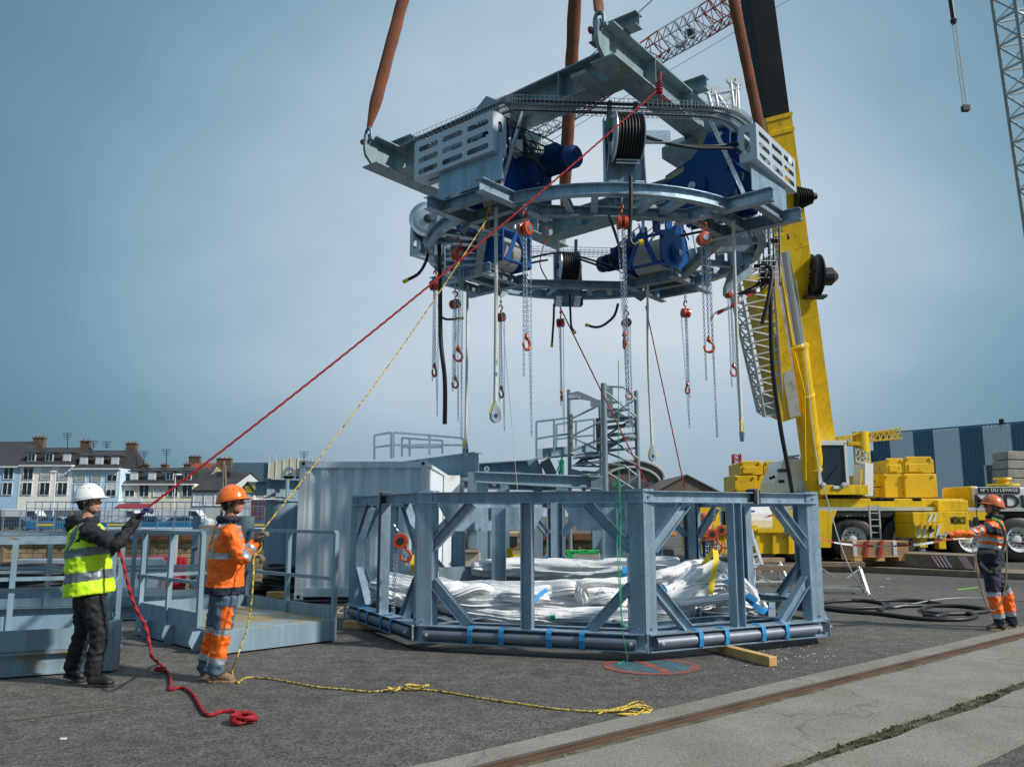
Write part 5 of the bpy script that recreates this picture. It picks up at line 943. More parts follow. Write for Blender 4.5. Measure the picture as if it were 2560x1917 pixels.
# hose reels
def reel(deg, dz=0, r_=.27, flip=False):
    g = R(deg); rd = V((math.cos(g), math.sin(g), 0)); c = RC+rd*(2.32 if flip else 2.55)+U*(RZ+.78+dz); rd = -rd if flip else rd; tg = V((-rd.y, rd.x, 0))
    w_ = thing('hose_reel', None, None, tuple(c)); w_.parent = SF; w_.matrix_parent_inverse = MW[SF.name].inverted()
    p = c-rd*.26; W2 = .25; b = MB(); b.plate([p-tg*W2-U*.70, p+tg*(W2+.02)-U*.70, p+tg*W2+U*.34, p-tg*W2+U*.34], .012, rd); b.plate([p-tg*W2-U*.7, p-tg*W2+U*.34, p-tg*W2+U*.34+rd*.10, p-tg*W2-U*.7+rd*.16], .01, tg); b.plate([p+tg*W2-U*.7, p+tg*W2+U*.34, p+tg*W2+U*.30+rd*.10, p+tg*(W2+.02)-U*.7+rd*.16], .01, tg); b.build('mounting_plate', GALV, w_)
    for s_ in (-.17, .17):
        MB().cb(p+tg*s_+U*.3, p+tg*s_+U*.58+rd*.08, .08, .05, .008).build('bracket', GALVD, w_); MB().plate([p+tg*(s_-.06)-U*.70, p+tg*(s_+.06)-U*.70, p+tg*(s_+.06)-U*.56+rd*.22, p+tg*(s_-.06)-U*.56+rd*.22], .012).build('bracket', GALVB, w_)
    q = [];
    for i in range(8): a_ = -.16+.32*i/8; q += [(a_, r_-.02)]+[(a_+.04*f_, r_-.02+.028*math.sin(math.pi*f_)) for f_ in (.2, .4, .6, .8)]
    MB().lathe(c, tg, q+[(.16, r_-.02)], 30).build('hose', BLACK, w_, smooth=60)
    for s_ in (-1, 1): b = MB(); b.lathe(c+tg*(s_*.165), tg*s_, [(0, .05), (0, r_+.03), (.012, r_+.035), (.016, r_+.02), (.012, r_-.03), (.03, r_-.06), (.03, .05)], 30); o = b.build('reel_disc', GALVB, w_, smooth=35); MB().lathe(c+tg*(s_*.2), tg*s_, [(0, .06), (.03, .06), (.04, .02)], 12).build('hub', DARK, o)
    b = MB(); b.bar(c-tg*.21, p-tg*.21+U*.02, .012, .07); b.bar(c-tg*.21+U*.0, p-tg*.21-U*.34, .012, .06); b.bar(c+tg*.21, p+tg*.21+U*.02, .012, .07); b.build('arm', GALVB, w_)
    b = MB(); b.tube([c-tg*.15-U*(r_+.04)+rd*.05, c+tg*.15-U*(r_+.04)+rd*.05], .012, 8); b.tube([c-tg*.15-U*(r_+.08)+rd*.05, c+tg*.15-U*(r_+.08)+rd*.05], .012, 8); b.build('hose_guide', GALVB, w_)
    if deg in (274.5, 95): MB().lathe(c-tg*.22+U*.1, (0, 0, 1), [(0, .03), (.06, .045), (.14, .04)], 8).build('valve', mat('valve_green', (.10, .25, .18), .5), w_)
    for q_ in ('category', 'label'):
        if q_ in w_: del w_[q_]
    return c
RL = [reel(274.5, 0, .285), reel(4, -.2), reel(95, -.2, .26, True), reel(183, -.26, .25)]
MB().box(*(RL[0]+V((.20, .10, -.02))), *(RL[0]+V((.58, .16, .14)))).build('side_arm', GALVB, t)
# hoses of the reels
def hose(P_, r_, label=None, k=8, name='hose', m=None): return MB().tube(smoothpath(P_, k), r_, 8).build(name, m or BLACK, t, smooth=60)
hose([A_(1612, 340, 9.95), A_(1660, 355, 10), A_(1740, 370, 10.1), A_(1830, 372, 10.2), A_(1852, 382, 10.2)], .022); hose([A_(1612, 336, 10), A_(1680, 362, 10.1), A_(1780, 366, 10.2), A_(1835, 360, 10.3), A_(1855, 366, 10.3)], .022)
hose([A_(1577, 440, 9.75), A_(1577, 520, 9.75), A_(1574, 590, 9.8), A_(1582, 612, 9.8), A_(1598, 605, 9.9)], .026); MB().cyl(A_(1598, 607, 9.9), A_(1608, 604, 9.9), .035, .035, 10).build('hose_cap', YSTR, t)
hose([A_(1522, 540, 9.9), A_(1540, 590, 10.4), A_(1560, 660, 11.2), A_(1566, 720, 12)], .02)
hose([A_(1290, 655, 14.4), A_(1360, 637, 14.2), A_(1410, 632, 14.2), A_(1450, 642, 14.2), A_(1530, 665, 14)], .02); hose([A_(1290, 668, 14.4), A_(1340, 655, 14.3), A_(1370, 650, 14.3)], .02); hose([A_(1440, 645, 14.2), A_(1490, 662, 14.1), A_(1520, 674, 14.0)], .02)
def hangcap(P_, r_=.025): hose(P_, r_); a, c = P_[-1], P_[-1]+(P_[-1]-P_[-2]).normalized()*.07; MB().cyl(a, c, r_*1.25, r_*1.25, 10).build('hose_cap', YSTR, t)
hangcap([A_(1073, 625, 12.3), A_(1062, 660, 12.2), A_(1045, 685, 12.1), A_(1018, 700, 12)]); hangcap([A_(1545, 760, 14.8), A_(1535, 790, 14.7), A_(1510, 812, 14.6), A_(1490, 818, 14.6), A_(1472, 814, 14.6)], .024)
hangcap([A_(1424, 735, 14.6), A_(1426, 780, 14.6), A_(1428, 815, 14.6), A_(1434, 826, 14.6)], .02); hangcap([A_(1385, 760, 14.6), A_(1384, 800, 14.6), A_(1380, 858, 14.6)], .02)
hangcap([A_(1097, 760, 12.4), A_(1100, 785, 12.4), A_(1115, 798, 12.4), A_(1148, 796, 12.4)], .018)
hose([A_(1098, 600, 11.9), A_(1100, 700, 11.9), A_(1102, 850, 11.9), A_(1112, 950, 11.9), A_(1112, 1060, 11.9)], .032)
hose([A_(1885, 665, 12.3), A_(1928, 672, 12.2), A_(1922, 740, 12.1), A_(1905, 810, 12.1)], .032)
hose([A_(1700, 590, 12), A_(1750, 580, 12), A_(1780, 578, 12), A_(1890, 580, 12)], .02); b = MB()
for q in (1710, 1760, 1880): b.tube([A_(q, 575, 12), A_(q+12, 600, 12)], .012, 6)
b.build('cable', BLACK, t)
# control box with cables under beam 3, black reels of wire etc.
p = A_(1300, 395, 10.7); MB().box(p.x-.10, p.y, p.z, p.x+.30, p.y+.3, p.z+.36).build('junction_box', CREAMG, t, bev=.01); b = MB()
for i in range(6): b.tube(smoothpath([p+V((.0+.05*i, .1, 0)), p+V((.02+.04*i, .1, -.15)), p+V((-.05+.09*i, .05, -.28)), p+V((.2, .0, -.36))], 5), .010, 6)
b.build('cable', BLACK, t)
b = MB(); b.plate([A_(1294, 352, 11), A_(1336, 332, 11), A_(1336, 380, 11), A_(1296, 366, 11)], .02, (0, 1, 0)); b.build('white_panel', CREAMG, t)
# lifting slings up to the hook
HOOK = V((1.15, 12.75, 24))
def slingto(h_, px, py, Y, label, w0=.17, bot=None):
    a = at(px, py, Y); P_ = [h_, h_.lerp(a, .03)+V((0, 0, 0)), h_.lerp(a, .5), a, a+(a-h_)*.35]; t_ = MB(); m_ = 24; vs = []
    Q = [h_.lerp(a, 1.35*i/m_) for i in range(m_+1)]; rad = [.035+(w0/2-.035)*min(1, (i/m_)*7) for i in range(m_+1)]
    t_.tube(Q, rad, 14); 
    for j in range(len(t_.v)):
        v = V(t_.v[j]); i = j//14; q = v-Q[i]; q.y *= .45 if True else 1; t_.v[j] = tuple(Q[i]+q*(1+.10*noise.noise(v*5)))
    return tag(t_.build('lifting_sling', BROWN, smooth=60), label, 'sling', 'brown round slings carrying the frame')
slingto(H1, 1010, -10, 12.4, 'leftmost brown round sling, shackled to the left girder end', .20)
slingto(H3, 1438, -10, 14.5, 'brown round sling hanging plumb behind the frame to the far girder end', .25)
slingto(H0, 1494, -10, 9.6, 'brown round sling shackled to the near girder tip above the apex', .125)
H2b = at(1905, 330, 13.2); slingto(H2, 1832, -10, 12.6, 'rightmost brown round sling in front of the black crane boom', .19)
# ================================================================ chain hoists
def link_chain(b, a, c, sag=0, pitch=.030, r_=.0048, wd=.011, slack=None):
    P_ = catenary(a, c, sag, max(2, int((V(c)-V(a)).length/.12))) if sag else [V(a), V(c)]; L = [0]
    for i in range(1, len(P_)): L.append(L[-1]+(P_[i]-P_[i-1]).length)
    n = max(1, int(L[-1]/pitch)); k = 0
    for i in range(n):
        s_ = (i+.5)*L[-1]/n
        while k < len(L)-2 and L[k+1] < s_: k += 1
        f_ = (s_-L[k])/(L[k+1]-L[k]); c_ = P_[k].lerp(P_[k+1], f_); d, s1, s2 = frame_of(P_[k+1]-P_[k], (0, 1, .01)); w_ = s1 if i % 2 else s2; n_ = s2 if i % 2 else s1
        h_ = pitch*.62; vs = []; fs = []
        for x, y in ((-wd, -h_*.6), (0, -h_), (wd, -h_*.6), (wd, h_*.6), (0, h_), (-wd, h_*.6)):
            o = c_+w_*x+d*y; q = (w_*x+d*y).normalized(); vs += [o+q*r_, o+n_*r_, o-q*r_, o-n_*r_]
        for i_ in range(6):
            j = (i_+1) % 6
            for a_ in range(4): e_ = (a_+1) % 4; fs.append((i_*4+a_, j*4+a_, j*4+e_, i_*4+e_))
        b.add(vs, fs)
def hookshape(b, p, s_=1.0, up=1, ax=(1, 0, 0)):
    ax = V(ax); b.tube([p+U*(up*.05*s_)+ax*(.0), p], .012*s_, 8); pts = [p+ax*(.045*s_*math.sin(a))-U*(up*(.045*s_-.045*s_*math.cos(a))) for a in [i*.45 for i in range(12)]]
    b.tube(pts, [.014*s_*(1-.5*abs(i-5)/8) for i in range(12)], 8)
def hoist(p, hk, L1, L2, label, rot=0, sc=1.0, hand=(.8, .8)):
    """p top point; hk z drop of the load hook; L1,L2 drops of the hand chain loop and slack"""
    p = V(p); h = thing('chain_hoist', label, 'chain hoist', tuple(p), 0, 'orange chain hoists hanging from the ring'); ax = V((math.cos(rot), math.sin(rot), 0)); ay = V((-ax.y, ax.x, 0))
    b = MB(); b.tube([p+U*.02+ax*.03*math.cos(a)+U*(.03*math.sin(a)) for a in [i*.5 for i in range(14)]], .009, 6); b.build('shackle', GALVB, h)
    b = MB(); hookshape(b, p-U*.14, 1.1, -1, ax); b.build('top_hook', ORNG, h, smooth=50)
    c = p-U*.27; b = MB(); b.lathe(c-ay*.07, ay, [(0, .06), (.005, .082), (.05, .085), (.06, .07)], 20); b.lathe(c+ay*.015, ay, [(0, .07), (.01, .085), (.05, .082), (.055, .05)], 20); b.sweep([c-ay*.02, c+ay*.02], prof_r(.13, .05)); hb = b.build('housing', ORNG, h, smooth=35)
    MB().lathe(c-ay*.074, -ay, [(0, .04), (.004, .04)], 16).build('badge', CHAIN, hb); MB().lathe(c-ay*.012, ay, [(0, .068), (.024, .068)], 18).build('chain_wheel', DARK, hb)
    b = MB(); b0 = c-U*.06+ax*.02; link_chain(b, b0, b0-U*hk); link_chain(b, b0-ax*.055, V((b0.x, b0.y, b0.z))-ax*.055-U*L2); b.build('load_chain', CHAIN, h)
    b = MB(); a_ = c+ax*.06-ay*.04; q = c-ax*.03+ay*.05; link_chain(b, a_-U*.04, a_-U*(L1-.05), 0, .034, .0035, .010); link_chain(b, q+ax*.10-U*.04, a_-U*(L1-.05)+ax*.01, 0, .034, .0035, .010); b.build('hand_chain', CHAIN, h)
    b = MB(); e_ = b0-U*hk; b.lathe(e_-U*.06, (0, 0, 1), [(0, .02), (.02, .035), (.06, .022)], 10); hookshape(b, e_-U*.06, 1.5, 1, ax); b.build('load_hook', ORNG, h, smooth=50); return h
HZ = RZ-.11
def hz(px, py, z=HZ): return gp(px, py, z)
HS = [((1313, 522), 1.55, 855, 1100, 'chain hoist left of centre on the near side of the ring', .9), ((1555, 505), 1.7, 850, 1080, 'chain hoist with round orange housing in the middle of the near side', 1.6), ((1757, 548), 1.6, 862, 1103, 'chain hoist right of centre on the near side, below the big blue plate', .2),
      ((1145, 590), 0, 885, 1108, 'chain hoist right behind the yellow rope knot on the left side', .6), ((1088, 672), 0, 925, 1046, 'leftmost chain hoist with short black body', 1.2), ((1138, 722), 0, 955, 1060, 'chain hoist on the far left of the ring beside the slack black hose', .8), ((1252, 757), 0, 980, 1083, 'chain hoist on the far side just right of the thick white rope', 1.0),
      ((1401, 772), 0, 988, 1095, 'chain hoist at the middle of the far side below the back hose reel', 1.3), ((1565, 772), 0, 985, 1085, 'chain hoist on the far side partly behind the long near chains', .3), ((1713, 746), 0, 970, 1075, 'chain hoist on the far right side under the right back winch', 1.9), ((1822, 692), 0, 925, 1060, 'rightmost chain hoist below the grey side plate', .5)]
for q, _, yh, yl, lab, ro in HS:
    p = hz(*q); zh = at(q[0], yh, p.y).z; zl = at(q[0], yl, p.y).z; hoist(p, p.z-.33-zh-.1, p.z-zl-.27, (p.z-zl)*.62, lab, ro)
# pendants: white ropes with thimble sockets
def pendant(P_, label, r_=.022, s_=1.0, turn=.8):
    P_ = [V(p) for p in P_]; h = thing('rope_pendant', label, 'rope', tuple(P_[0]), 0, 'white ropes with yellow thimbles below the frame'); MB().tube(smoothpath(P_, 6), r_, 10).build('rope', ROPEW, h, smooth=60)
    e_ = P_[-1]; ax = V((math.cos(turn), math.sin(turn), 0)); ay = V((-ax.y, ax.x, 0)); pts = [(0, .02), (.045, -.08), (.075, -.17), (.07, -.23), (.04, -.27), (0, -.285), (-.04, -.27), (-.07, -.23), (-.075, -.17), (-.045, -.08)]
    MB().plate([e_+ax*(x*s_)+U*(z*s_) for x, z in pts], .05*s_, ay).build('thimble', GALV, h, bev=.006)
    q_ = [pts[i] for i in (8, 9, 0, 1, 2, 3, 4)]; b = MB(); b.tube([e_+ax*(x*s_*1.06)+U*(z*s_*1.0+.006) for x, z in q_], .013*s_, 8); b.build('eye_splice', YSTR, h, smooth=60); b = MB(); b.lathe(e_-U*(.19*s_)-ay*.03*s_, ay, [(0, .028*s_), (.06*s_, .028*s_)], 14); b.build('eye_hole', DARK, h)
pendant([gp(1240, 520, 5.55), at(1240, 760, 10.2), at(1238, 1003, 10.2)], 'thick white rope with grey thimble nearest the camera, left of centre', .024, .95, .5)
pendant([gp(1169, 715, 5.5), at(1167, 900, 13.6), at(1164, 1098, 13.6)], 'white rope with yellow thimble ending over the gantry handrail', .022, 1.0, 1.2)
pendant([gp(1619, 712, 5.5), at(1620, 900, 14.6), at(1630, 1113, 14.6)], 'white rope with thimble hanging right of the stair tower', .022, 1.0, .4)
pendant([gp(1833, 552, 5.5), at(1840, 780, 11.0), at(1853, 1048, 11.0)], 'long white rope with yellow thimble in front of the lattice jib', .024, 1.05, 1.25)
# lever hoist inside lower frame
def lever(px, py, Y, label, sz=1.0, up=(985, 1310)):
    p = at(px, py, Y); h = thing('lever_hoist', label, 'chain hoist', tuple(p)); b = MB(); b.lathe(p-V((0, .04, 0)), (0, 1, 0), [(0, .05*sz), (0, .085*sz), (.03, .095*sz), (.07, .085*sz), (.07, .04)], 20); hb = b.build('housing', ORNG, h, smooth=35)
    MB().lathe(p-V((0, .045, 0)), (0, 1, 0), [(0, .045*sz), (.02, .045*sz)], 12).build('badge', DARK, hb); b = MB(); link_chain(b, at(up[0], up[1], Y), p+U*.07); link_chain(b, p+V((-.05, 0, -.05)), at(px-18, 1560, Y)); link_chain(b, p+V((-.08, 0, -.05)), at(px-22, 1555, Y)); b.build('chain', CHAIN, h)
    b = MB(); hookshape(b, p+V((.07, 0, -.12)), 1.5, 1); b.build('load_hook', ORNG, h, smooth=50); b = MB(); q = p+V((.1, 0, -.24)); b.tube([q+V((.045*math.cos(a), 0, .07*math.sin(a))) for a in [i*.6 for i in range(10)]], .011, 8); b.build('shackle', GALVB, h); return h
lever(1002, 1352, 10.9, 'orange lever hoist hanging inside the left front corner of the lower frame', 1.1)
lever(1780, 1335, 12.2, 'left one of two orange lever hoists above the yellow sling, behind the right mid post', .9, (1790, 1265)); lever(1803, 1325, 12.4, 'right one of two orange lever hoists above the yellow sling, against the yellow skip', .8, (1800, 1265))
# ================================================================ mobile crane
t = thing('mobile_crane', 'yellow telescopic mobile crane with raised boom, white cab and black wheels', 'crane', (12.5, 30, 0)); CR = t
P0, P1 = at(2058, 1195, 30), at(1930, 290, 24.5); D = (P1-P0).normalized(); _, bs, bu = frame_of(D, (0, -1, .3))
# bs: sideways (image right), bu: belly direction
if bs.x < 0: bs = -bs
def oct_(w_, h_): return [(-w_/2, h_*.5), (-w_/2, -h_*.25), (-w_*.36, -h_*.45), (-w_*.14, -h_*.52), (w_*.14, -h_*.52), (w_*.36, -h_*.45), (w_/2, -h_*.25), (w_/2, h_*.5)]
def boomseg(a, c, w_, h_, name, m): 
    _, s_, u_ = frame_of(c-a, bs.cross(D)); pr = oct_(w_, h_); vs = [];
    for p in (a, c): vs += [p+bs*x+bs.cross(D).normalized()*y for x, y in pr]
    k = 8; b = MB(); b.add(vs, [tuple(range(k)), tuple(reversed(range(k, 2*k)))]+[(j, (j+1) % k, (j+1) % k+k, j+k) for j in range(k)]); return b.build(name, m, t, smooth=30)
wn = bs.cross(D).normalized()
LN = (P1-P0).length
boomseg(P0-D*.8, P1, .84, .86, 'boom_base_section', YEL); BK = mat('boom_black', (.008, .012, .016), .5, 0, .25, 1.2, col2=(.05, .06, .07), m2=(.8, .55, .9), spec=.25)
boomseg(P1, P1+D*14, .76, .80, 'boom_inner_section', BK)
b = MB(); [b.bar(P1+D*.1+bs*(x*.9)+wn*(-.405), P1+D*14+bs*(x*.9)+wn*(-.405), .012, .012) for x in [-.25+i*.05 for i in range(11)]]
b.build('slide_rib', DARK, t)
for s_ in (.0, -.45): boomseg(P1+D*(s_-.12), P1+D*s_, .90, .92, 'boom_collar', YEL)
for s_ in (-2.4, -4.2, -6.6, -9): boomseg(P1+D*(s_-.05), P1+D*s_, .855, .875, 'boom_weld_rib', YEL)
b = MB(); sg = wn if wn.y < 0 else -wn
for s_ in (.24, .31, .38): b.tube([P0+bs*s_+wn*(-.40), P0+D*(LN*.62)+bs*s_+wn*(-.40)], .03, 8)
b.build('boom_pipe', YEL, t, smooth=50)
b = MB()
for i in range(60): q = P0+D*(.6+i*.42)+bs*(.46 if i*.42+.6 < LN else .41); b.bar(q, q+D*.22, .08, .10, bs)
b.build('cable_clip', CREAMG, t); MB().tube([P1+D*14+bs*.54, P1+bs*.56, P0+D*7+bs*.55, at(2020, 660, 26.5)], .02, 6).build('hoist_rope', DARK, t)
MB().tube([at(1975, 290, 24.4), at(1985, 470, 25.2), at(2000, 620, 26)], .045, 8).build('hose', BLACK, t, smooth=60)
for (px, py, Y, n, r_) in ((2003, 497, 25.3, 7, .42),):
    p = at(px, py, Y); b = MB(); pr = []
    for i in range(n): pr += [(i*.09, .12), (i*.09+.02, r_*(1-.07*i)), (i*.09+.04, r_*(1-.07*i)), (i*.09+.05, .12)]
    b.lathe(p-V((.25, 0, 0)), (1, 0, .12), pr+[(.66, .12), (.75, .1)], 20); b.build('pulley_stack', BLACK, t, smooth=30)
p = at(2030, 690, 26.5); b = MB(); b.lathe(p-V((.1, 0, 0)), (1, .0, 0), [(0, .68), (.04, .72), (.06, .6), (.24, .6), (.26, .72), (.30, .72)], 24); b.build('cable_drum', DARK, t, smooth=30); b = MB()
[b.bar(p+V((-.14+.4*s_, 0, 0)), p+V((-.14+.4*s_, .62*math.cos(a), .62*math.sin(a))), .03) for a in [i*math.pi/4 for i in range(8)] for s_ in (0, 1)]; b.lathe(p+V((.2, -.1, -.05)), (1, 0, 0), [(0, .3), (.4, .3), (.42, .27), (.6, .1)], 16); b.box(p.x-.3, p.y-.2, p.z-.75, p.x+.4, p.y+.2, p.z-.68); b.box(p.x-.5, p.y-.2, p.z+.2, p.x+.2, p.y+.2, p.z+.25); b.build('drum_frame', DARK, t)
# luffing cylinder
c0, c1, c2 = at(2042, 1240, 28.9), at(1992, 862, 26.9), at(1955, 628, 25.6); cyl_d = (c1-c0).normalized()
b = MB(); L_ = (c1-c0).length; b.lathe(c0, cyl_d, [(0, .36), (L_*.18, .36), (L_*.18+.01, .38), (L_*.2, .38), (L_*.2+.01, .35), (L_*.66, .35), (L_*.665, .37), (L_*.68, .37), (L_*.685, .34), (L_*.98, .34), (L_*.985, .38), (L_, .38)], 28); b.build('luffing_cylinder', YEL, t, smooth=35)
d2 = (c2-c1).normalized(); MB().lathe(c1, d2, [(0, .235), ((c2-c1).length, .235)], 28).build('piston_rod', mat('chrome', (.62, .68, .74), .22, .9, .04, 2), t, smooth=40); MB().bar(c2-d2*.1, c2+d2*.55, .32, .3, bs).build('rod_eye', YEL, t); MB().lathe(c2+d2*.4-bs*.28, bs, [(0, .1), (.56, .1)], 14).build('pin', DARK, t)
MB().tube([at(1985, 880, 26.6), at(2010, 980, 27), at(2013, 1200, 28.2)], .05, 8).build('hydraulic_pipe', YEL, t)
text_mesh('LTM', .3, at(1934, 338, 24.0), bs, D, .004, 'lettering', DARK, t) if False else None
b = MB(); [b.bar(P0.lerp(P1, f_)+bs*(-.1)+wn*(-.44), P0.lerp(P1, f_)+bs*(.05)+wn*(-.44), .03, .25, wn) for f_ in (.3, .55, .8, .93)]; b.build('inspection_plate', DARK, t)
# folded jib
j0, j1 = at(1962, 1040, 27.5), at(1895, 690, 25.6); MB().bar(j0, j1, .85, .7, bs).build('folding_jib', YEL, t); MB().bar(at(1986, 1040, 27.1), at(1924, 640, 25.2), .12, .4, bs).build('jib_rail', mat('worn_white', (.45, .46, .44), .6, 0, .15, 2, col2=(.25, .18, .08), m2=(3, .52, .7)), t)
lattice(at(1926, 1030, 27.3), at(1868, 650, 25.4), .62, 1.15, 12, .045, mat('lattice_grey', (.50, .52, .52), .5, .1, .1, 2), 'lattice_jib', t, up=(0, 1, 0)); b = MB(); b.box(*(at(1920, 1040, 27.3)-V((.15, .2, 0))), *(at(1945, 985, 27.3)+V((.35, .2, 0)))); b.build('jib_foot', CREAMG, t)
b = MB(); T_ = lambda x, y, Y=22.5: at(x, y, Y)
for a, c in (((1826, 203), (1840, 320)), ((1843, 208), (1848, 320)), ((1770, 240), (1850, 222)), ((1768, 225), (1780, 275)), ((1787, 228), (1795, 270)), ((1795, 240), (1830, 290)), ((1826, 240), (1800, 262)), ((1840, 220), (1836, 300)), ((1790, 262), (1838, 285))): b.tube([T_(*a), T_(*c)], .055, 8)
for x, y in ((1827, 200), (1845, 205), (1768, 225), (1788, 228)): b.lathe(T_(x, y)-V((0, .05, 0)), (0, 1, 0), [(0, .05), (0, .13), (.1, .13), (.1, .05)], 14)
b.build('jib_head', WHT, t)
# carrier
yF = 28.3; Xc = lambda px: at(px, 1300, yF).x; Zc = lambda py: at(2200, py, yF).z
x0, x1 = Xc(1815), Xc(2660); b = MB(); b.box(x0, yF+.15, Zc(1278), x1, yF+2.7, Zc(1246)); b.build('deck', YEL, t, bev=.02)
xa = Xc(2078); b = MB(); b.plate([(x0, yF, Zc(1368)), (Xc(2072), yF, Zc(1368)), (Xc(2078), yF, Zc(1310)), (Xc(2092), yF, Zc(1276)), (x0, yF, Zc(1276))], .12, (0, 1, 0)); b.build('side_panel', YEL, t)
b = MB(); b.box(x0, yF-.03, Zc(1276), Xc(2340), yF+.2, Zc(1267)); b.build('running_board', CREAMG, t); b = MB(); b.box(x0, yF+.3, .55, x1, yF+2.5, Zc(1278)); b.build('under_frame', DARK, t)
b = MB(); b.box(Xc(2090), yF+.0, Zc(1292), Xc(2290), yF+.4, Zc(1278)); b.build('black_fender', BLACK, t)
for px in (2133, 2262, 2424, 2545, 2000, 1900):
    for yy in (yF+.05, yF+2.2):
        c = V((Xc(px), yy, .76)); o = MB().lathe(c, (0, 1, 0), [(0, .40), (.0, .66), (.05, .74), (.12, .76), (.36, .76), (.43, .73), (.46, .66), (.46, .4)], 36, caps=(0, 0)).build('wheel', BLACK, t, smooth=35)
        MB().lathe(c+V((0, -.02, 0)), (0, 1, 0), [(0.03, .40), (.0, .42), (.03, .42), (.05, .36), (.16, .31), (.18, .14), (.08, .13), (.06, .02)], 30, caps=(0, 1)).build('rim', WHT, o, smooth=35); b = MB(); [b.cyl(c+V((.235*math.cos(a), .09, .235*math.sin(a))), c+V((.235*math.cos(a), .15, .235*math.sin(a))), .032, .03, 6) for a in [i*math.pi/5 for i in range(10)]]; b.build('wheel_nut', DARK, o)
b = MB(); [b.box(Xc(p_), yF-.075, Zc(1366), Xc(p_)+.025, yF-.06, Zc(1278)) for p_ in (1862, 1925, 1988, 2040)]; [b.box(Xc(2350+i*32), yF+.14, Zc(1266), Xc(2350+i*32)+.02, yF+.16, Zc(1250)) for i in range(5)]; b.build('panel_seam', DARK, t)
b = MB(); [b.box(Xc(p_), yF-.09, Zc(1322), Xc(p_)+.16, yF-.06, Zc(1318)) for p_ in (1900, 2010)]; b.build('door_handle', DARK, t)
b = MB(); [b.tube(smoothpath([at(2100+i*9, 1278, yF+.1), at(2104+i*11, 1290, yF), at(2120+i*9, 1284, yF+.1)], 5), .03, 6) for i in range(7)]; b.build('hydraulic_hose', BLACK, t)
b = MB(); b.box(Xc(2066), yF+.2, Zc(1247), Xc(2230), yF+.5, Zc(1243)); [b.box(Xc(p_), yF+.15, Zc(1252), Xc(p_)+.3, yF+.5, Zc(1243)) for p_ in (2185, 2202, 2222, 2290)]; b.build('deck_fitting', DARK, t)
# access ladder
b = MB(); ya = yF-.28; [b.bar((Xc(p_), ya, Zc(1355)), (Xc(p_), ya, Zc(1262)), .05) for p_ in (2166, 2190)]; [b.bar((Xc(2166), ya, Zc(z)), (Xc(2190), ya, Zc(z)), .035) for z in (1266, 1282, 1298, 1314, 1330, 1346)]; b.build('ladder', CREAMG, t)
# superstructure
yS = 29.0; XS = lambda px, Y=yS: at(px, 1200, Y).x; ZS = lambda py, Y=yS: at(2050, py, Y).z
MB().lathe((XS(2085), yS+1, Zc(1250)), (0, 0, 1), [(0, 1.3), (.1, 1.3), (.1, 1.15), (.32, 1.1)], 30).build('turntable', DARK, t); b = MB(); b.box(XS(2000), yS+.2, ZS(1240), XS(2190), yS+2.2, ZS(1224)); b.build('slew_platform', DARK, t)
b = MB(); P_ = [(1918, 1232), (1917, 1208), (1940, 1153), (1995, 1150), (2002, 1232)]; b.plate([at(x, y, yS+.6) for x, y in P_], 1.6, (0, 1, 0)); o = b.build('engine_cover', WHT, t, bev=.03)
b = MB(); [b.bar(at(1945+i*3.4, 1172, yS-.22), at(1943+i*3.4, 1180, yS-.22), .03) for i in range(8)]; b.build('vent', DARK, o); b = MB(); [b.lathe(at(x, y, yS-.21), (0, -1, 0), [(0, .06), (.01, .06)], 10) for x, y in ((1927, 1195), (1934, 1192), (1950, 1203), (1957, 1203))]; b.build('gauge', DARK, o)
b = MB(); [b.tube([at(1960+i*8, 1152, yS+.4), at(1966+i*7, 1140+i, yS+.4)], .05, 6) for i in range(5)]; b.tube([at(1962, 1143, yS+.4), at(1998, 1138, yS+.4)], .04, 6); b.build('engine_top', CREAMG, t)
b = MB(); b.plate([at(2012, 1130, yS+.9), at(2046, 1160, yS+.9), at(2050, 1230, yS+.9), at(1998, 1228, yS+.9)], .8, (0, 1, 0)); b.build('boom_pivot', DARK, t)
for q, r_ in (((2015, 1225), .2), ((2035, 1222), .16), ((2003, 1222), .14)): MB().lathe(at(q[0], q[1], yS-.2), (0, -1, 0), [(0, r_), (.1, r_), (.12, r_*.6)], 16).build('pivot_boss', CREAMG, t)
# operator cab
yK = 28.2; K = lambda x, y, Y=yK: at(x, y, Y); b = MB(); fr = [(2050, 1230), (2049, 1112), (2108, 1108), (2120, 1120), (2120, 1232)]
def boxpx(xa, ya_, xb_, yb, Y, dep, name, m, par=None, bev=0.01):
    a, c = at(xa, ya_, Y), at(xb_, yb, Y); return MB().box(min(a.x, c.x), Y, min(a.z, c.z), max(a.x, c.x), Y+dep, max(a.z, c.z)).build(name, m, par if par is not None else t, bev=bev)
cb = boxpx(2050, 1236, 2170, 1212, yK, 1.6, 'cab_base', YEL); a, c = K(2050, 1212), K(2112, 1109); xr = K(2148, 1212).x
b = MB()
for x, y, z in ((a.x, yK, 0), (c.x, yK, 0), (a.x, yK+1.5, 0), (xr, yK+1.5, 0), (xr-.1, yK+.75, 0)): b.bar((x, y, a.z), (x+(.0), y, c.z), .09, .09, (0, 1, 0))
b.bar((a.x, yK, c.z), (c.x, yK, c.z), .09); b.bar((a.x, yK+1.5, c.z), (xr, yK+1.5, c.z), .09); b.bar((c.x, yK, c.z), (xr, yK+1.5, c.z), .09); b.bar((c.x, yK, a.z+.02), (xr, yK+1.5, a.z+.02), .09); b.bar((a.x, yK, c.z), (a.x, yK+1.5, c.z), .09); b.build('cab_frame', WHT, t)
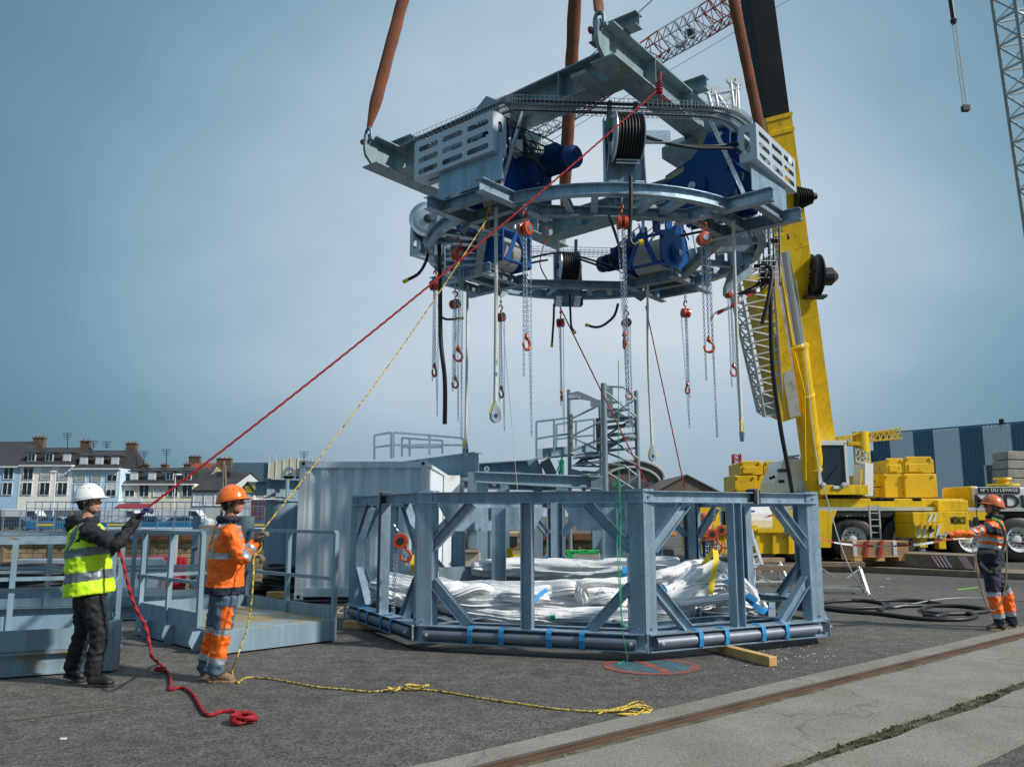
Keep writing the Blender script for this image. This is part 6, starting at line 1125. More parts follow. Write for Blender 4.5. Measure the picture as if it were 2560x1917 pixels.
b = MB(); b.plate([(a.x-.05, yK-.05, c.z+.07), (c.x+.05, yK-.05, c.z+.07), (xr, yK+1.55, c.z+.07), (a.x-.05, yK+1.55, c.z+.07)], .08); b.build('cab_roof', WHT, t)
b = MB(); b.plate([(a.x+.05, yK+.02, a.z), (c.x-.05, yK+.02, a.z), (c.x-.05, yK+.02, c.z), (a.x+.05, yK+.02, c.z)], .02); b.build('windscreen', GLASS, t); b = MB(); b.plate([(c.x+.03, yK+.08, a.z+.06), (xr-.03, yK+1.42, a.z+.06), (xr-.03, yK+1.42, c.z-.04), (c.x+.03, yK+.08, c.z-.04)], .02); b.build('side_window', GLASS, t)
b = MB(); b.tube([K(2068, 1200, yK-.05), K(2085, 1180, yK-.05), K(2098, 1160, yK-.05)], .015, 6); b.build('wiper', BLACK, t); b = MB(); b.plate([K(2085, 1212, yK-.03), K(2100, 1212, yK-.03), K(2092, 1222, yK-.03)], .03, (0, 1, 0)); b.build('front_notch', BLACK, t)
boxpx(2084, 1222, 2102, 1214, yK-.05, .03, 'number_plate', WHT); [MB().lathe(K(x, 1212, yK-.02), (0, -1, 0), [(0, .08), (.06, .09), (.07, .05)], 12).build('headlight', CREAMG, t) for x in (2057, 2108)]
p = K(2064, 1107); MB().box(p.x, p.y, p.z, p.x+.12, p.y+.1, p.z+.04).build('beacon', mat('beacon_green', (.1, .8, .4), .4, emit=((.15, 1, .45), 2.0)), t)
# railing, side body of superstructure
b = MB(); b.plate([at(2148, 1160, yS+.6), at(2168, 1160, yS+.6), at(2168, 1240, yS+.4), at(2148, 1240, yS+.4)], 1.0, (0, 1, 0)); b.build('side_body', WHT, t); b = MB()
for x in (2140, 2150, 2162, 2172): b.bar(at(x, 1120+(x-2140)*.4, yS+.3), at(x, 1160, yS+.3), .05)
for dy in (0, 18): b.bar(at(2138, 1120+dy, yS+.3), at(2172, 1134+dy*.8, yS+.3), .05)
b.plate([at(2138, 1148, yS+.3), at(2172, 1158, yS+.3), at(2172, 1166, yS+.3), at(2138, 1156, yS+.3)], .1, (0, 1, 0)); b.build('walkway_rail', CREAMG, t)
b = MB(); b.plate([at(2150, 1173, yS+.05), at(2156, 1173, yS+.05), at(2156, 1215, yS+.05), at(2150, 1215, yS+.05)], .02, (0, 1, 0)); b.build('yellow_stripe', YEL, t)
# outrigger with warning stripes
yO = 27.0; STR = WHT; o = boxpx(2288, 1345, 2352, 1308, yO, 1.6, 'outrigger_box', YEL, bev=.02); o2 = boxpx(2283, 1308, 2350, 1280, yO+.05, 1.4, 'outrigger_box', YEL, bev=.02); boxpx(2352, 1350, 2420, 1278, yO+.4, 1.6, 'tool_locker', YEL, bev=.02); boxpx(2345, 1278, 2420, 1250, yO+1.2, 1.4, 'deck_locker', YEL, bev=.03)
boxpx(2300, 1368, 2318, 1345, yO+.1, .3, 'jack_tube', YEL); boxpx(2348, 1372, 2364, 1345, yO+.3, .3, 'jack_tube', YEL); boxpx(2303, 1380, 2313, 1366, yO+.15, .15, 'jack_rod', CREAMG); boxpx(2285, 1384, 2340, 1378, yO-.2, .8, 'jack_pad', DARK)
for x in (2292, 2306, 2322, 2338):
    MB().plate([at(x, 1344, yO-.012), at(x+7, 1344, yO-.012), at(x+15, 1310, yO-.012), at(x+8, 1310, yO-.012)], .012, (0, 1, 0)).build('warning_stripe', WHT, o)
for x in (2318, 2330): MB().plate([at(x, 1306, yO+.038), at(x+6, 1306, yO+.038), at(x+14, 1284, yO+.038), at(x+8, 1284, yO+.038)], .012, (0, 1, 0)).build('warning_stripe', WHT, o2)
MB().lathe(at(2328, 1322, yO-.02), (0, -1, 0), [(0, .1), (.02, .1)], 16).build('hole', DARK, o); b = MB(); b.bar(at(2302, 1306, yO-.1), at(2352, 1306, yO-.1), .06); [b.bar(at(x, 1306, yO-.1), at(x, 1322, yO-.1), .05) for x in (2304, 2318, 2332)]; b.build('handle_bar', YEL, o)
BLKT = mat('letter_black', (.012, .012, .014), .5)
text_mesh('MEDIACO', .32, at(2396, 1301, yO+.39), (1, 0, 0), (0, 0, 1), .004, 'lettering', BLKT, t, fit=.48)
text_mesh('MEDIACO', .4, at(1778, 1294, yF-.07), (1, 0, 0), (0, 0, 1), .004, 'lettering', BLKT, t, fit=.8) if False else None
boxpx(2420, 1360, 2560, 1276, yF+.1, .4, 'front_panel', YEL) if False else None
boxpx(2418, 1300, 2475, 1278, yF-.02, .3, 'front_fender', YEL); boxpx(2428, 1268, 2444, 1215, yF+.2, 1.8, 'cab_corner', YEL, bev=.04); o = boxpx(2440, 1268, 2680, 1217, yF, 2.2, 'carrier_cab', WHT, bev=.05); boxpx(2420, 1278, 2680, 1268, yF-.03, .1, 'trim', CREAMG)
boxpx(2447, 1233, 2549, 1218, yF-.03, .04, 'slogan_panel', BLKT, o, bev=.0); c_ = at(2498, 1225, yF-.04); text_mesh('N°1 DU LEVAGE', .155, c_, (1, 0, 0), (0, 0, 1), .004, 'lettering', TXW, o, fit=1.26)
c_ = at(2562, 1255, yF-.02); text_mesh('MEDIACO', .62, c_, (1, 0, 0), (0, 0, 1), .012, 'lettering', BLKT, o, fit=3.4)
b = MB(); c_ = at(2508, 1214, yF+.8); b.lathe(c_, (0, 0, 1), [(0, .5), (.06, .5), (.08, .2), (.2, .2), (.22, .3), (.28, .28)], 16); b.build('tank_cap', YEL, o)
# counterweights (stacked yellow blocks)
def cw(xa, ya_, xb_, yb, Y, label, top=False, dep=1.6):
    a, c = at(xa, ya_, Y), at(xb_, yb, Y); q = thing('counterweight', label, 'counterweight', (a.x, Y, min(a.z, c.z)), 0, 'yellow counterweight blocks'); w_, h_ = c.x-a.x, c.z-a.z
    if top: b = MB(); b.plate([(a.x, Y+.02, a.z), (c.x, Y+.02, a.z), (c.x, Y+.02, a.z+h_*.75), (c.x-w_*.08, Y+.02, c.z), (a.x+w_*.06, Y+.02, c.z), (a.x, Y+.02, a.z+h_*.8)], .05, (0, 1, 0)); b.box(a.x, Y+.05, a.z, c.x, Y+dep, c.z-.08); b.plate([(a.x+.1, Y-.02, a.z+.05), (a.x+w_*.6, Y-.02, a.z+.05), (a.x+w_*.8, Y-.02, a.z+h_*.6), (a.x+.1, Y-.02, a.z+h_*.55)], .04, (0, 1, 0))
    else: b = MB(); b.box(a.x, Y, a.z, c.x, Y+dep, c.z)
    b.build('block', YELR, q, bev=.03); b = MB(); [b.cyl((x, Y-.05, c.z-.08), (x, Y+.1, c.z-.08), .05, .05, 8) for x in (a.x+.12, c.x-.12)]; b.build('lug', YELR, q)
cw(1837, 1228, 1892, 1188, 31, 'lower yellow counterweight block at the far left of the crane'); cw(1893, 1228, 1924, 1188, 31.1, 'lower yellow counterweight block next to the white engine cover'); cw(1850, 1187, 1906, 1152, 31, 'upper left yellow counterweight at the far left of the crane', True); cw(1911, 1187, 1950, 1152, 31.1, 'upper yellow counterweight half hidden by the white engine cover', True)
cw(2213, 1244, 2263, 1184, 30, 'lower yellow counterweight left of the two big ones right of the cab'); cw(2264, 1244, 2341, 1184, 29.9, 'largest lower yellow counterweight, scratched, right of the cab'); cw(2216, 1183, 2261, 1145, 30, 'upper left counterweight of the right hand stack', True); cw(2264, 1183, 2333, 1141, 29.95, 'upper right counterweight of the right hand stack', True)
cw(2168, 1216, 2212, 1184, 30.2, 'small counterweight beside the cab, upper of two'); cw(2168, 1243, 2212, 1218, 30.2, 'small counterweight beside the cab, lower of two')
# transport frame that the left blocks stand on
boxpx(1830, 1262, 1925, 1229, 31, 1.6, 'weight_carrier', YEL)
# ================================================================ background right
Z0 = 6.9; bl, br = V((24.2, 55, 0)), V((33.0, 44, 0)); dB = (br-bl).normalized(); nB = V((dB.y, -dB.x, 0)); LB = (br-bl).length
t = thing('striped_hall', 'industrial hall clad in wide white and blue vertical stripes', 'hall', tuple(bl)); SB = mat('clad_blue', (.075, .17, .26), .5, .1, .1, .3); SW = mat('clad_white', (.70, .77, .84), .5, .1, .07, .3, col2=(.16, .17, .13), m2=(.6, .68, .8))
MB().plate([bl-nB*.3, br-nB*.3, br-nB*.3+U*Z0, bl-nB*.3+U*Z0], .3).build('wall', SW, t); MB().plate([bl+U*Z0-nB*.2, br+U*Z0-nB*.2, br+U*Z0-nB*20+U*.5, bl+U*Z0-nB*20+U*.5], .2).build('roof', SB, t)
edges = [2186, 2228, 2287, 2338, 2404, 2463, 2534, 2600, 2680]; S_ = []
for px in edges:
    r_ = _ray(px, 1150); k = (bl.x*r_.y-bl.y*r_.x)/(dB.y*r_.x-dB.x*r_.y); S_.append(k)
for i in range(len(S_)-1):
    a, c = bl+dB*S_[i], bl+dB*min(S_[i+1], LB); corr(a+nB*.02, c+nB*.02, 0, Z0-.02, .22, .05).build('blue_stripe' if i % 2 == 0 else 'white_stripe', SB if i % 2 == 0 else SW, t)
def onwall(px): r_ = _ray(px, 1150); return bl+dB*((bl.x*r_.y-bl.y*r_.x)/(dB.y*r_.x-dB.x*r_.y))
a, c = onwall(2464)+nB*.08, onwall(2560)+nB*.08; zd = at(2490, 1163, a.y).z; o = MB().plate([a, c, c+U*zd, a+U*zd], .06).build('door', mat('door_grey', (.09, .11, .13), .5, 0, .2, .5), t); MB().bar(a+U*.0, a+U*zd, .3, .1, dB).build('door_frame', WHT, o)
MB().cyl(onwall(2513)+U*Z0, onwall(2513)+U*(Z0+.3), .15, .15, 8).build('roof_vent', DARK, t)
b = MB(); b.plate([at(2165, 1128, 56), at(2192, 1125, 56), at(2192, 1260, 56), at(2165, 1260, 56)], .5, (0, 1, 0)); tag(b.build('annex_wall', mat('annex_blue', (.03, .19, .30), .5, 0, .15, .4)), 'bright blue low annex at the left end of the striped hall', 'building')
rr = random.Random(4)
for i in range(4):
    for j in range(2):
        p = at(2520+j*27, 1217-i*23, 40); q = at(2545+j*27, 1196-i*23, 40); tag(MB().box(p.x, 40+.2*j, p.z, q.x, 41.3, q.z).build('concrete_block', CONC, bev=.03), f'grey concrete block in the stack at the right edge, {["bottom","second","third","top"][i]} of the {["left","right"][j]} column', 'concrete block', 'stacked concrete blocks')
boxm = MB(); a = at(2520, 1217, 40); boxm.box(a.x, 39.9, 0, a.x+2.2, 41.4, a.z-.02); tag(boxm.build('block_base', CONC), 'concrete base under the stack of blocks at the right edge', 'concrete block')
t = thing('loading_arm', 'yellow lattice jib crane behind the operator cab', 'crane', (at(2150, 1200, 45).x, 45, 0)); p = at(2151, 1080, 45); MB().cyl((p.x, 45, 0), p, .45, .42, 18).build('mast', YEL, t, smooth=40); lattice(at(2080, 1103, 45), at(2250, 1084, 45), .35, .5, 12, .05, YEL, 'jib', t); MB().bar(at(2085, 1106, 44.5), at(2148, 1080, 44.5), .1).build('stay', YEL, t)
boxpx(2120, 1113, 2150, 1104, 44.4, .5, 'counter_box', YELR)
t = thing('lattice_mast', 'grey lattice crane mast at the top right corner', 'mast', (at(2600, 900, 34).x, 34, 0)); LG = mat('mast_grey', (.34, .40, .42), .5, .2, .1, 2); b0, b1 = at(2640, 640, 36), at(2537, -90, 33)
lattice(b0, b1, 1.5, 1.5, 12, .08, LG, 'lattice', t, up=(0, 1, .1)); b = MB(); [b.tube([b0.lerp(b1, f_)+V((.3, -.3, 0)), b0.lerp(b1, f_+.06)+V((.5, -.3, 0))], .1, 8) for f_ in (.35, .5, .65, .8, .93)]; b.build('cross_tube', DARK, t); MB().cyl(V((b0.x+.3, b0.y+.5, 0)), b0, .5, .4, 10).build('lower_mast', LG, t)
a, m_, c = at(2375, -10, 30), at(2384, 52, 30), at(2414, 272, 30); t = thing('boom_tip_rod', 'thin dark ribbed rod hanging from above the right side', 'rod', tuple(c)); MB().tube([a+(a-m_), m_], .09, 8).build('hanger', DARK, t); b = MB()
for s_ in (-.07, .07): b.tube([m_+V((s_, 0, 0)), c+V((s_, 0, 0))], .022, 6)
[b.bar(m_.lerp(c, i/40)-V((.07, 0, 0)), m_.lerp(c, i/40)+V((.07, 0, 0)), .03) for i in range(41)]; b.build('rod', LG, t); MB().lathe(m_+V((0, 0, -.12)), (0, 0, 1), [(0, .1), (.12, .14), (.2, .08)], 8).build('coupling', DARK, t); MB().box(*(c-V((.13, .1, .1))), *(c+V((.13, .1, .12)))).build('end_cap', DARK, t)
# far tower crane jib, red and white
t = thing('tower_crane_jib', 'red and white lattice jib of a far crane behind the girders', 'crane', tuple(at(1600, 160, 55))); JR, JW = mat('jib_red', (.22, .03, .03), .5), mat('jib_grey', (.34, .40, .43), .5)
q = [(1330, 352), (1420, 292), (1590, 122), (1660, 75), (1760, 32), (1900, -45)]
def jib(a, c, w0, w1, n, m): return lattice(at(*a, 55), at(*c, 55), w0, w1, n, .055, m, 'lattice', t, up=(0, 1, 0))
jib((1310, 352), (1450, 268), .8, .9, 7, JW); jib((1450, 268), (1588, 160), .9, 1.2, 6, JR); jib((1588, 160), (1655, 115), 1.5, 1.6, 3, JR); jib((1655, 115), (1760, 55), 1.6, 1.7, 5, JW); jib((1760, 55), (1900, -32), 1.7, 1.8, 6, JR)
MB().box(*(at(1714, 92, 54.5)), *(at(1738, 72, 54.5)+V((0, .3, 0)))).build('trolley', DARK, t); b = MB(); b.box(*at(1690, 115, 54.5), *(at(1712, 105, 54.5)+V((0, .3, 0)))); b.build('trolley', LG, t)
def wire(q0, q1, Y, label, r_=.02, sag=0): tag(MB().tube(catenary(at(*q0, Y), at(*q1, Y), sag, 10) if sag else [at(*q0, Y), at(*q1, Y)], r_, 5).build('wire_rope', DARK), label, 'wire rope')
wire((1648, -15), (1380, 228), 50, 'steel wire rope slanting down to the left of the girder apex', .035); wire((1990, -10), (1280, 410), 52, 'thin wire rope slanting across behind the girders', .018)
# ================================================================ right foreground things
def trestle(x, y, rz, label, L=.95, h=.62):
    t = thing('saw_horse', label, 'trestle', (x, y, 0), rz, 'steel saw horses on the asphalt'); t['_local'] = 1; TM = mat('trestle_grey', (.58, .61, .62), .5, .2, .15, 6, col2=(.2, .14, .09), m2=(5, .55, .7))
    MB().box(-L/2, -.08, h-.09, L/2, .08, h).build('top_board', mat('board_brown', (.38, .25, .17), .8, 0, .25, 8), t)
    for sx in (-1, 1):
        for sy in (-1, 1): MB().bar((sx*L*.38, sy*.04, h-.06), (sx*L*.5, sy*.27, 0), .055, .055).build('leg', TM, t)
        MB().bar((sx*L*.47, -.20, .16), (sx*L*.47, .20, .16), .03).build('leg_tie', TM, t); MB().bar((sx*L*.12, -.13, .32), (sx*L*.42, -.08, h-.1), .03).build('brace', TM, t)
    for sy in (-1, 1): MB().bar((-L*.48, sy*.23, .12), (L*.48, sy*.23, .12), .03).build('stretcher', TM, t)
trestle(4.95, 16.0, -.15, 'nearest saw horse, left, seen through the right bay of the frame'); trestle(5.6, 18.9, .1, 'saw horse behind the nearest one, close to the step ladder'); trestle(6.65, 17.2, -.25, 'saw horse right of the frame corner with a brown top board')
# step ladder
t = thing('step_ladder', 'aluminium step ladder standing open seen through the right bay of the frame', 'ladder', tuple(gp(1870, 1430))); AL = mat('aluminium', (.66, .70, .74), .4, .2, .08, 3); Yl = 15.0; b = MB()
T1, T2 = at(1851, 1272, Yl), at(1872, 1270, Yl+.1)
for a, c in (((1848, 1300), (1888, 1420)), ((1868, 1298), (1905, 1412))): b.bar(at(*a, Yl), at(*c, Yl-.3), .05, .07, (0, 1, 0))
for i in range(5): f_ = (i+.7)/5; b.bar(at(1848+40*f_, 1300+120*f_, Yl-.3*f_), at(1868+37*f_, 1298+114*f_, Yl-.3*f_), .09, .03)
b.build('step_frame', AL, t); b = MB(); [b.bar(at(*a, Yl+.15), at(*c, Yl+.7), .025, .05, (0, 1, 0)) for a, c in (((1848, 1268), (1836, 1390)), ((1872, 1266), (1862, 1385)))]; b.bar(at(1848, 1268, Yl+.1), at(1874, 1266, Yl+.1), .03); b.build('rear_frame', AL, t)
a = at(1845, 1280, Yl); MB().box(a.x, a.y-.15, a.z, a.x+.26, a.y+.05, a.z+.03).build('tray', BLUE, t)
# yellow skip and white roll
Yk = 24; boxt = thing('yellow_skip', 'yellow steel skip seen through the right bay of the frame', 'skip', tuple(gp(1930, 1395))); t_ = t; t = boxt
boxpx(1740, 1384, 1893, 1316, Yk, 2, 'bin', YEL); boxpx(1893, 1384, 1985, 1325, Yk-.1, 2, 'bin', YEL); b = MB()
[b.bar(at(x, 1325, Yk-.15), at(x, 1384, Yk-.15), .1) for x in (1744, 1815, 1893, 1935, 1975)]; b.bar(at(1740, 1317, Yk-.12), at(1893, 1317, Yk-.12), .1); b.bar(at(1893, 1326, Yk-.2), at(1985, 1326, Yk-.2), .1); b.build('rib', YEL, boxt)
tag(MB().cyl(at(1858, 1300, 25.5), at(1915, 1300, 25.5), .65, .65, 20).build('white_roll', WTEX), 'white sheet roll behind the yellow skip', 'roll')
b2 = thing('yellow_machine', 'yellow machine body behind the octagonal frame, left of the skip', 'machine', tuple(gp(1780, 1400))); t = b2; boxpx(1735, 1330, 1800, 1268, 25, 1.5, 'body', YEL); text_mesh('ACO', .3, at(1772, 1294, 24.95), (1, 0, 0), (0, 0, 1), .004, 'lettering', BLKT, b2, fit=.42)
# timber mats, crate
def mat_stack(q0, q1, h_, z, label, stripes=(), name='timber_mat', dep=1.0):
    a, c = gp(*q0), gp(*q1); d = (c-a).normalized(); n_ = V((-d.y, d.x, 0)); t = thing(name, label, 'crane mat', tuple(a)); m_ = (a+c)/2+n_*dep/2; MB().bar(a+n_*dep/2+U*(z+h_/2), c+n_*dep/2+U*(z+h_/2), dep, h_).build('planks', WOODO, t, bev=.02)
    for s0, s1 in stripes:
        for i in range(4):
            w_ = (s1-s0)/4; p = a+d*((c-a).length*(s0+i*w_)); q = a+d*((c-a).length*(s0+(i+.5)*w_)); o = -n_*.012; sh = d*.18
            MB().plate([p+o+U*(z+.03), q+o+U*(z+.03), q+o-sh+U*(z+h_-.03), p+o-sh+U*(z+h_-.03)], .012).build('red_stripe' if 1 else '', REDP, t); MB().plate([q+o+U*(z+.03), q+(q-p)+o+U*(z+.03), q+(q-p)+o-sh+U*(z+h_-.03), q+o-sh+U*(z+h_-.03)], .012).build('white_stripe', WHT, t)
mat_stack((2030, 1425), (2620, 1452), .16, 0, 'long lower timber mat along the crane', dep=1.6)
mat_stack((2125, 1424), (2440, 1442), .36, .17, 'upper steel edged timber mat with red and white warning stripes', ((.05, .13), (.72, .84), (.93, .99)), dep=1.3)
t = thing('wooden_crate', 'brown wooden crate on a pallet tied with red straps, standing on the mats', 'crate', tuple(at(2200, 1400, 24.5))); Yq = 23.2
boxpx(2134, 1390, 2270, 1352, Yq, .9, 'case', mat('crate_wood', (.36, .21, .11), .75, 0, .2, 3, .1, 10)); b = MB(); [b.box(at(x, 1400, Yq).x, Yq-.01, at(x, 1402, Yq).z, at(x, 1400, Yq).x+.22, Yq+.9, at(x, 1391, Yq).z) for x in (2136, 2192, 2248)]; b.box(at(2134, 1392, Yq).x, Yq-.02, at(2134, 1392, Yq).z, at(2270, 1392, Yq).x, Yq+.9, at(2134, 1389.5, Yq).z); b.build('pallet', WOOD, t)
for x in (2160, 2195): MB().plate([at(x, 1393, Yq-.03), at(x+8, 1393, Yq-.03), at(x+14, 1350, Yq-.03), at(x+6, 1350, Yq-.03)], .02, (0, 1, 0)).build('strap', REDP, t)
for x in (2134, 2234): boxpx(x, 1390, x+7, 1353, Yq-.02, .03, 'corner_iron', AL)
text_mesh('FRAGILE', .13, at(2255, 1360, Yq-.01), (1, 0, 0), (0, 0, 1), .002, 'lettering', BLKT, t, fit=.28)
# black hose loops and white cable on the asphalt
def gl(P_, z=.03): return [gp(a, c_, z) for a, c_ in P_]
HR = .035; hl = thing('black_hose', 'long black hose lying in wide loops on the asphalt right of the frame', 'hose', tuple(gp(2200, 1520)))
for L_ in ([(2030, 1516), (2060, 1506), (2110, 1501), (2160, 1501), (2200, 1506), (2225, 1512), (2200, 1518), (2120, 1520), (2060, 1518), (2045, 1514)], [(2045, 1518), (2120, 1528), (2200, 1534), (2300, 1546), (2400, 1548), (2440, 1540), (2420, 1533), (2370, 1534), (2340, 1540), (2310, 1536)], [(2200, 1528), (2215, 1518), (2280, 1514), (2380, 1514), (2450, 1520), (2470, 1527), (2420, 1532), (2360, 1534), (2320, 1530), (2308, 1520), (2330, 1514)], [(2170, 1502), (2240, 1500), (2300, 1502), (2350, 1509)]):
    MB().tube(smoothpath(gl(L_), 8), HR, 8).build('hose', BLACK, hl, smooth=60)
tag(MB().tube(smoothpath([at(1990, 700, 26), at(2010, 850, 25), at(2035, 1100, 20), at(2080, 1290, 15.8), gp(2130, 1430, .6), gp(2180, 1490, .08), gp(2225, 1515, .05), gp(2260, 1513, .05), gp(2330, 1500, .05), gp(2400, 1494, .05), gp(2480, 1496, .04), gp(2570, 1503, .04)], 10), .011, 6).build('white_cable', mat('cable_grey', (.30, .33, .36), .6)), 'thin pale cable dropping from the boom and running over the black hose', 'cable')
tag(MB().tube(smoothpath([at(1926, 720, 12.4), at(1930, 900, 12.6), at(1950, 1060, 13), at(1972, 1180, 13.4), at(1990, 1290, 13.8)], 8), .035, 8).build('black_hose', BLACK), 'thick black hose hanging in front of the crane boom', 'hose')
tag(MB().tube([gp(2392, 1474, .01), gp(2444, 1468, .01)], .012, 5).build('green_stick', mat('lime', (.16, .42, .06), .7)), 'short lime green marking stick on the asphalt', 'stick')
# barrier tape
def tape(P_, w_, label, n=26, sag=.0):
    P_ = smoothpath(P_, 6); m_ = len(P_); t = MB(); vs = []
    for i, p in enumerate(P_):
        d = (P_[min(i+1, m_-1)]-P_[max(i-1, 0)]).normalized(); a = .9*math.sin(i*.35); s_ = (U*math.cos(a)+V((0, 1, 0))*math.sin(a))*(w_/2); vs += [p-s_, p+s_, p-s_+V((0, .003, 0)), p+s_+V((0, .003, 0))]
        if i: k = 4*(i-1); t.m = (i//3) % 2; t.add([], []); t.f += [(k, k+1, k+5, k+4), (k+2, k+6, k+7, k+3)]; t.mi += [t.m]*2
    t.v = [tuple(v) for v in vs]; return tag(t.build('barrier_tape', [WHT, REDP]), label, 'tape')
tape([at(2030, 1340, 19), at(2100, 1358, 19), at(2200, 1365, 19), at(2300, 1360, 19), at(2400, 1345, 19), at(2500, 1350, 19), at(2590, 1366, 19)], .05, 'red and white barrier tape stretched behind the man on the right')
tape([at(1900, 722, 12.3), at(1860, 745, 12.2), at(1820, 770, 12.2), at(1790, 785, 12.2), at(1775, 800, 12.2)], .075, 'red and white tape fluttering from the suspended frame')
tape([at(1912, 1292, 14.4), at(1940, 1286, 14.4), at(1965, 1282, 14.6), at(1985, 1262, 14.8)], .04, 'red and white tape tied across the right bay of the frame'); tape([at(1968, 1314, 13.4), at(1962, 1330, 13.4), at(1958, 1345, 13.4)], .09, 'loose tape end hanging inside the right bay of the frame')
# things on the quay seen through the frame
def boxt_(xa, ya_, xb_, yb, Y, dep, name, m, label, cat): a, c = at(xa, ya_, Y), at(xb_, yb, Y); return tag(MB().box(a.x, Y, min(a.z, c.z), c.x, Y+dep, max(a.z, c.z)).build(name, m, bev=.02), label, cat)
boxt_(1158, 1432, 1200, 1382, 20, 1, 'concrete_block', CONC, 'concrete block seen through the left front bay of the frame', 'concrete block'); boxt_(1158, 1382, 1198, 1376, 19.9, 1.1, 'plank_stack', WOODO, 'boards on the concrete block behind the frame', 'boards'); boxt_(1158, 1443, 1210, 1430, 19.8, .6, 'timber_block', WOOD, 'pale timber below the concrete block behind the frame', 'timber')
boxt_(1420, 1425, 1500, 1382, 20, 1.2, 'concrete_block', CONC, 'pale concrete block under the green net behind the frame', 'concrete block')
b = MB(); rr = random.Random(2)
for i in range(16): b.tube(smoothpath([at(1415+rr.uniform(0, 85), 1380+rr.uniform(-4, 3), 19.8) for _ in range(5)], 5), .02, 5)
for i in range(8): b.tube(smoothpath([at(1418+i*2, 1384, 19.8), at(1420+i*2, 1400, 19.8), at(1419+i*2, 1415, 19.8)], 4), .02, 5)
tag(b.build('green_net', mat('net_green', (.03, .5, .12), .7)), 'bright green rope net heaped on the pale concrete block', 'net')
boxt_(1640, 1402, 1685, 1372, 22, 1, 'steel_box', DARK, 'dark box on the quay right of the front corner post', 'box'); boxt_(1600, 1340, 1690, 1330, 23, 1, 'orange_board', mat('orange_board', (.7, .25, .02), .6), 'orange board on the quay behind the frame', 'board')
# ================================================================ people
SKIN = mat('skin', (.50, .27, .19), .55, 0, .08, 14); SKINR = mat('skin_ruddy', (.46, .20, .14), .5, 0, .1, 14); HAIR = mat('hair_dark', (.035, .022, .015), .7, 0, .3, 60, .4, 120); HAIRB = mat('hair_blond', (.25, .17, .09), .7, 0, .3, 60, .4, 120)
EYEW = mat('eye_white', (.7, .68, .66), .3); EYED = mat('eye_dark', (.03, .02, .015), .2)
def cloth(name, c, **k): return mat(name, c, .78, 0, .10, 7, .55, 11, **k)
HVY = mat('hi_vis_yellow', (.60, .93, .015), .6, 0, .06, 8, .5, 12); HVO = mat('hi_vis_orange', (.98, .165, .008), .6, 0, .06, 8, .5, 12); REFL = mat('reflective_tape', (.42, .46, .50), .35, .4, .08, 12, .3, 14)
REFD = mat('reflective_grey', (.17, .20, .23), .4, .3, .1, 12, .3, 14); NAVY = cloth('navy_cloth', (.014, .022, .042)); BLKC = cloth('black_cloth', (.012, .014, .018)); GRYB = cloth('blue_grey_cloth', (.075, .125, .19)); BOOTB = mat('boot_brown', (.24, .15, .085), .7, 0, .2, 14, .3, 40); BOOTK = mat('boot_black', (.016, .02, .02), .5, 0, .2, 14, .2, 40); SOLE = mat('sole_tan', (.30, .20, .11), .8)
def bake(mb, name, mats, parent, voxel, cls=None, wr=0.0, ws=9, smooth_it=3, fold=None):
    me = bpy.data.meshes.new(name); me.from_pydata(mb.v, [], mb.f); bm = bmesh.new(); bm.from_mesh(me); bmesh.ops.recalc_face_normals(bm, faces=bm.faces); bm.to_mesh(me); bm.free()
    ob = bpy.data.objects.new('tmp', me); COL.objects.link(ob); r = ob.modifiers.new('r', 'REMESH'); r.mode = 'VOXEL'; r.voxel_size = voxel; s = ob.modifiers.new('s', 'SMOOTH'); s.factor = .5; s.iterations = smooth_it
    dg = bpy.context.evaluated_depsgraph_get(); out = bpy.data.meshes.new_from_object(ob.evaluated_get(dg)); bpy.data.objects.remove(ob); out.name = name
    if wr:
        nn = [v.normal.copy() for v in out.vertices]
        for v, n_ in zip(out.vertices, nn):
            q = v.co*ws; k = noise.noise(V((q.x, q.y, q.z*1.6)))+.5*noise.noise(q*2.3); k = -abs(k)*1.5+.3; v.co += n_*(wr*k+.0022*noise.noise(q*6)*(wr > .01))
    out.materials.clear()
    for m in mats: out.materials.append(m)
    if cls and len(mats) > 1: out.polygons.foreach_set('material_index', [cls(p.center) for p in out.polygons])
    out.polygons.foreach_set('use_smooth', [True]*len(out.polygons)); return link(name, out, parent)
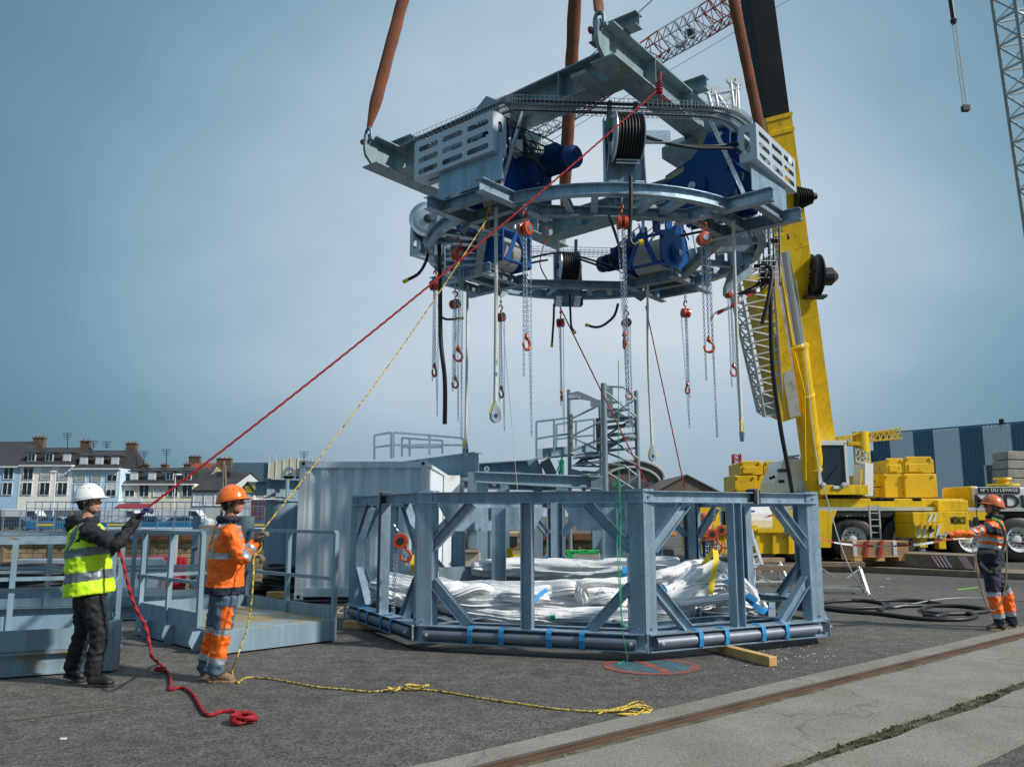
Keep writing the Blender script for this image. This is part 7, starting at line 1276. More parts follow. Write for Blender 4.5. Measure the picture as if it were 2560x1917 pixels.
def limb(b, P_, rad, n=16, side=None, flat=False):
    """tapered limb with rounded ends through joints P_; rad list of r or (ra, rb)"""
    P_ = [V(p) for p in P_]; Q = []; Rr = []; k = 7
    for i in range(len(P_)-1):
        a, p, c, d = P_[max(i-1, 0)], P_[i], P_[i+1], P_[min(i+2, len(P_)-1)]
        for j in range(k):
            t = j/k; s_ = p.lerp(c, t); q = .5*((2*p)+(c-a)*t+(2*a-5*p+4*c-d)*t*t+(3*p-a-3*c+d)*t**3); Q.append(s_.lerp(q, .6))
            r0, r1 = rad[i], rad[i+1]; r0 = r0 if isinstance(r0, tuple) else (r0, r0); r1 = r1 if isinstance(r1, tuple) else (r1, r1); u = t*t*(3-2*t); Rr.append((r0[0]+(r1[0]-r0[0])*u, r0[1]+(r1[1]-r0[1])*u))
    Q.append(P_[-1]); r1 = rad[-1]; Rr.append(r1 if isinstance(r1, tuple) else (r1, r1)); vs = []; fs = []; m = len(Q); ends = []
    d0 = (Q[1]-Q[0]).normalized(); d1 = (Q[-1]-Q[-2]).normalized()
    QQ = [(Q[0]-d0*Rr[0][0]*.55, (Rr[0][0]*.35, Rr[0][1]*.35)), (Q[0]-d0*Rr[0][0]*.35, (Rr[0][0]*.75, Rr[0][1]*.75))]+list(zip(Q, Rr))+[(Q[-1]+d1*Rr[-1][0]*.35, (Rr[-1][0]*.75, Rr[-1][1]*.75)), (Q[-1]+d1*Rr[-1][0]*.55, (Rr[-1][0]*.35, Rr[-1][1]*.35))]
    if flat: QQ = QQ[2:]
    side = V(side or (0, 1, 0)); M = len(QQ)
    for i, (q, r_) in enumerate(QQ):
        d = (QQ[min(i+1, M-1)][0]-QQ[max(i-1, 0)][0]).normalized(); s_ = (side-d*side.dot(d)); s_ = s_.normalized() if s_.length > .05 else frame_of(d, (0, 0, 1))[1]; u = d.cross(s_)
        vs += [q+s_*(r_[0]*math.cos(2*math.pi*a/n))+u*(r_[1]*math.sin(2*math.pi*a/n)) for a in range(n)]
    for i in range(M-1): fs += [(i*n+a, i*n+(a+1) % n, (i+1)*n+(a+1) % n, (i+1)*n+a) for a in range(n)]
    fs += [tuple(reversed(range(n))), tuple(range((M-1)*n, M*n))]; b.add(vs, fs)
def segpar(p, P_):
    """length along polyline P_ of the nearest point, and its distance"""
    best = (1e9, 0); L = 0
    for i in range(len(P_)-1):
        a, c = P_[i], P_[i+1]; d = c-a; l = d.length; t = max(0, min(1, (p-a).dot(d)/(l*l))); q = (a+d*t-p).length
        if q < best[0]: best = (q, L+t*l)
        L += l
    return best[1], best[0], L
def hand(b, w_, d, up, curl=1.0, s_=1.0, thumb=1):
    """palm from wrist w_ along d, palm normal up; five bent fingers curling towards -up"""
    w_, d, up = V(w_), V(d).normalized(), V(up); sd_ = d.cross(up).normalized(); up = sd_.cross(d).normalized(); pc = w_+d*.045*s_
    limb(b, [w_, w_+d*.04*s_, w_+d*.085*s_], [(.026*s_, .020*s_), (.038*s_, .018*s_), (.038*s_, .016*s_)], 12, sd_)
    for i, L_ in enumerate((.070, .078, .073, .058)):
        o = w_+d*.085*s_+sd_*((i-1.5)*.020*s_); a = 0; P_ = [o]
        for j in range(3): a += curl*(.55, .75, .6)[j]; P_.append(P_[-1]+(d*math.cos(a)-up*math.sin(a))*(L_*s_*(.45, .32, .25)[j]))
        limb(b, P_, [.0105*s_, .010*s_, .009*s_, .008*s_], 8, sd_)
    o = w_+d*.025*s_-sd_*(.03*s_*thumb); limb(b, [o, o+(d*.6-sd_*thumb*.8).normalized()*.035*s_-up*.012*s_, o+(d*.9-sd_*thumb*.35).normalized()*.07*s_-up*.035*s_], [.014*s_, .012*s_, .010*s_], 8, up)
def head(c, f, upv, par, skin, hair, glasses=False, strap=True, hat=None, hatm=None, headlamp=False, blond=False, s_=1.0):
    f, upv = V(f).normalized(), V(upv); l = f.cross(upv).normalized()*-1; u = l.cross(f)*-1; u = u if u.z > 0 else -u; l = u.cross(f); ax = (f, l, u); P = lambda x, y, z: c+f*x*s_+l*y*s_+u*z*s_
    b = MB(); e = lambda x, y, z, rx, ry, rz: b.ell(P(x, y, z), rx*s_, ry*s_, rz*s_, 14, 10, ax)
    e(-.012, 0, .03, .095, .075, .090); e(.022, 0, -.045, .068, .056, .070); e(.052, 0, -.088, .030, .032, .026); e(.060, 0, .022, .028, .058, .018)
    limb(b, [P(.078, 0, .012), P(.098, 0, -.014), P(.108, 0, -.030), P(.094, 0, -.040)], [.009, .011, .0135, .009], 8, l); e(.093, .011, -.036, .010, .007, .007); e(.093, -.011, -.036, .010, .007, .007)
    e(.086, 0, -.059, .012, .024, .0065); e(.083, 0, -.070, .011, .020, .0075); e(.045, .048, -.03, .03, .018, .02); e(.045, -.048, -.03, .03, .018, .02)
    for sy in (-1, 1): e(-.012, sy*.076, -.012, .017, .008, .030); e(-.020, sy*.082, -.006, .012, .006, .024)
    return b, P, ax
HATS = {}
def helmet(P, f, l, u, m, par, white=False, s_=1.0):
    b = MB(); vs = []; fs = []; n, k = 36, 12; L_, W_, H_ = .143, .118, .128
    for j in range(k+1):
        ph = math.pi/2*j/k
        for i in range(n):
            th = 2*math.pi*i/n; r_ = math.cos(ph*.98); rid = 1+(.018 if abs(math.sin(th)) < .28 and j > 2 else 0); x, y, z = L_*r_*math.cos(th)*rid, W_*r_*math.sin(th), H_*math.sin(ph)*rid
            if j == 0: x *= 1.05; y *= 1.06
            drop = -.022*(1-math.cos(th))/2*(1-j/k) - (.012*(1-j/k)); vs.append(P(-.012+x, y, .040+z+drop))
    for j in range(k):
        for i in range(n): a = (i+1) % n; fs.append((j*n+i, j*n+a, (j+1)*n+a, (j+1)*n+i))
    fs.append(tuple(range(k*n, (k+1)*n))); b.add(vs, fs); o = b.build('helmet', m, par, smooth=50); md = o.modifiers.new('s', 'SOLIDIFY'); md.thickness = .005; md.offset = 1
    b = MB(); pv = []                                                         # peak
    for i in range(13):
        a = -1.0+2.0*i/12; e_ = math.cos(a*1.2)*.052+.008; x0, y0 = L_*1.02*math.cos(a)-.012, W_*1.04*math.sin(a); pv += [P(x0, y0, .030), P(x0+e_*math.cos(a*.6), y0+e_*math.sin(a*.6)*.6, .014-.004*math.cos(a))]
    b.add([*pv, *[p+u*.004 for p in pv]], [(2*i, 2*i+1, 2*i+3, 2*i+2) for i in range(12)]+[(26+2*i, 26+2*i+2, 26+2*i+3, 26+2*i+1) for i in range(12)]+[(2*i+1, 2*i+27, 2*i+29, 2*i+3) for i in range(12)]); b.build('peak', m, o, smooth=50)
    b = MB(); b.tube([P(-.012+L_*1.06*math.cos(a), W_*1.07*math.sin(a), .022-.020*(1-math.cos(a))/2) for a in [2*math.pi*i/32 for i in range(32)]], .006, 6, closed=True); b.build('rim', m, o, smooth=60)
    b = MB(); [b.lathe(P(-.04+.028*i, -.075-.008*(i % 2), .125-.004*i), P(0, -.8, .6)-P(0, 0, 0), [(0, .005), (.006, .005)], 8) for i in range(4)]; b.build('vent_hole', DARK, o); return o
def person(label, J, fx, tilt, outfit):
    """J: joint name -> world point; fx +1 faces image right, -1 left"""
    foot = (J['heelR']+J['toeR'])/2; t = thing('person', label, 'person', (foot.x, foot.y, 0)); O = outfit; yw = O.get('yaw', 0); F = V((fx, 0, 0)); Sd = V((-math.sin(yw)*fx, math.cos(yw), 0)); J['Sd'] = Sd; pel, nk = J['pelvis'], J['neck']; sk = O['skin']; LAT = (nk-pel).normalized()
    # continuous body
    b = MB(); ch = pel.lerp(nk, .62); limb(b, [pel-U*.04, pel.lerp(nk, .3), ch, pel.lerp(nk, .92)], [(.15, .105), (.135, .095), (.165, .11), (.12, .07)], 18, Sd); limb(b, [nk-U*.03, J['head']-U*.05*1], [.058, .055], 14, Sd)
    for s_ in 'RL':
        limb(b, [J['hip'+s_], J['knee'+s_], J['ankle'+s_]+U*.05], [.082, .055, .038], 14); limb(b, [J['sh'+s_], J['elbow'+s_], J['wrist'+s_]], [.048, .032, .024], 12)
    f_ = (F+U*tilt).normalized(); hb, P, ax = head(J['head'], f_, U, t, sk, None); b.v += hb.v[:0]; o_ = len(b.v); b.v += hb.v; b.f += [tuple(i+o_ for i in q) for q in hb.f]; b.mi += hb.mi
    for s_ in 'RL':
        if O.get('bare'+s_): hand(b, *O['hand'+s_])
    body = bake(b, 'body', [sk], t, .0075, smooth_it=2)
    f, l, u = ax
    for s_ in (-1, 1): MB().ell(P(.074, s_*.030, .002), .012, .012, .010, 10, 8, ax).build('eye', EYEW, t, smooth=60); MB().ell(P(.0835, s_*.030, .003), .0045, .005, .005, 8, 6, ax).build('iris', EYED, t)
    b = MB(); [limb(b, [P(.085, s_*.014, .020), P(.082, s_*.034, .024), P(.066, s_*.052, .018)], [.004, .0045, .003], 6) for s_ in (-1, 1)]; b.build('eyebrow', O['hair'], t)
    b = MB(); b.ell(P(-.035, 0, .0), .082, .080, .075, 18, 12, ax); b.ell(P(-.05, 0, -.045), .055, .065, .045, 14, 10, ax); hm = bake(b, 'hair', [O['hair']], t, .008, wr=.006, ws=60)
    ho = helmet(P, f, l, u, O['helmet'], t); b = MB()
    for s_ in (-1, 1): b.tube([P(.035, s_*.074, .03), P(.028, s_*.080, -.03), P(.018, s_*.060, -.085), P(.035, s_*.02, -.118)], .007, 6); b.tube([P(-.055, s_*.078, .02), P(-.02, s_*.083, -.045), P(.018, s_*.062, -.085)], .007, 6)
    b.tube([P(.035, -.02, -.118), P(.038, 0, -.120), P(.035, .02, -.118)], .008, 6); b.build('chin_strap', BLKC, ho)
    if O.get('glasses'):
        b = MB(); [b.tube([P(.098+.0*math.cos(a), s_*.032+.019*math.cos(a), .002+.015*math.sin(a)) for a in [i*math.pi/6 for i in range(12)]], .002, 5, closed=True) for s_ in (-1, 1)]; [b.tube([P(.096, s_*.05, .004), P(.02, s_*.078, .006)], .002, 5) for s_ in (-1, 1)]; b.tube([P(.1, -.014, .004), P(.1, .014, .004)], .002, 5); b.build('glasses', DARK, t)
    # trousers
    g = O['grow']; b = MB(); limb(b, [pel+U*.10, pel-U*.02, pel-U*.10], [(.165, .125), (.178, .135), (.155, .125)], 20, Sd)
    for s_ in 'RL':
        h_, k_, a_ = J['hip'+s_], J['knee'+s_], J['ankle'+s_]; limb(b, [h_, h_.lerp(k_, .45), k_, k_.lerp(a_, .45), a_-U*.01], [(.098, .115), (.092, .105), (.078, .086), (.074, .082), (.066, .078)], 18)
    bake(b, 'trousers', O['trm'], t, .011, (lambda p: O['trc'](p, J)), wr=.019, ws=8)
    # boots
    for s_ in 'RL':
        a_, h_, to = J['ankle'+s_], J['heel'+s_], J['toe'+s_]; d = (to-h_).normalized(); b = MB(); limb(b, [a_+U*.05, a_-U*.02, h_+d*.05+U*.055], [.055, .052, .052], 14); limb(b, [h_+d*.045+U*.045, h_.lerp(to, .45)+U*.060, h_.lerp(to, .75)+U*.042, to-d*.035+U*.036], [(.040, .045), (.044, .050), (.050, .038), (.043, .034)], 14, Sd); bo = bake(b, 'boot', [O['boot']], t, .007, wr=.003, ws=25)
        b = MB(); ss = d.cross(U).normalized(); pts = [(0, .02), (.02, .038), (.10, .036), (.17, .05), (.25, .045), (.285, .02)]; L_ = (to-h_).length; q = [h_+d*(x*L_/.29)+ss*y for x, y in pts]+[h_+d*(x*L_/.29)-ss*y for x, y in reversed(pts)]; b.plate([p+U*.012 for p in q], .026, U if abs(d.z) < .3 else None); b.build('sole', O['sole'], bo, bev=.006)
        b = MB(); [b.tube([h_+d*(.11+.025*i)+U*(.115-.016*i)-ss*.03, h_+d*(.12+.025*i)+U*(.125-.016*i), h_+d*(.11+.025*i)+U*(.115-.016*i)+ss*.03], .004, 5) for i in range(4)]; b.build('lace', DARK, bo)
    # jacket
    b = MB(); hem = pel-U*O.get('hem', .03); T = [hem, pel.lerp(nk, .28), pel.lerp(nk, .62), pel.lerp(nk, .88), nk-U*.01]; limb(b, T, [(.215+g, .175+g), (.20+g, .165+g), (.205+g, .160+g), (.155+g, .125+g), (.085, .08)], 24, Sd, flat=True)
    for s_ in 'RL': limb(b, [J['sh'+s_]+(nk-J['sh'+s_])*.25, J['sh'+s_], J['sh'+s_].lerp(J['elbow'+s_], .5), J['elbow'+s_], J['elbow'+s_].lerp(J['wrist'+s_], .5), J['wrist'+s_]], [.075, .082+g*.4, .072+g*.4, .064+g*.4, .057+g*.3, .046], 16)
    if O.get('hood'): limb(b, [nk+V((-fx*.01, -.12, .02)), nk+V((-fx*.10, -.07, -.03)), nk+V((-fx*.12, .06, -.03)), nk+V((-fx*.01, .12, .02))], [(.05, .045), (.085, .06), (.085, .06), (.05, .045)], 14, U); limb(b, [nk+V((fx*.05, -.08, .0)), nk+V((fx*.08, 0, -.01)), nk+V((fx*.05, .08, .0))], [.045, .045, .045], 10, U)
    else: b.tube([nk+V((.085*math.cos(a), .095*math.sin(a), .015)) for a in [i*math.pi/8 for i in range(16)]], .033, 10, closed=True)
    bake(b, 'jacket', O['jm'], t, .0105, (lambda p: O['jc'](p, J)), wr=.021, ws=8)
    if O.get('vest'):
        b = MB(); T = [hem-U*.03, pel.lerp(nk, .28), pel.lerp(nk, .60), pel.lerp(nk, .86), pel.lerp(nk, .985)]; limb(b, T, [(.245+g, .215+g), (.232+g, .198+g), (.226+g, .182+g), (.170+g, .145+g), (.10, .095)], 26, Sd, flat=True); bake(b, 'vest', O['vm'], t, .0105, (lambda p: O['vc'](p, J)), wr=.018, ws=6)
    for s_ in 'RL':
        if not O.get('bare'+s_): b = MB(); hand(b, *O['hand'+s_]); w_ = V(O['hand'+s_][0]); d = V(O['hand'+s_][1]).normalized(); limb(b, [w_-d*.05, w_+d*.01], [.036, .032], 12); bake(b, 'glove', O['glove'], t, .0045, O.get('gc'), smooth_it=1)
    return t
def jt(px, py, Y): return at(px, py, Y)
def body_joints(d, Y, sw=.19, hw=.10):
    return {k: at(v[0], v[1], Y+(v[2] if len(v) > 2 else 0)) for k, v in d.items()}
def onground(J, zs=None):
    for s_ in 'RL':
        for k in ('heel', 'toe'): J[k+s_].z = (zs or {}).get(k+s_, 0.0)
    return J
# --- man with white helmet pulling the red rope
Y1 = 8.05
J = body_joints({'pelvis': (224, 1480), 'neck': (214, 1302), 'head': (224, 1252), 'hipR': (229, 1495, -.10), 'hipL': (214, 1495, .10), 'kneeR': (249, 1580, -.10), 'kneeL': (208, 1575, .10), 'ankleR': (232, 1680, -.10), 'ankleL': (180, 1668, .12),
                 'heelR': (216, 1708, -.10), 'toeR': (286, 1708, -.10), 'heelL': (160, 1694, .12), 'toeL': (214, 1706, .12), 'shR': (222, 1330, -.21), 'shL': (222, 1330, .20), 'elbowR': (291, 1361, -.26), 'wristR': (348, 1291, -.16), 'elbowL': (268, 1378, .20), 'wristL': (296, 1346, .0)}, Y1)
onground(J, {'heelL': .045})
def stripesV(p, J):
    pel, nk = J['pelvis'], J['neck']; ax = (nk-pel); v = (p-pel).dot(ax)/ax.dot(ax); lat = (p-pel).dot(J['Sd'])
    if .16 < v < .29 or .50 < v < .62: return 1
    if v > .55 and .065 < abs(lat) < .12: return 1
    return 0
red_hand = J['wristR']; gd = (at(372, 1266, Y1-.16)-J['wristR'])
OUT1 = dict(yaw=R(28), skin=SKIN, hair=HAIR, helmet=WHT_H if 'WHT_H' in globals() else mat('helmet_white', (.78, .80, .82), .28, 0, .02, 3, coat=.4), trm=[BLKC], trc=lambda p, J: 0, boot=BOOTK, sole=mat('sole_dark', (.035, .035, .03), .8), grow=.010, jm=[BLKC], jc=lambda p, J: 0, hood=True, vest=True, vm=[HVY, REFD], vc=stripesV, hem=-.01,
            glove=[mat('glove_blue', (.02, .04, .13), .7, 0, .2, 12)], handR=(J['wristR'], gd, (-.75, .0, .7), 1.45, 1.12, -1), handL=(J['wristL'], (1, -.2, .35), (-.3, 0, .9), 1.45, 1.1, 1))
M1 = person('person in white helmet and yellow hi-vis vest pulling the red rope', J, 1, .12, OUT1)
Fd = V((math.cos(R(28)), math.sin(R(28)), 0)); c_ = J['pelvis'].lerp(J['neck'], .80)-Fd*.185+J['Sd']*.01; lg_ = text_mesh('FORMATION', .045, c_, (Fd.y, -Fd.x, 0), (0, 0, 1), .002, 'lettering', mat('logo_green', (.03, .22, .10), .6), M1, fit=.15)
HR_ = at(366, 1271, Y1-.17); HL_ = J['wristL']+V((.09, -.03, .03))
# --- man with orange helmet holding the yellow rope
Y2 = 8.25
J = body_joints({'pelvis': (561, 1476), 'neck': (571, 1301), 'head': (582, 1254), 'hipR': (566, 1492, -.10), 'hipL': (554, 1490, .10), 'kneeR': (556, 1578, -.10), 'kneeL': (536, 1572, .10), 'ankleR': (538, 1680, -.10), 'ankleL': (511, 1668, .12),
                 'heelR': (520, 1706, -.10), 'toeR': (589, 1704, -.10), 'heelL': (500, 1692, .14), 'toeL': (562, 1694, .14), 'shR': (575, 1332, -.20), 'shL': (575, 1332, .20), 'elbowR': (607, 1396, -.26), 'wristR': (641, 1352, -.20), 'elbowL': (592, 1402, .22), 'wristL': (630, 1386, .08)}, Y2)
onground(J)
def jac2(p, J):
    pel, nk = J['pelvis'], J['neck']; ax = nk-pel; v = (p-pel).dot(ax)/ax.dot(ax); lat = abs((p-pel).dot(J['Sd']))
    for s_ in 'RL':
        ar = [J['sh'+s_], J['elbow'+s_], J['wrist'+s_]]; s, d, L = segpar(p, ar)
        if d < .085 and lat > .14 and s > .12:
            if L-.10 < s < L-.055: return 1
            if .30 < s < .37 or s > L-.012: return 1 if s < L-.02 else 2
            return 0
    if v < .07: return 2
    if v > .95: return 2
    if .46 < v < .56: return 1
    if v > .5 and .075 < lat < .125: return 1
    if v > .80 and lat < .2: return 2 if v > .93 else 0
    return 0
def tro(navy, orange, refl):
    def f(p, J):
        best = None
        for s_ in 'RL':
            s, d, L = segpar(p, [J['hip'+s_], J['knee'+s_], J['ankle'+s_]])
            if best is None or d < best[0]: best = (d, s/L, s_)
        v = best[1]
        if .42 < v < .50 or .80 < v < .88: return refl
        if v > .88: return navy
        if v >= .50: return orange
        k = J['knee'+best[2]]; 
        if .12 < v < .40 and best[2] == 'R' and p.y < J['hipR'].y-.03 and p.x*(1) > (J['hipR'].x+k.x)/2-.005: return orange if O3[0] else navy
        return navy
    return f
O3 = [1]
OUT2 = dict(yaw=R(22), skin=SKINR, hair=HAIR, helmet=mat('helmet_orange', (.85, .17, .02), .28, 0, .03, 3, coat=.4), trm=[GRYB, HVO, REFL], trc=tro(0, 1, 2), boot=BOOTB, sole=SOLE, grow=.006, jm=[HVO, REFL, NAVY], jc=jac2, hem=.03, glasses=True,
            glove=[mat('glove_tan', (.16, .13, .10), .8, 0, .3, 30, .3, 80)], handR=(J['wristR'], (.55, -.1, .75), (-.8, 0, .45), 1.4, 1.1, -1), handL=(J['wristL'], (1, -.1, -.15), (0, 0, 1), 1.35, 1.1, 1))
M2 = person('person in orange helmet and orange hi-vis jacket holding the yellow rope', J, 1, .14, OUT2)
G2R = J['wristR']+V((.045, -.03, .08)); G2L = J['wristL']+V((.09, -.02, -.03))
# --- man on the right leaning back
Y3 = 11.85
J = body_joints({'pelvis': (2474, 1408), 'neck': (2487, 1294), 'head': (2481, 1266), 'hipR': (2473, 1420, .10), 'hipL': (2479, 1420, -.10), 'kneeR': (2517, 1487, .12), 'kneeL': (2485, 1493, -.12), 'ankleR': (2530, 1556, .14), 'ankleL': (2501, 1561, -.12),
                 'heelR': (2545, 1568, .14), 'toeR': (2500, 1568, .14), 'heelL': (2518, 1574, -.12), 'toeL': (2465, 1574, -.12), 'shR': (2482, 1316, .20), 'shL': (2480, 1317, -.21), 'elbowR': (2458, 1342, .22), 'wristR': (2444, 1316, .10), 'elbowL': (2425, 1333, -.28), 'wristL': (2366, 1337, -.26)}, Y3)
onground(J)
def jac3(p, J):
    pel, nk = J['pelvis'], J['neck']; ax = nk-pel; v = (p-pel).dot(ax)/ax.dot(ax); lat = abs((p-pel).dot(J['Sd']))
    for s_ in 'RL':
        s, d, L = segpar(p, [J['sh'+s_], J['elbow'+s_], J['wrist'+s_]])
        if d < .085 and lat > .13 and s > .06:
            if s < .16: return 2
            if .20 < s < .25 or .30 < s < .35: return 1
            if s > L-.03: return 2
            return 0
    if v < .30: return 2
    if .30 < v < .38 or .46 < v < .54: return 1
    if .60 < v < .76: return 2
    if v > .95: return 2
    return 0
O3[0] = 0
OUT3 = dict(skin=SKINR, hair=HAIRB, helmet=mat('helmet_dull_orange', (.62, .13, .03), .35, 0, .05, 3, coat=.3), trm=[NAVY, HVO, REFL], trc=tro(0, 1, 2), boot=mat('boot_dark_brown', (.09, .065, .045), .7), sole=SOLE, grow=-.01, jm=[HVO, REFL, NAVY], jc=jac3, hem=.02, glasses=True,
            glove=[mat('glove_pale', (.34, .28, .23), .8, 0, .2, 20)], handL=(J['wristL'], (-1, 0, -.1), (0, 0, 1), 1.5, 1.12, 1), handR=(J['wristR'], (-.5, -.1, .8), (.8, 0, .5), 1.3, 1.05, -1))
M3 = person('person in orange and navy work wear with harness leaning back at the right', J, -1, .22, OUT3)
def hstrap(P_, m, name, w_=.035, nrm=(0, -1, .1), k=6): return band([at(*q[:2], Y3+q[2]) for q in P_], w_, m, None, None, name, .006, nrm, M3, k)
HAR = mat('harness_black', (.02, .025, .022), .7); HARG = mat('harness_green', (.18, .55, .10), .7)
hstrap([(2488, 1300, -.19), (2502, 1312, -.235), (2510, 1330, -.235), (2512, 1350, -.23), (2506, 1380, -.225)], HAR, 'harness_strap'); hstrap([(2480, 1294, -.17), (2494, 1300, -.20), (2508, 1314, -.235)], HARG, 'harness_strap'); hstrap([(2448, 1380, -.235), (2475, 1378, -.245), (2510, 1380, -.235)], HAR, 'harness_belt', .05); hstrap([(2450, 1405, -.20), (2475, 1428, -.24), (2505, 1412, -.21)], HAR, 'leg_loop', .04)
b = MB(); b.tube(smoothpath([at(2514, 1325, Y3-.28), at(2517, 1400, Y3-.30), at(2514, 1460, Y3-.30), at(2500, 1510, Y3-.28), at(2480, 1527, Y3-.26), at(2462, 1500, Y3-.26), at(2446, 1440, Y3-.26), at(2438, 1385, Y3-.26)], 6), .010, 6); b.build('lanyard', mat('lanyard', (.35, .22, .14), .7), M3)
b = MB(); b.tube([at(2438+7*math.cos(a), 1363+22*math.sin(a), Y3-.26) for a in [i*.5 for i in range(13)]], .008, 6, closed=False); b.build('carabiner', CHAIN, M3)
p = at(2440, 1303, Y3-.02); rd_ = thing('two_way_radio', 'small black radio held up in the right hand man\'s far hand', 'radio', tuple(p)); MB().box(p.x-.03, p.y-.02, p.z-.07, p.x+.03, p.y+.02, p.z+.06).build('body', BLACK, rd_, bev=.006); MB().cyl(p+V((.02, 0, .06)), p+V((.02, 0, .17)), .007, .005, 8).build('antenna', BLACK, rd_)
# --- distant worker in orange seen between the posts
Y4 = 19.0
k_ = lambda x, y, dy=0: at(x, y, Y4+dy)
J = {'pelvis': k_(1769, 1352), 'neck': k_(1765, 1313), 'head': k_(1763, 1298), 'hipR': k_(1768, 1358, -.1), 'hipL': k_(1768, 1358, .1), 'kneeR': k_(1770, 1400, -.1), 'kneeL': k_(1768, 1400, .1), 'ankleR': k_(1771, 1440, -.1), 'ankleL': k_(1771, 1440, .1), 'shR': k_(1766, 1320, -.2), 'shL': k_(1766, 1320, .2), 'elbowR': k_(1763, 1338, -.24), 'wristR': k_(1756, 1345, -.2), 'elbowL': k_(1763, 1338, .24), 'wristL': k_(1756, 1345, .2)}
s4 = (J['pelvis'].z-.92); 
for s_ in 'RL': J['ankle'+s_].z = .08; J['knee'+s_].z = .48; J['heel'+s_] = V((J['ankle'+s_].x+.07, J['ankle'+s_].y, 0)); J['toe'+s_] = V((J['ankle'+s_].x-.2, J['ankle'+s_].y, 0))
OUT4 = dict(OUT3, glasses=False, hair=HAIR, handL=(J['wristL'], (-1, 0, -.3), (0, 0, 1), 1.0, 1, 1), handR=(J['wristR'], (-1, 0, -.3), (0, 0, 1), 1.0, 1, -1), jc=lambda p, J: 0, hem=.0)
person('person in plain orange jacket far behind the right front bay of the frame', J, -1, -.1, OUT4)
# ================================================================ ropes
def rope(P_, r_, m, label, cat='rope', lobes=3, n=9, tw=60, k=8, name='rope', par=None):
    Q = smoothpath(P_, k); o = MB().tube(Q, r_, n, lobes=lobes, twist=tw, amp=.16).build(name, m, par, smooth=70); return tag(o, label, cat)
def dense(a, c, sag, n=90): return catenary(a, c, sag, n)
# red rope: tied to the near girder, through both gloves, down to a small coil
kn = at(1648, 222, 9.75); top = at(1652, 182, 9.85)
rr_ = thing('red_rope', 'thick red rope running from the girder through the gloves down to a coil', 'rope', tuple(gp(605, 1795)))
MB().tube(dense(kn, HR_, .10, 700), .0105, 12, lobes=3, twist=60, amp=.25).build('tag_line', REDR, rr_, smooth=70)
MB().tube(smoothpath([top, at(1651, 200, 9.7), kn], 6), .013, 8).build('hitch', REDR, rr_); b = MB()
for i in range(4): b.tube([kn+V((.035*math.cos(a), .03*math.sin(a), .04*i-.05+.01*math.sin(3*a))) for a in [j*.6 for j in range(11)]], .013, 8)
b.tube(smoothpath([kn-U*.05, kn+V((.03, -.02, -.14)), kn+V((.12, 0, -.16))], 5), .012, 8); b.build('knot', REDR, rr_, smooth=60)
g = lambda x, y, z=.018: gp(x, y, z)
P_ = [HR_, HR_.lerp(HL_, .5)+V((0, -.02, -.015)), HL_, at(297, 1362, Y1-.15), at(306, 1400, Y1-.2), at(318, 1450, Y1-.25), at(332, 1500, Y1-.25), at(348, 1535, Y1-.25), at(366, 1570, Y1-.28), at(374, 1610, Y1-.34), at(380, 1640, Y1-.42), g(396, 1656, .02), g(414, 1674), g(424, 1690), g(426, 1710), g(424, 1722), g(440, 1719), g(462, 1720), g(482, 1735), g(498, 1762), g(512, 1782), g(528, 1786), g(552, 1778), g(580, 1776), g(602, 1784)]
Q = smoothpath(P_, 24); MB().tube(Q, .0125, 12, lobes=3, twist=60, amp=.28).build('tail', REDR, rr_, smooth=70)
c = gp(400, 1678, .02); MB().tube([c+V((.045*math.cos(a), .075*math.sin(a)*.8, .01+.02*math.sin(a/2))) for a in [i*.25 for i in range(27)]], .015, 9, lobes=3, twist=55).build('loop', REDR, rr_, smooth=70)
c = gp(607, 1801, .018); P_ = []
for i in range(128): a = i*.22; k = i/128; rq = .045+.055*((i*.22/6.28) % 1)+.012*math.sin(i*.7); P_.append(c+V((rq*math.cos(a), rq*math.sin(a)*1.1, .05*k)))
MB().tube(P_, .0125, 12, lobes=3, twist=60, amp=.25).build('coil', REDR, rr_, smooth=70)
# yellow rope with black fleck
YR = mat('yellow_rope', (.62, .42, .05), .8); tn = YR.node_tree; wv = tn.nodes.new('ShaderNodeTexNoise'); wv.inputs['Scale'].default_value = 38; cr_ = tn.nodes.new('ShaderNodeValToRGB'); tn.links.new([x for x in tn.nodes if x.type == 'TEX_COORD'][0].outputs['Object'], wv.inputs['Vector']); tn.links.new(wv.outputs[0], cr_.inputs[0]); cr_.color_ramp.elements[0].position = .38; cr_.color_ramp.elements[0].color = (.12, .07, .02, 1); cr_.color_ramp.elements[1].position = .5; cr_.color_ramp.elements[1].color = (.66, .46, .07, 1); tn.links.new(cr_.outputs[0], tn.nodes['Principled BSDF'].inputs['Base Color'])
yr = thing('yellow_rope', 'thin yellow rope from the winch frame through the gloves and along the asphalt', 'rope', tuple(gp(1000, 1720))); ky = gp(1222, 522, 5.45)
MB().tube(dense(at(1217, 548, ky.y), G2R, .12, 400), .0068, 7, lobes=2, twist=70, amp=.2).build('tag_line', YR, yr, smooth=70); b = MB(); b.tube(smoothpath([ky+U*.1, ky, at(1212, 548, ky.y), at(1207, 580, ky.y), at(1210, 555, ky.y), ky], 6), .009, 6); b.tube([at(1224, 528, ky.y)+V((.02*math.cos(a), .02*math.sin(a), .01*a-.02)) for a in [i*.6 for i in range(20)]], .009, 6); b.build('knot', YR, yr)
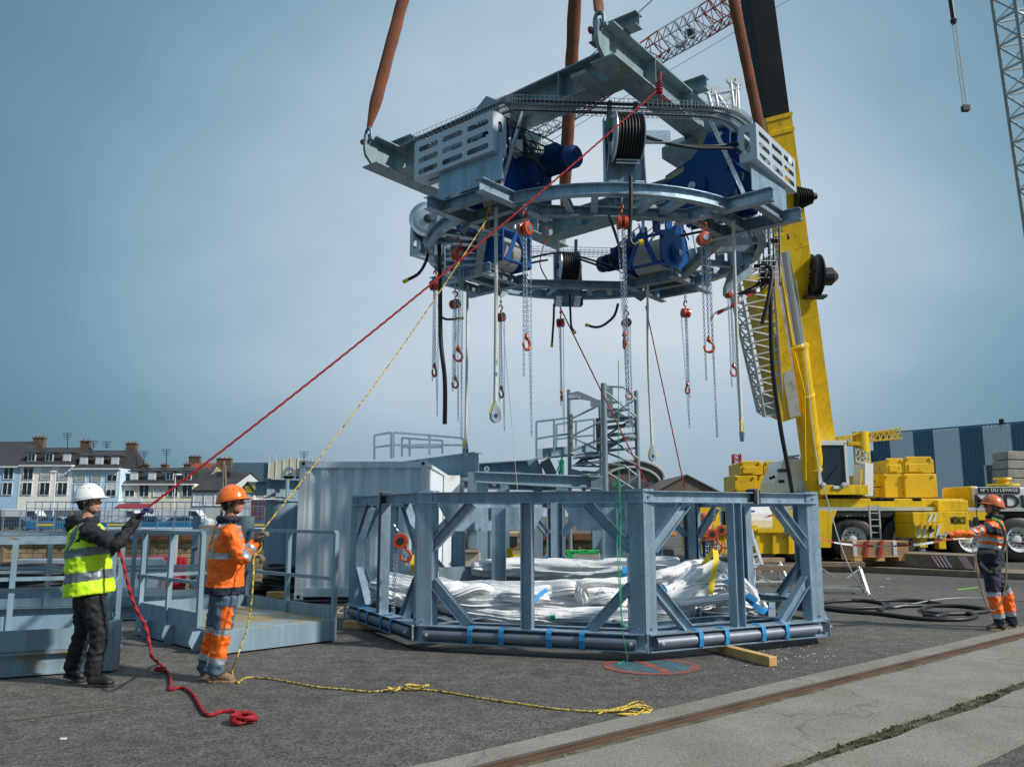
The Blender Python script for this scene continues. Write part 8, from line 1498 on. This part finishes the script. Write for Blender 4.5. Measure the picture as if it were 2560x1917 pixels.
P_ = [G2R, G2R.lerp(G2L, .5)+V((.02, -.04, -.02)), at(635, 1393, Y2-.2), at(634, 1430, Y2-.25), at(630, 1490, Y2-.28), at(620, 1560, Y2-.3), at(604, 1610, Y2-.32), at(590, 1650, Y2-.34), g(581, 1672, .03), g(583, 1690, .011), g(594, 1706, .011), g(602, 1700, .011), g(618, 1693, .011), g(660, 1694, .011), g(720, 1703, .011), g(790, 1716, .011), g(860, 1722, .011), g(930, 1728, .011), g(985, 1722, .011), g(1035, 1722, .011), g(1100, 1727, .011), g(1190, 1742, .011), g(1290, 1757, .011), g(1400, 1772, .011), g(1500, 1778, .011), g(1560, 1776, .011), g(1600, 1780, .011)]
MB().tube(smoothpath(P_, 26), .0075, 7, lobes=2, twist=70, amp=.2).build('tail', YR, yr, smooth=70)
for cx, cy, rx, sd in ((985, 1724, .05, 1), (1043, 1718, .09, 2)):
    c = gp(cx, cy, .02); MB().tube([c+V((rx*(1+.2*math.sin(a*1.7+sd))*math.cos(a), rx*.8*math.sin(a), .012+.010*math.sin(2*a+sd))) for a in [i*.25 for i in range(40 if sd == 2 else 45)]], .009, 7).build('knot', YR, yr, smooth=70)
b = MB(); rr = random.Random(9)
for i in range(5): b.tube(smoothpath([g(1500+rr.uniform(-15, 20), 1780+rr.uniform(-8, 6), .012), g(1550, 1771+rr.uniform(-4, 8), .02), g(1590+rr.uniform(-8, 10), 1762+rr.uniform(-10, 8), .03), g(1620+rr.uniform(-10, 18), 1772+rr.uniform(-8, 8), .015), g(1590, 1785+rr.uniform(-4, 4), .012), g(1545, 1784, .012)], 7), .0062, 6)
b.build('tangle', YR, yr)
tag(MB().tube(dense(gp(1400, 768, 5.4), at(1625, 1225, 14.5), .0, 40), .012, 6, lobes=3, twist=40).build('thin_red_rope', REDR), 'thin red cord slanting from the middle back of the ring past the stair tower', 'rope')
tag(MB().tube(dense(gp(1614, 765, 5.4), at(1712, 1222, 15.5), .0, 40), .011, 6, lobes=3, twist=40).build('thin_red_rope', REDR), 'thin red cord from the right back of the ring down behind the front post', 'rope')
tag(MB().tube(smoothpath([at(1362, 468+100, 15), at(1372, 585, 15), at(1360, 612, 15), at(1350, 660, 14.8), at(1368, 700, 14.8)], 6), .012, 6).build('thin_red_rope', REDR), 'short red cord looped on the far girder', 'rope')
b = MB(); b.tube(smoothpath([at(1546, 900, 9.4), at(1547, 1190, 9.2), at(1552, 1300, 9.2), at(1550, 1390, 9.1), at(1555, 1560, 9.0), gp(1568, 1655, .01), gp(1545, 1660, .01), gp(1560, 1652, .012)], 8), .005, 5); b.tube(smoothpath([at(1548, 1212, 9.2), at(1532, 1206, 9.2), at(1536, 1214, 9.2), at(1550, 1212, 9.2), at(1543, 1330, 9.2), at(1552, 1520, 9.1), at(1564, 1570, 9.05)], 8), .006, 5)
tag(b.build('green_twine', GRNR), 'thin green twine hanging in front of the frame down to the painted sign', 'twine')
b = MB(); rr = random.Random(6)
for i in range(9): b.tube(smoothpath([at(1400+rr.uniform(-6, 10), 1145+rr.uniform(-6, 6), 21), at(1396+rr.uniform(-6, 10), 1180, 21), at(1400+rr.uniform(-12, 14), 1215+rr.uniform(-12, 4), 21), at(1404+rr.uniform(-6, 8), 1150, 21)], 5), .012, 5)
tag(b.build('green_twine', GRNR), 'hank of green twine hanging on the gantry platform', 'twine')
tag(MB().tube(dense(gp(1235, 560, 5.5), at(1310, 1410, 12), .0, 20), .003, 4).build('thin_white_rope', ROPEW), 'very thin white cord hanging behind the front beams', 'rope')
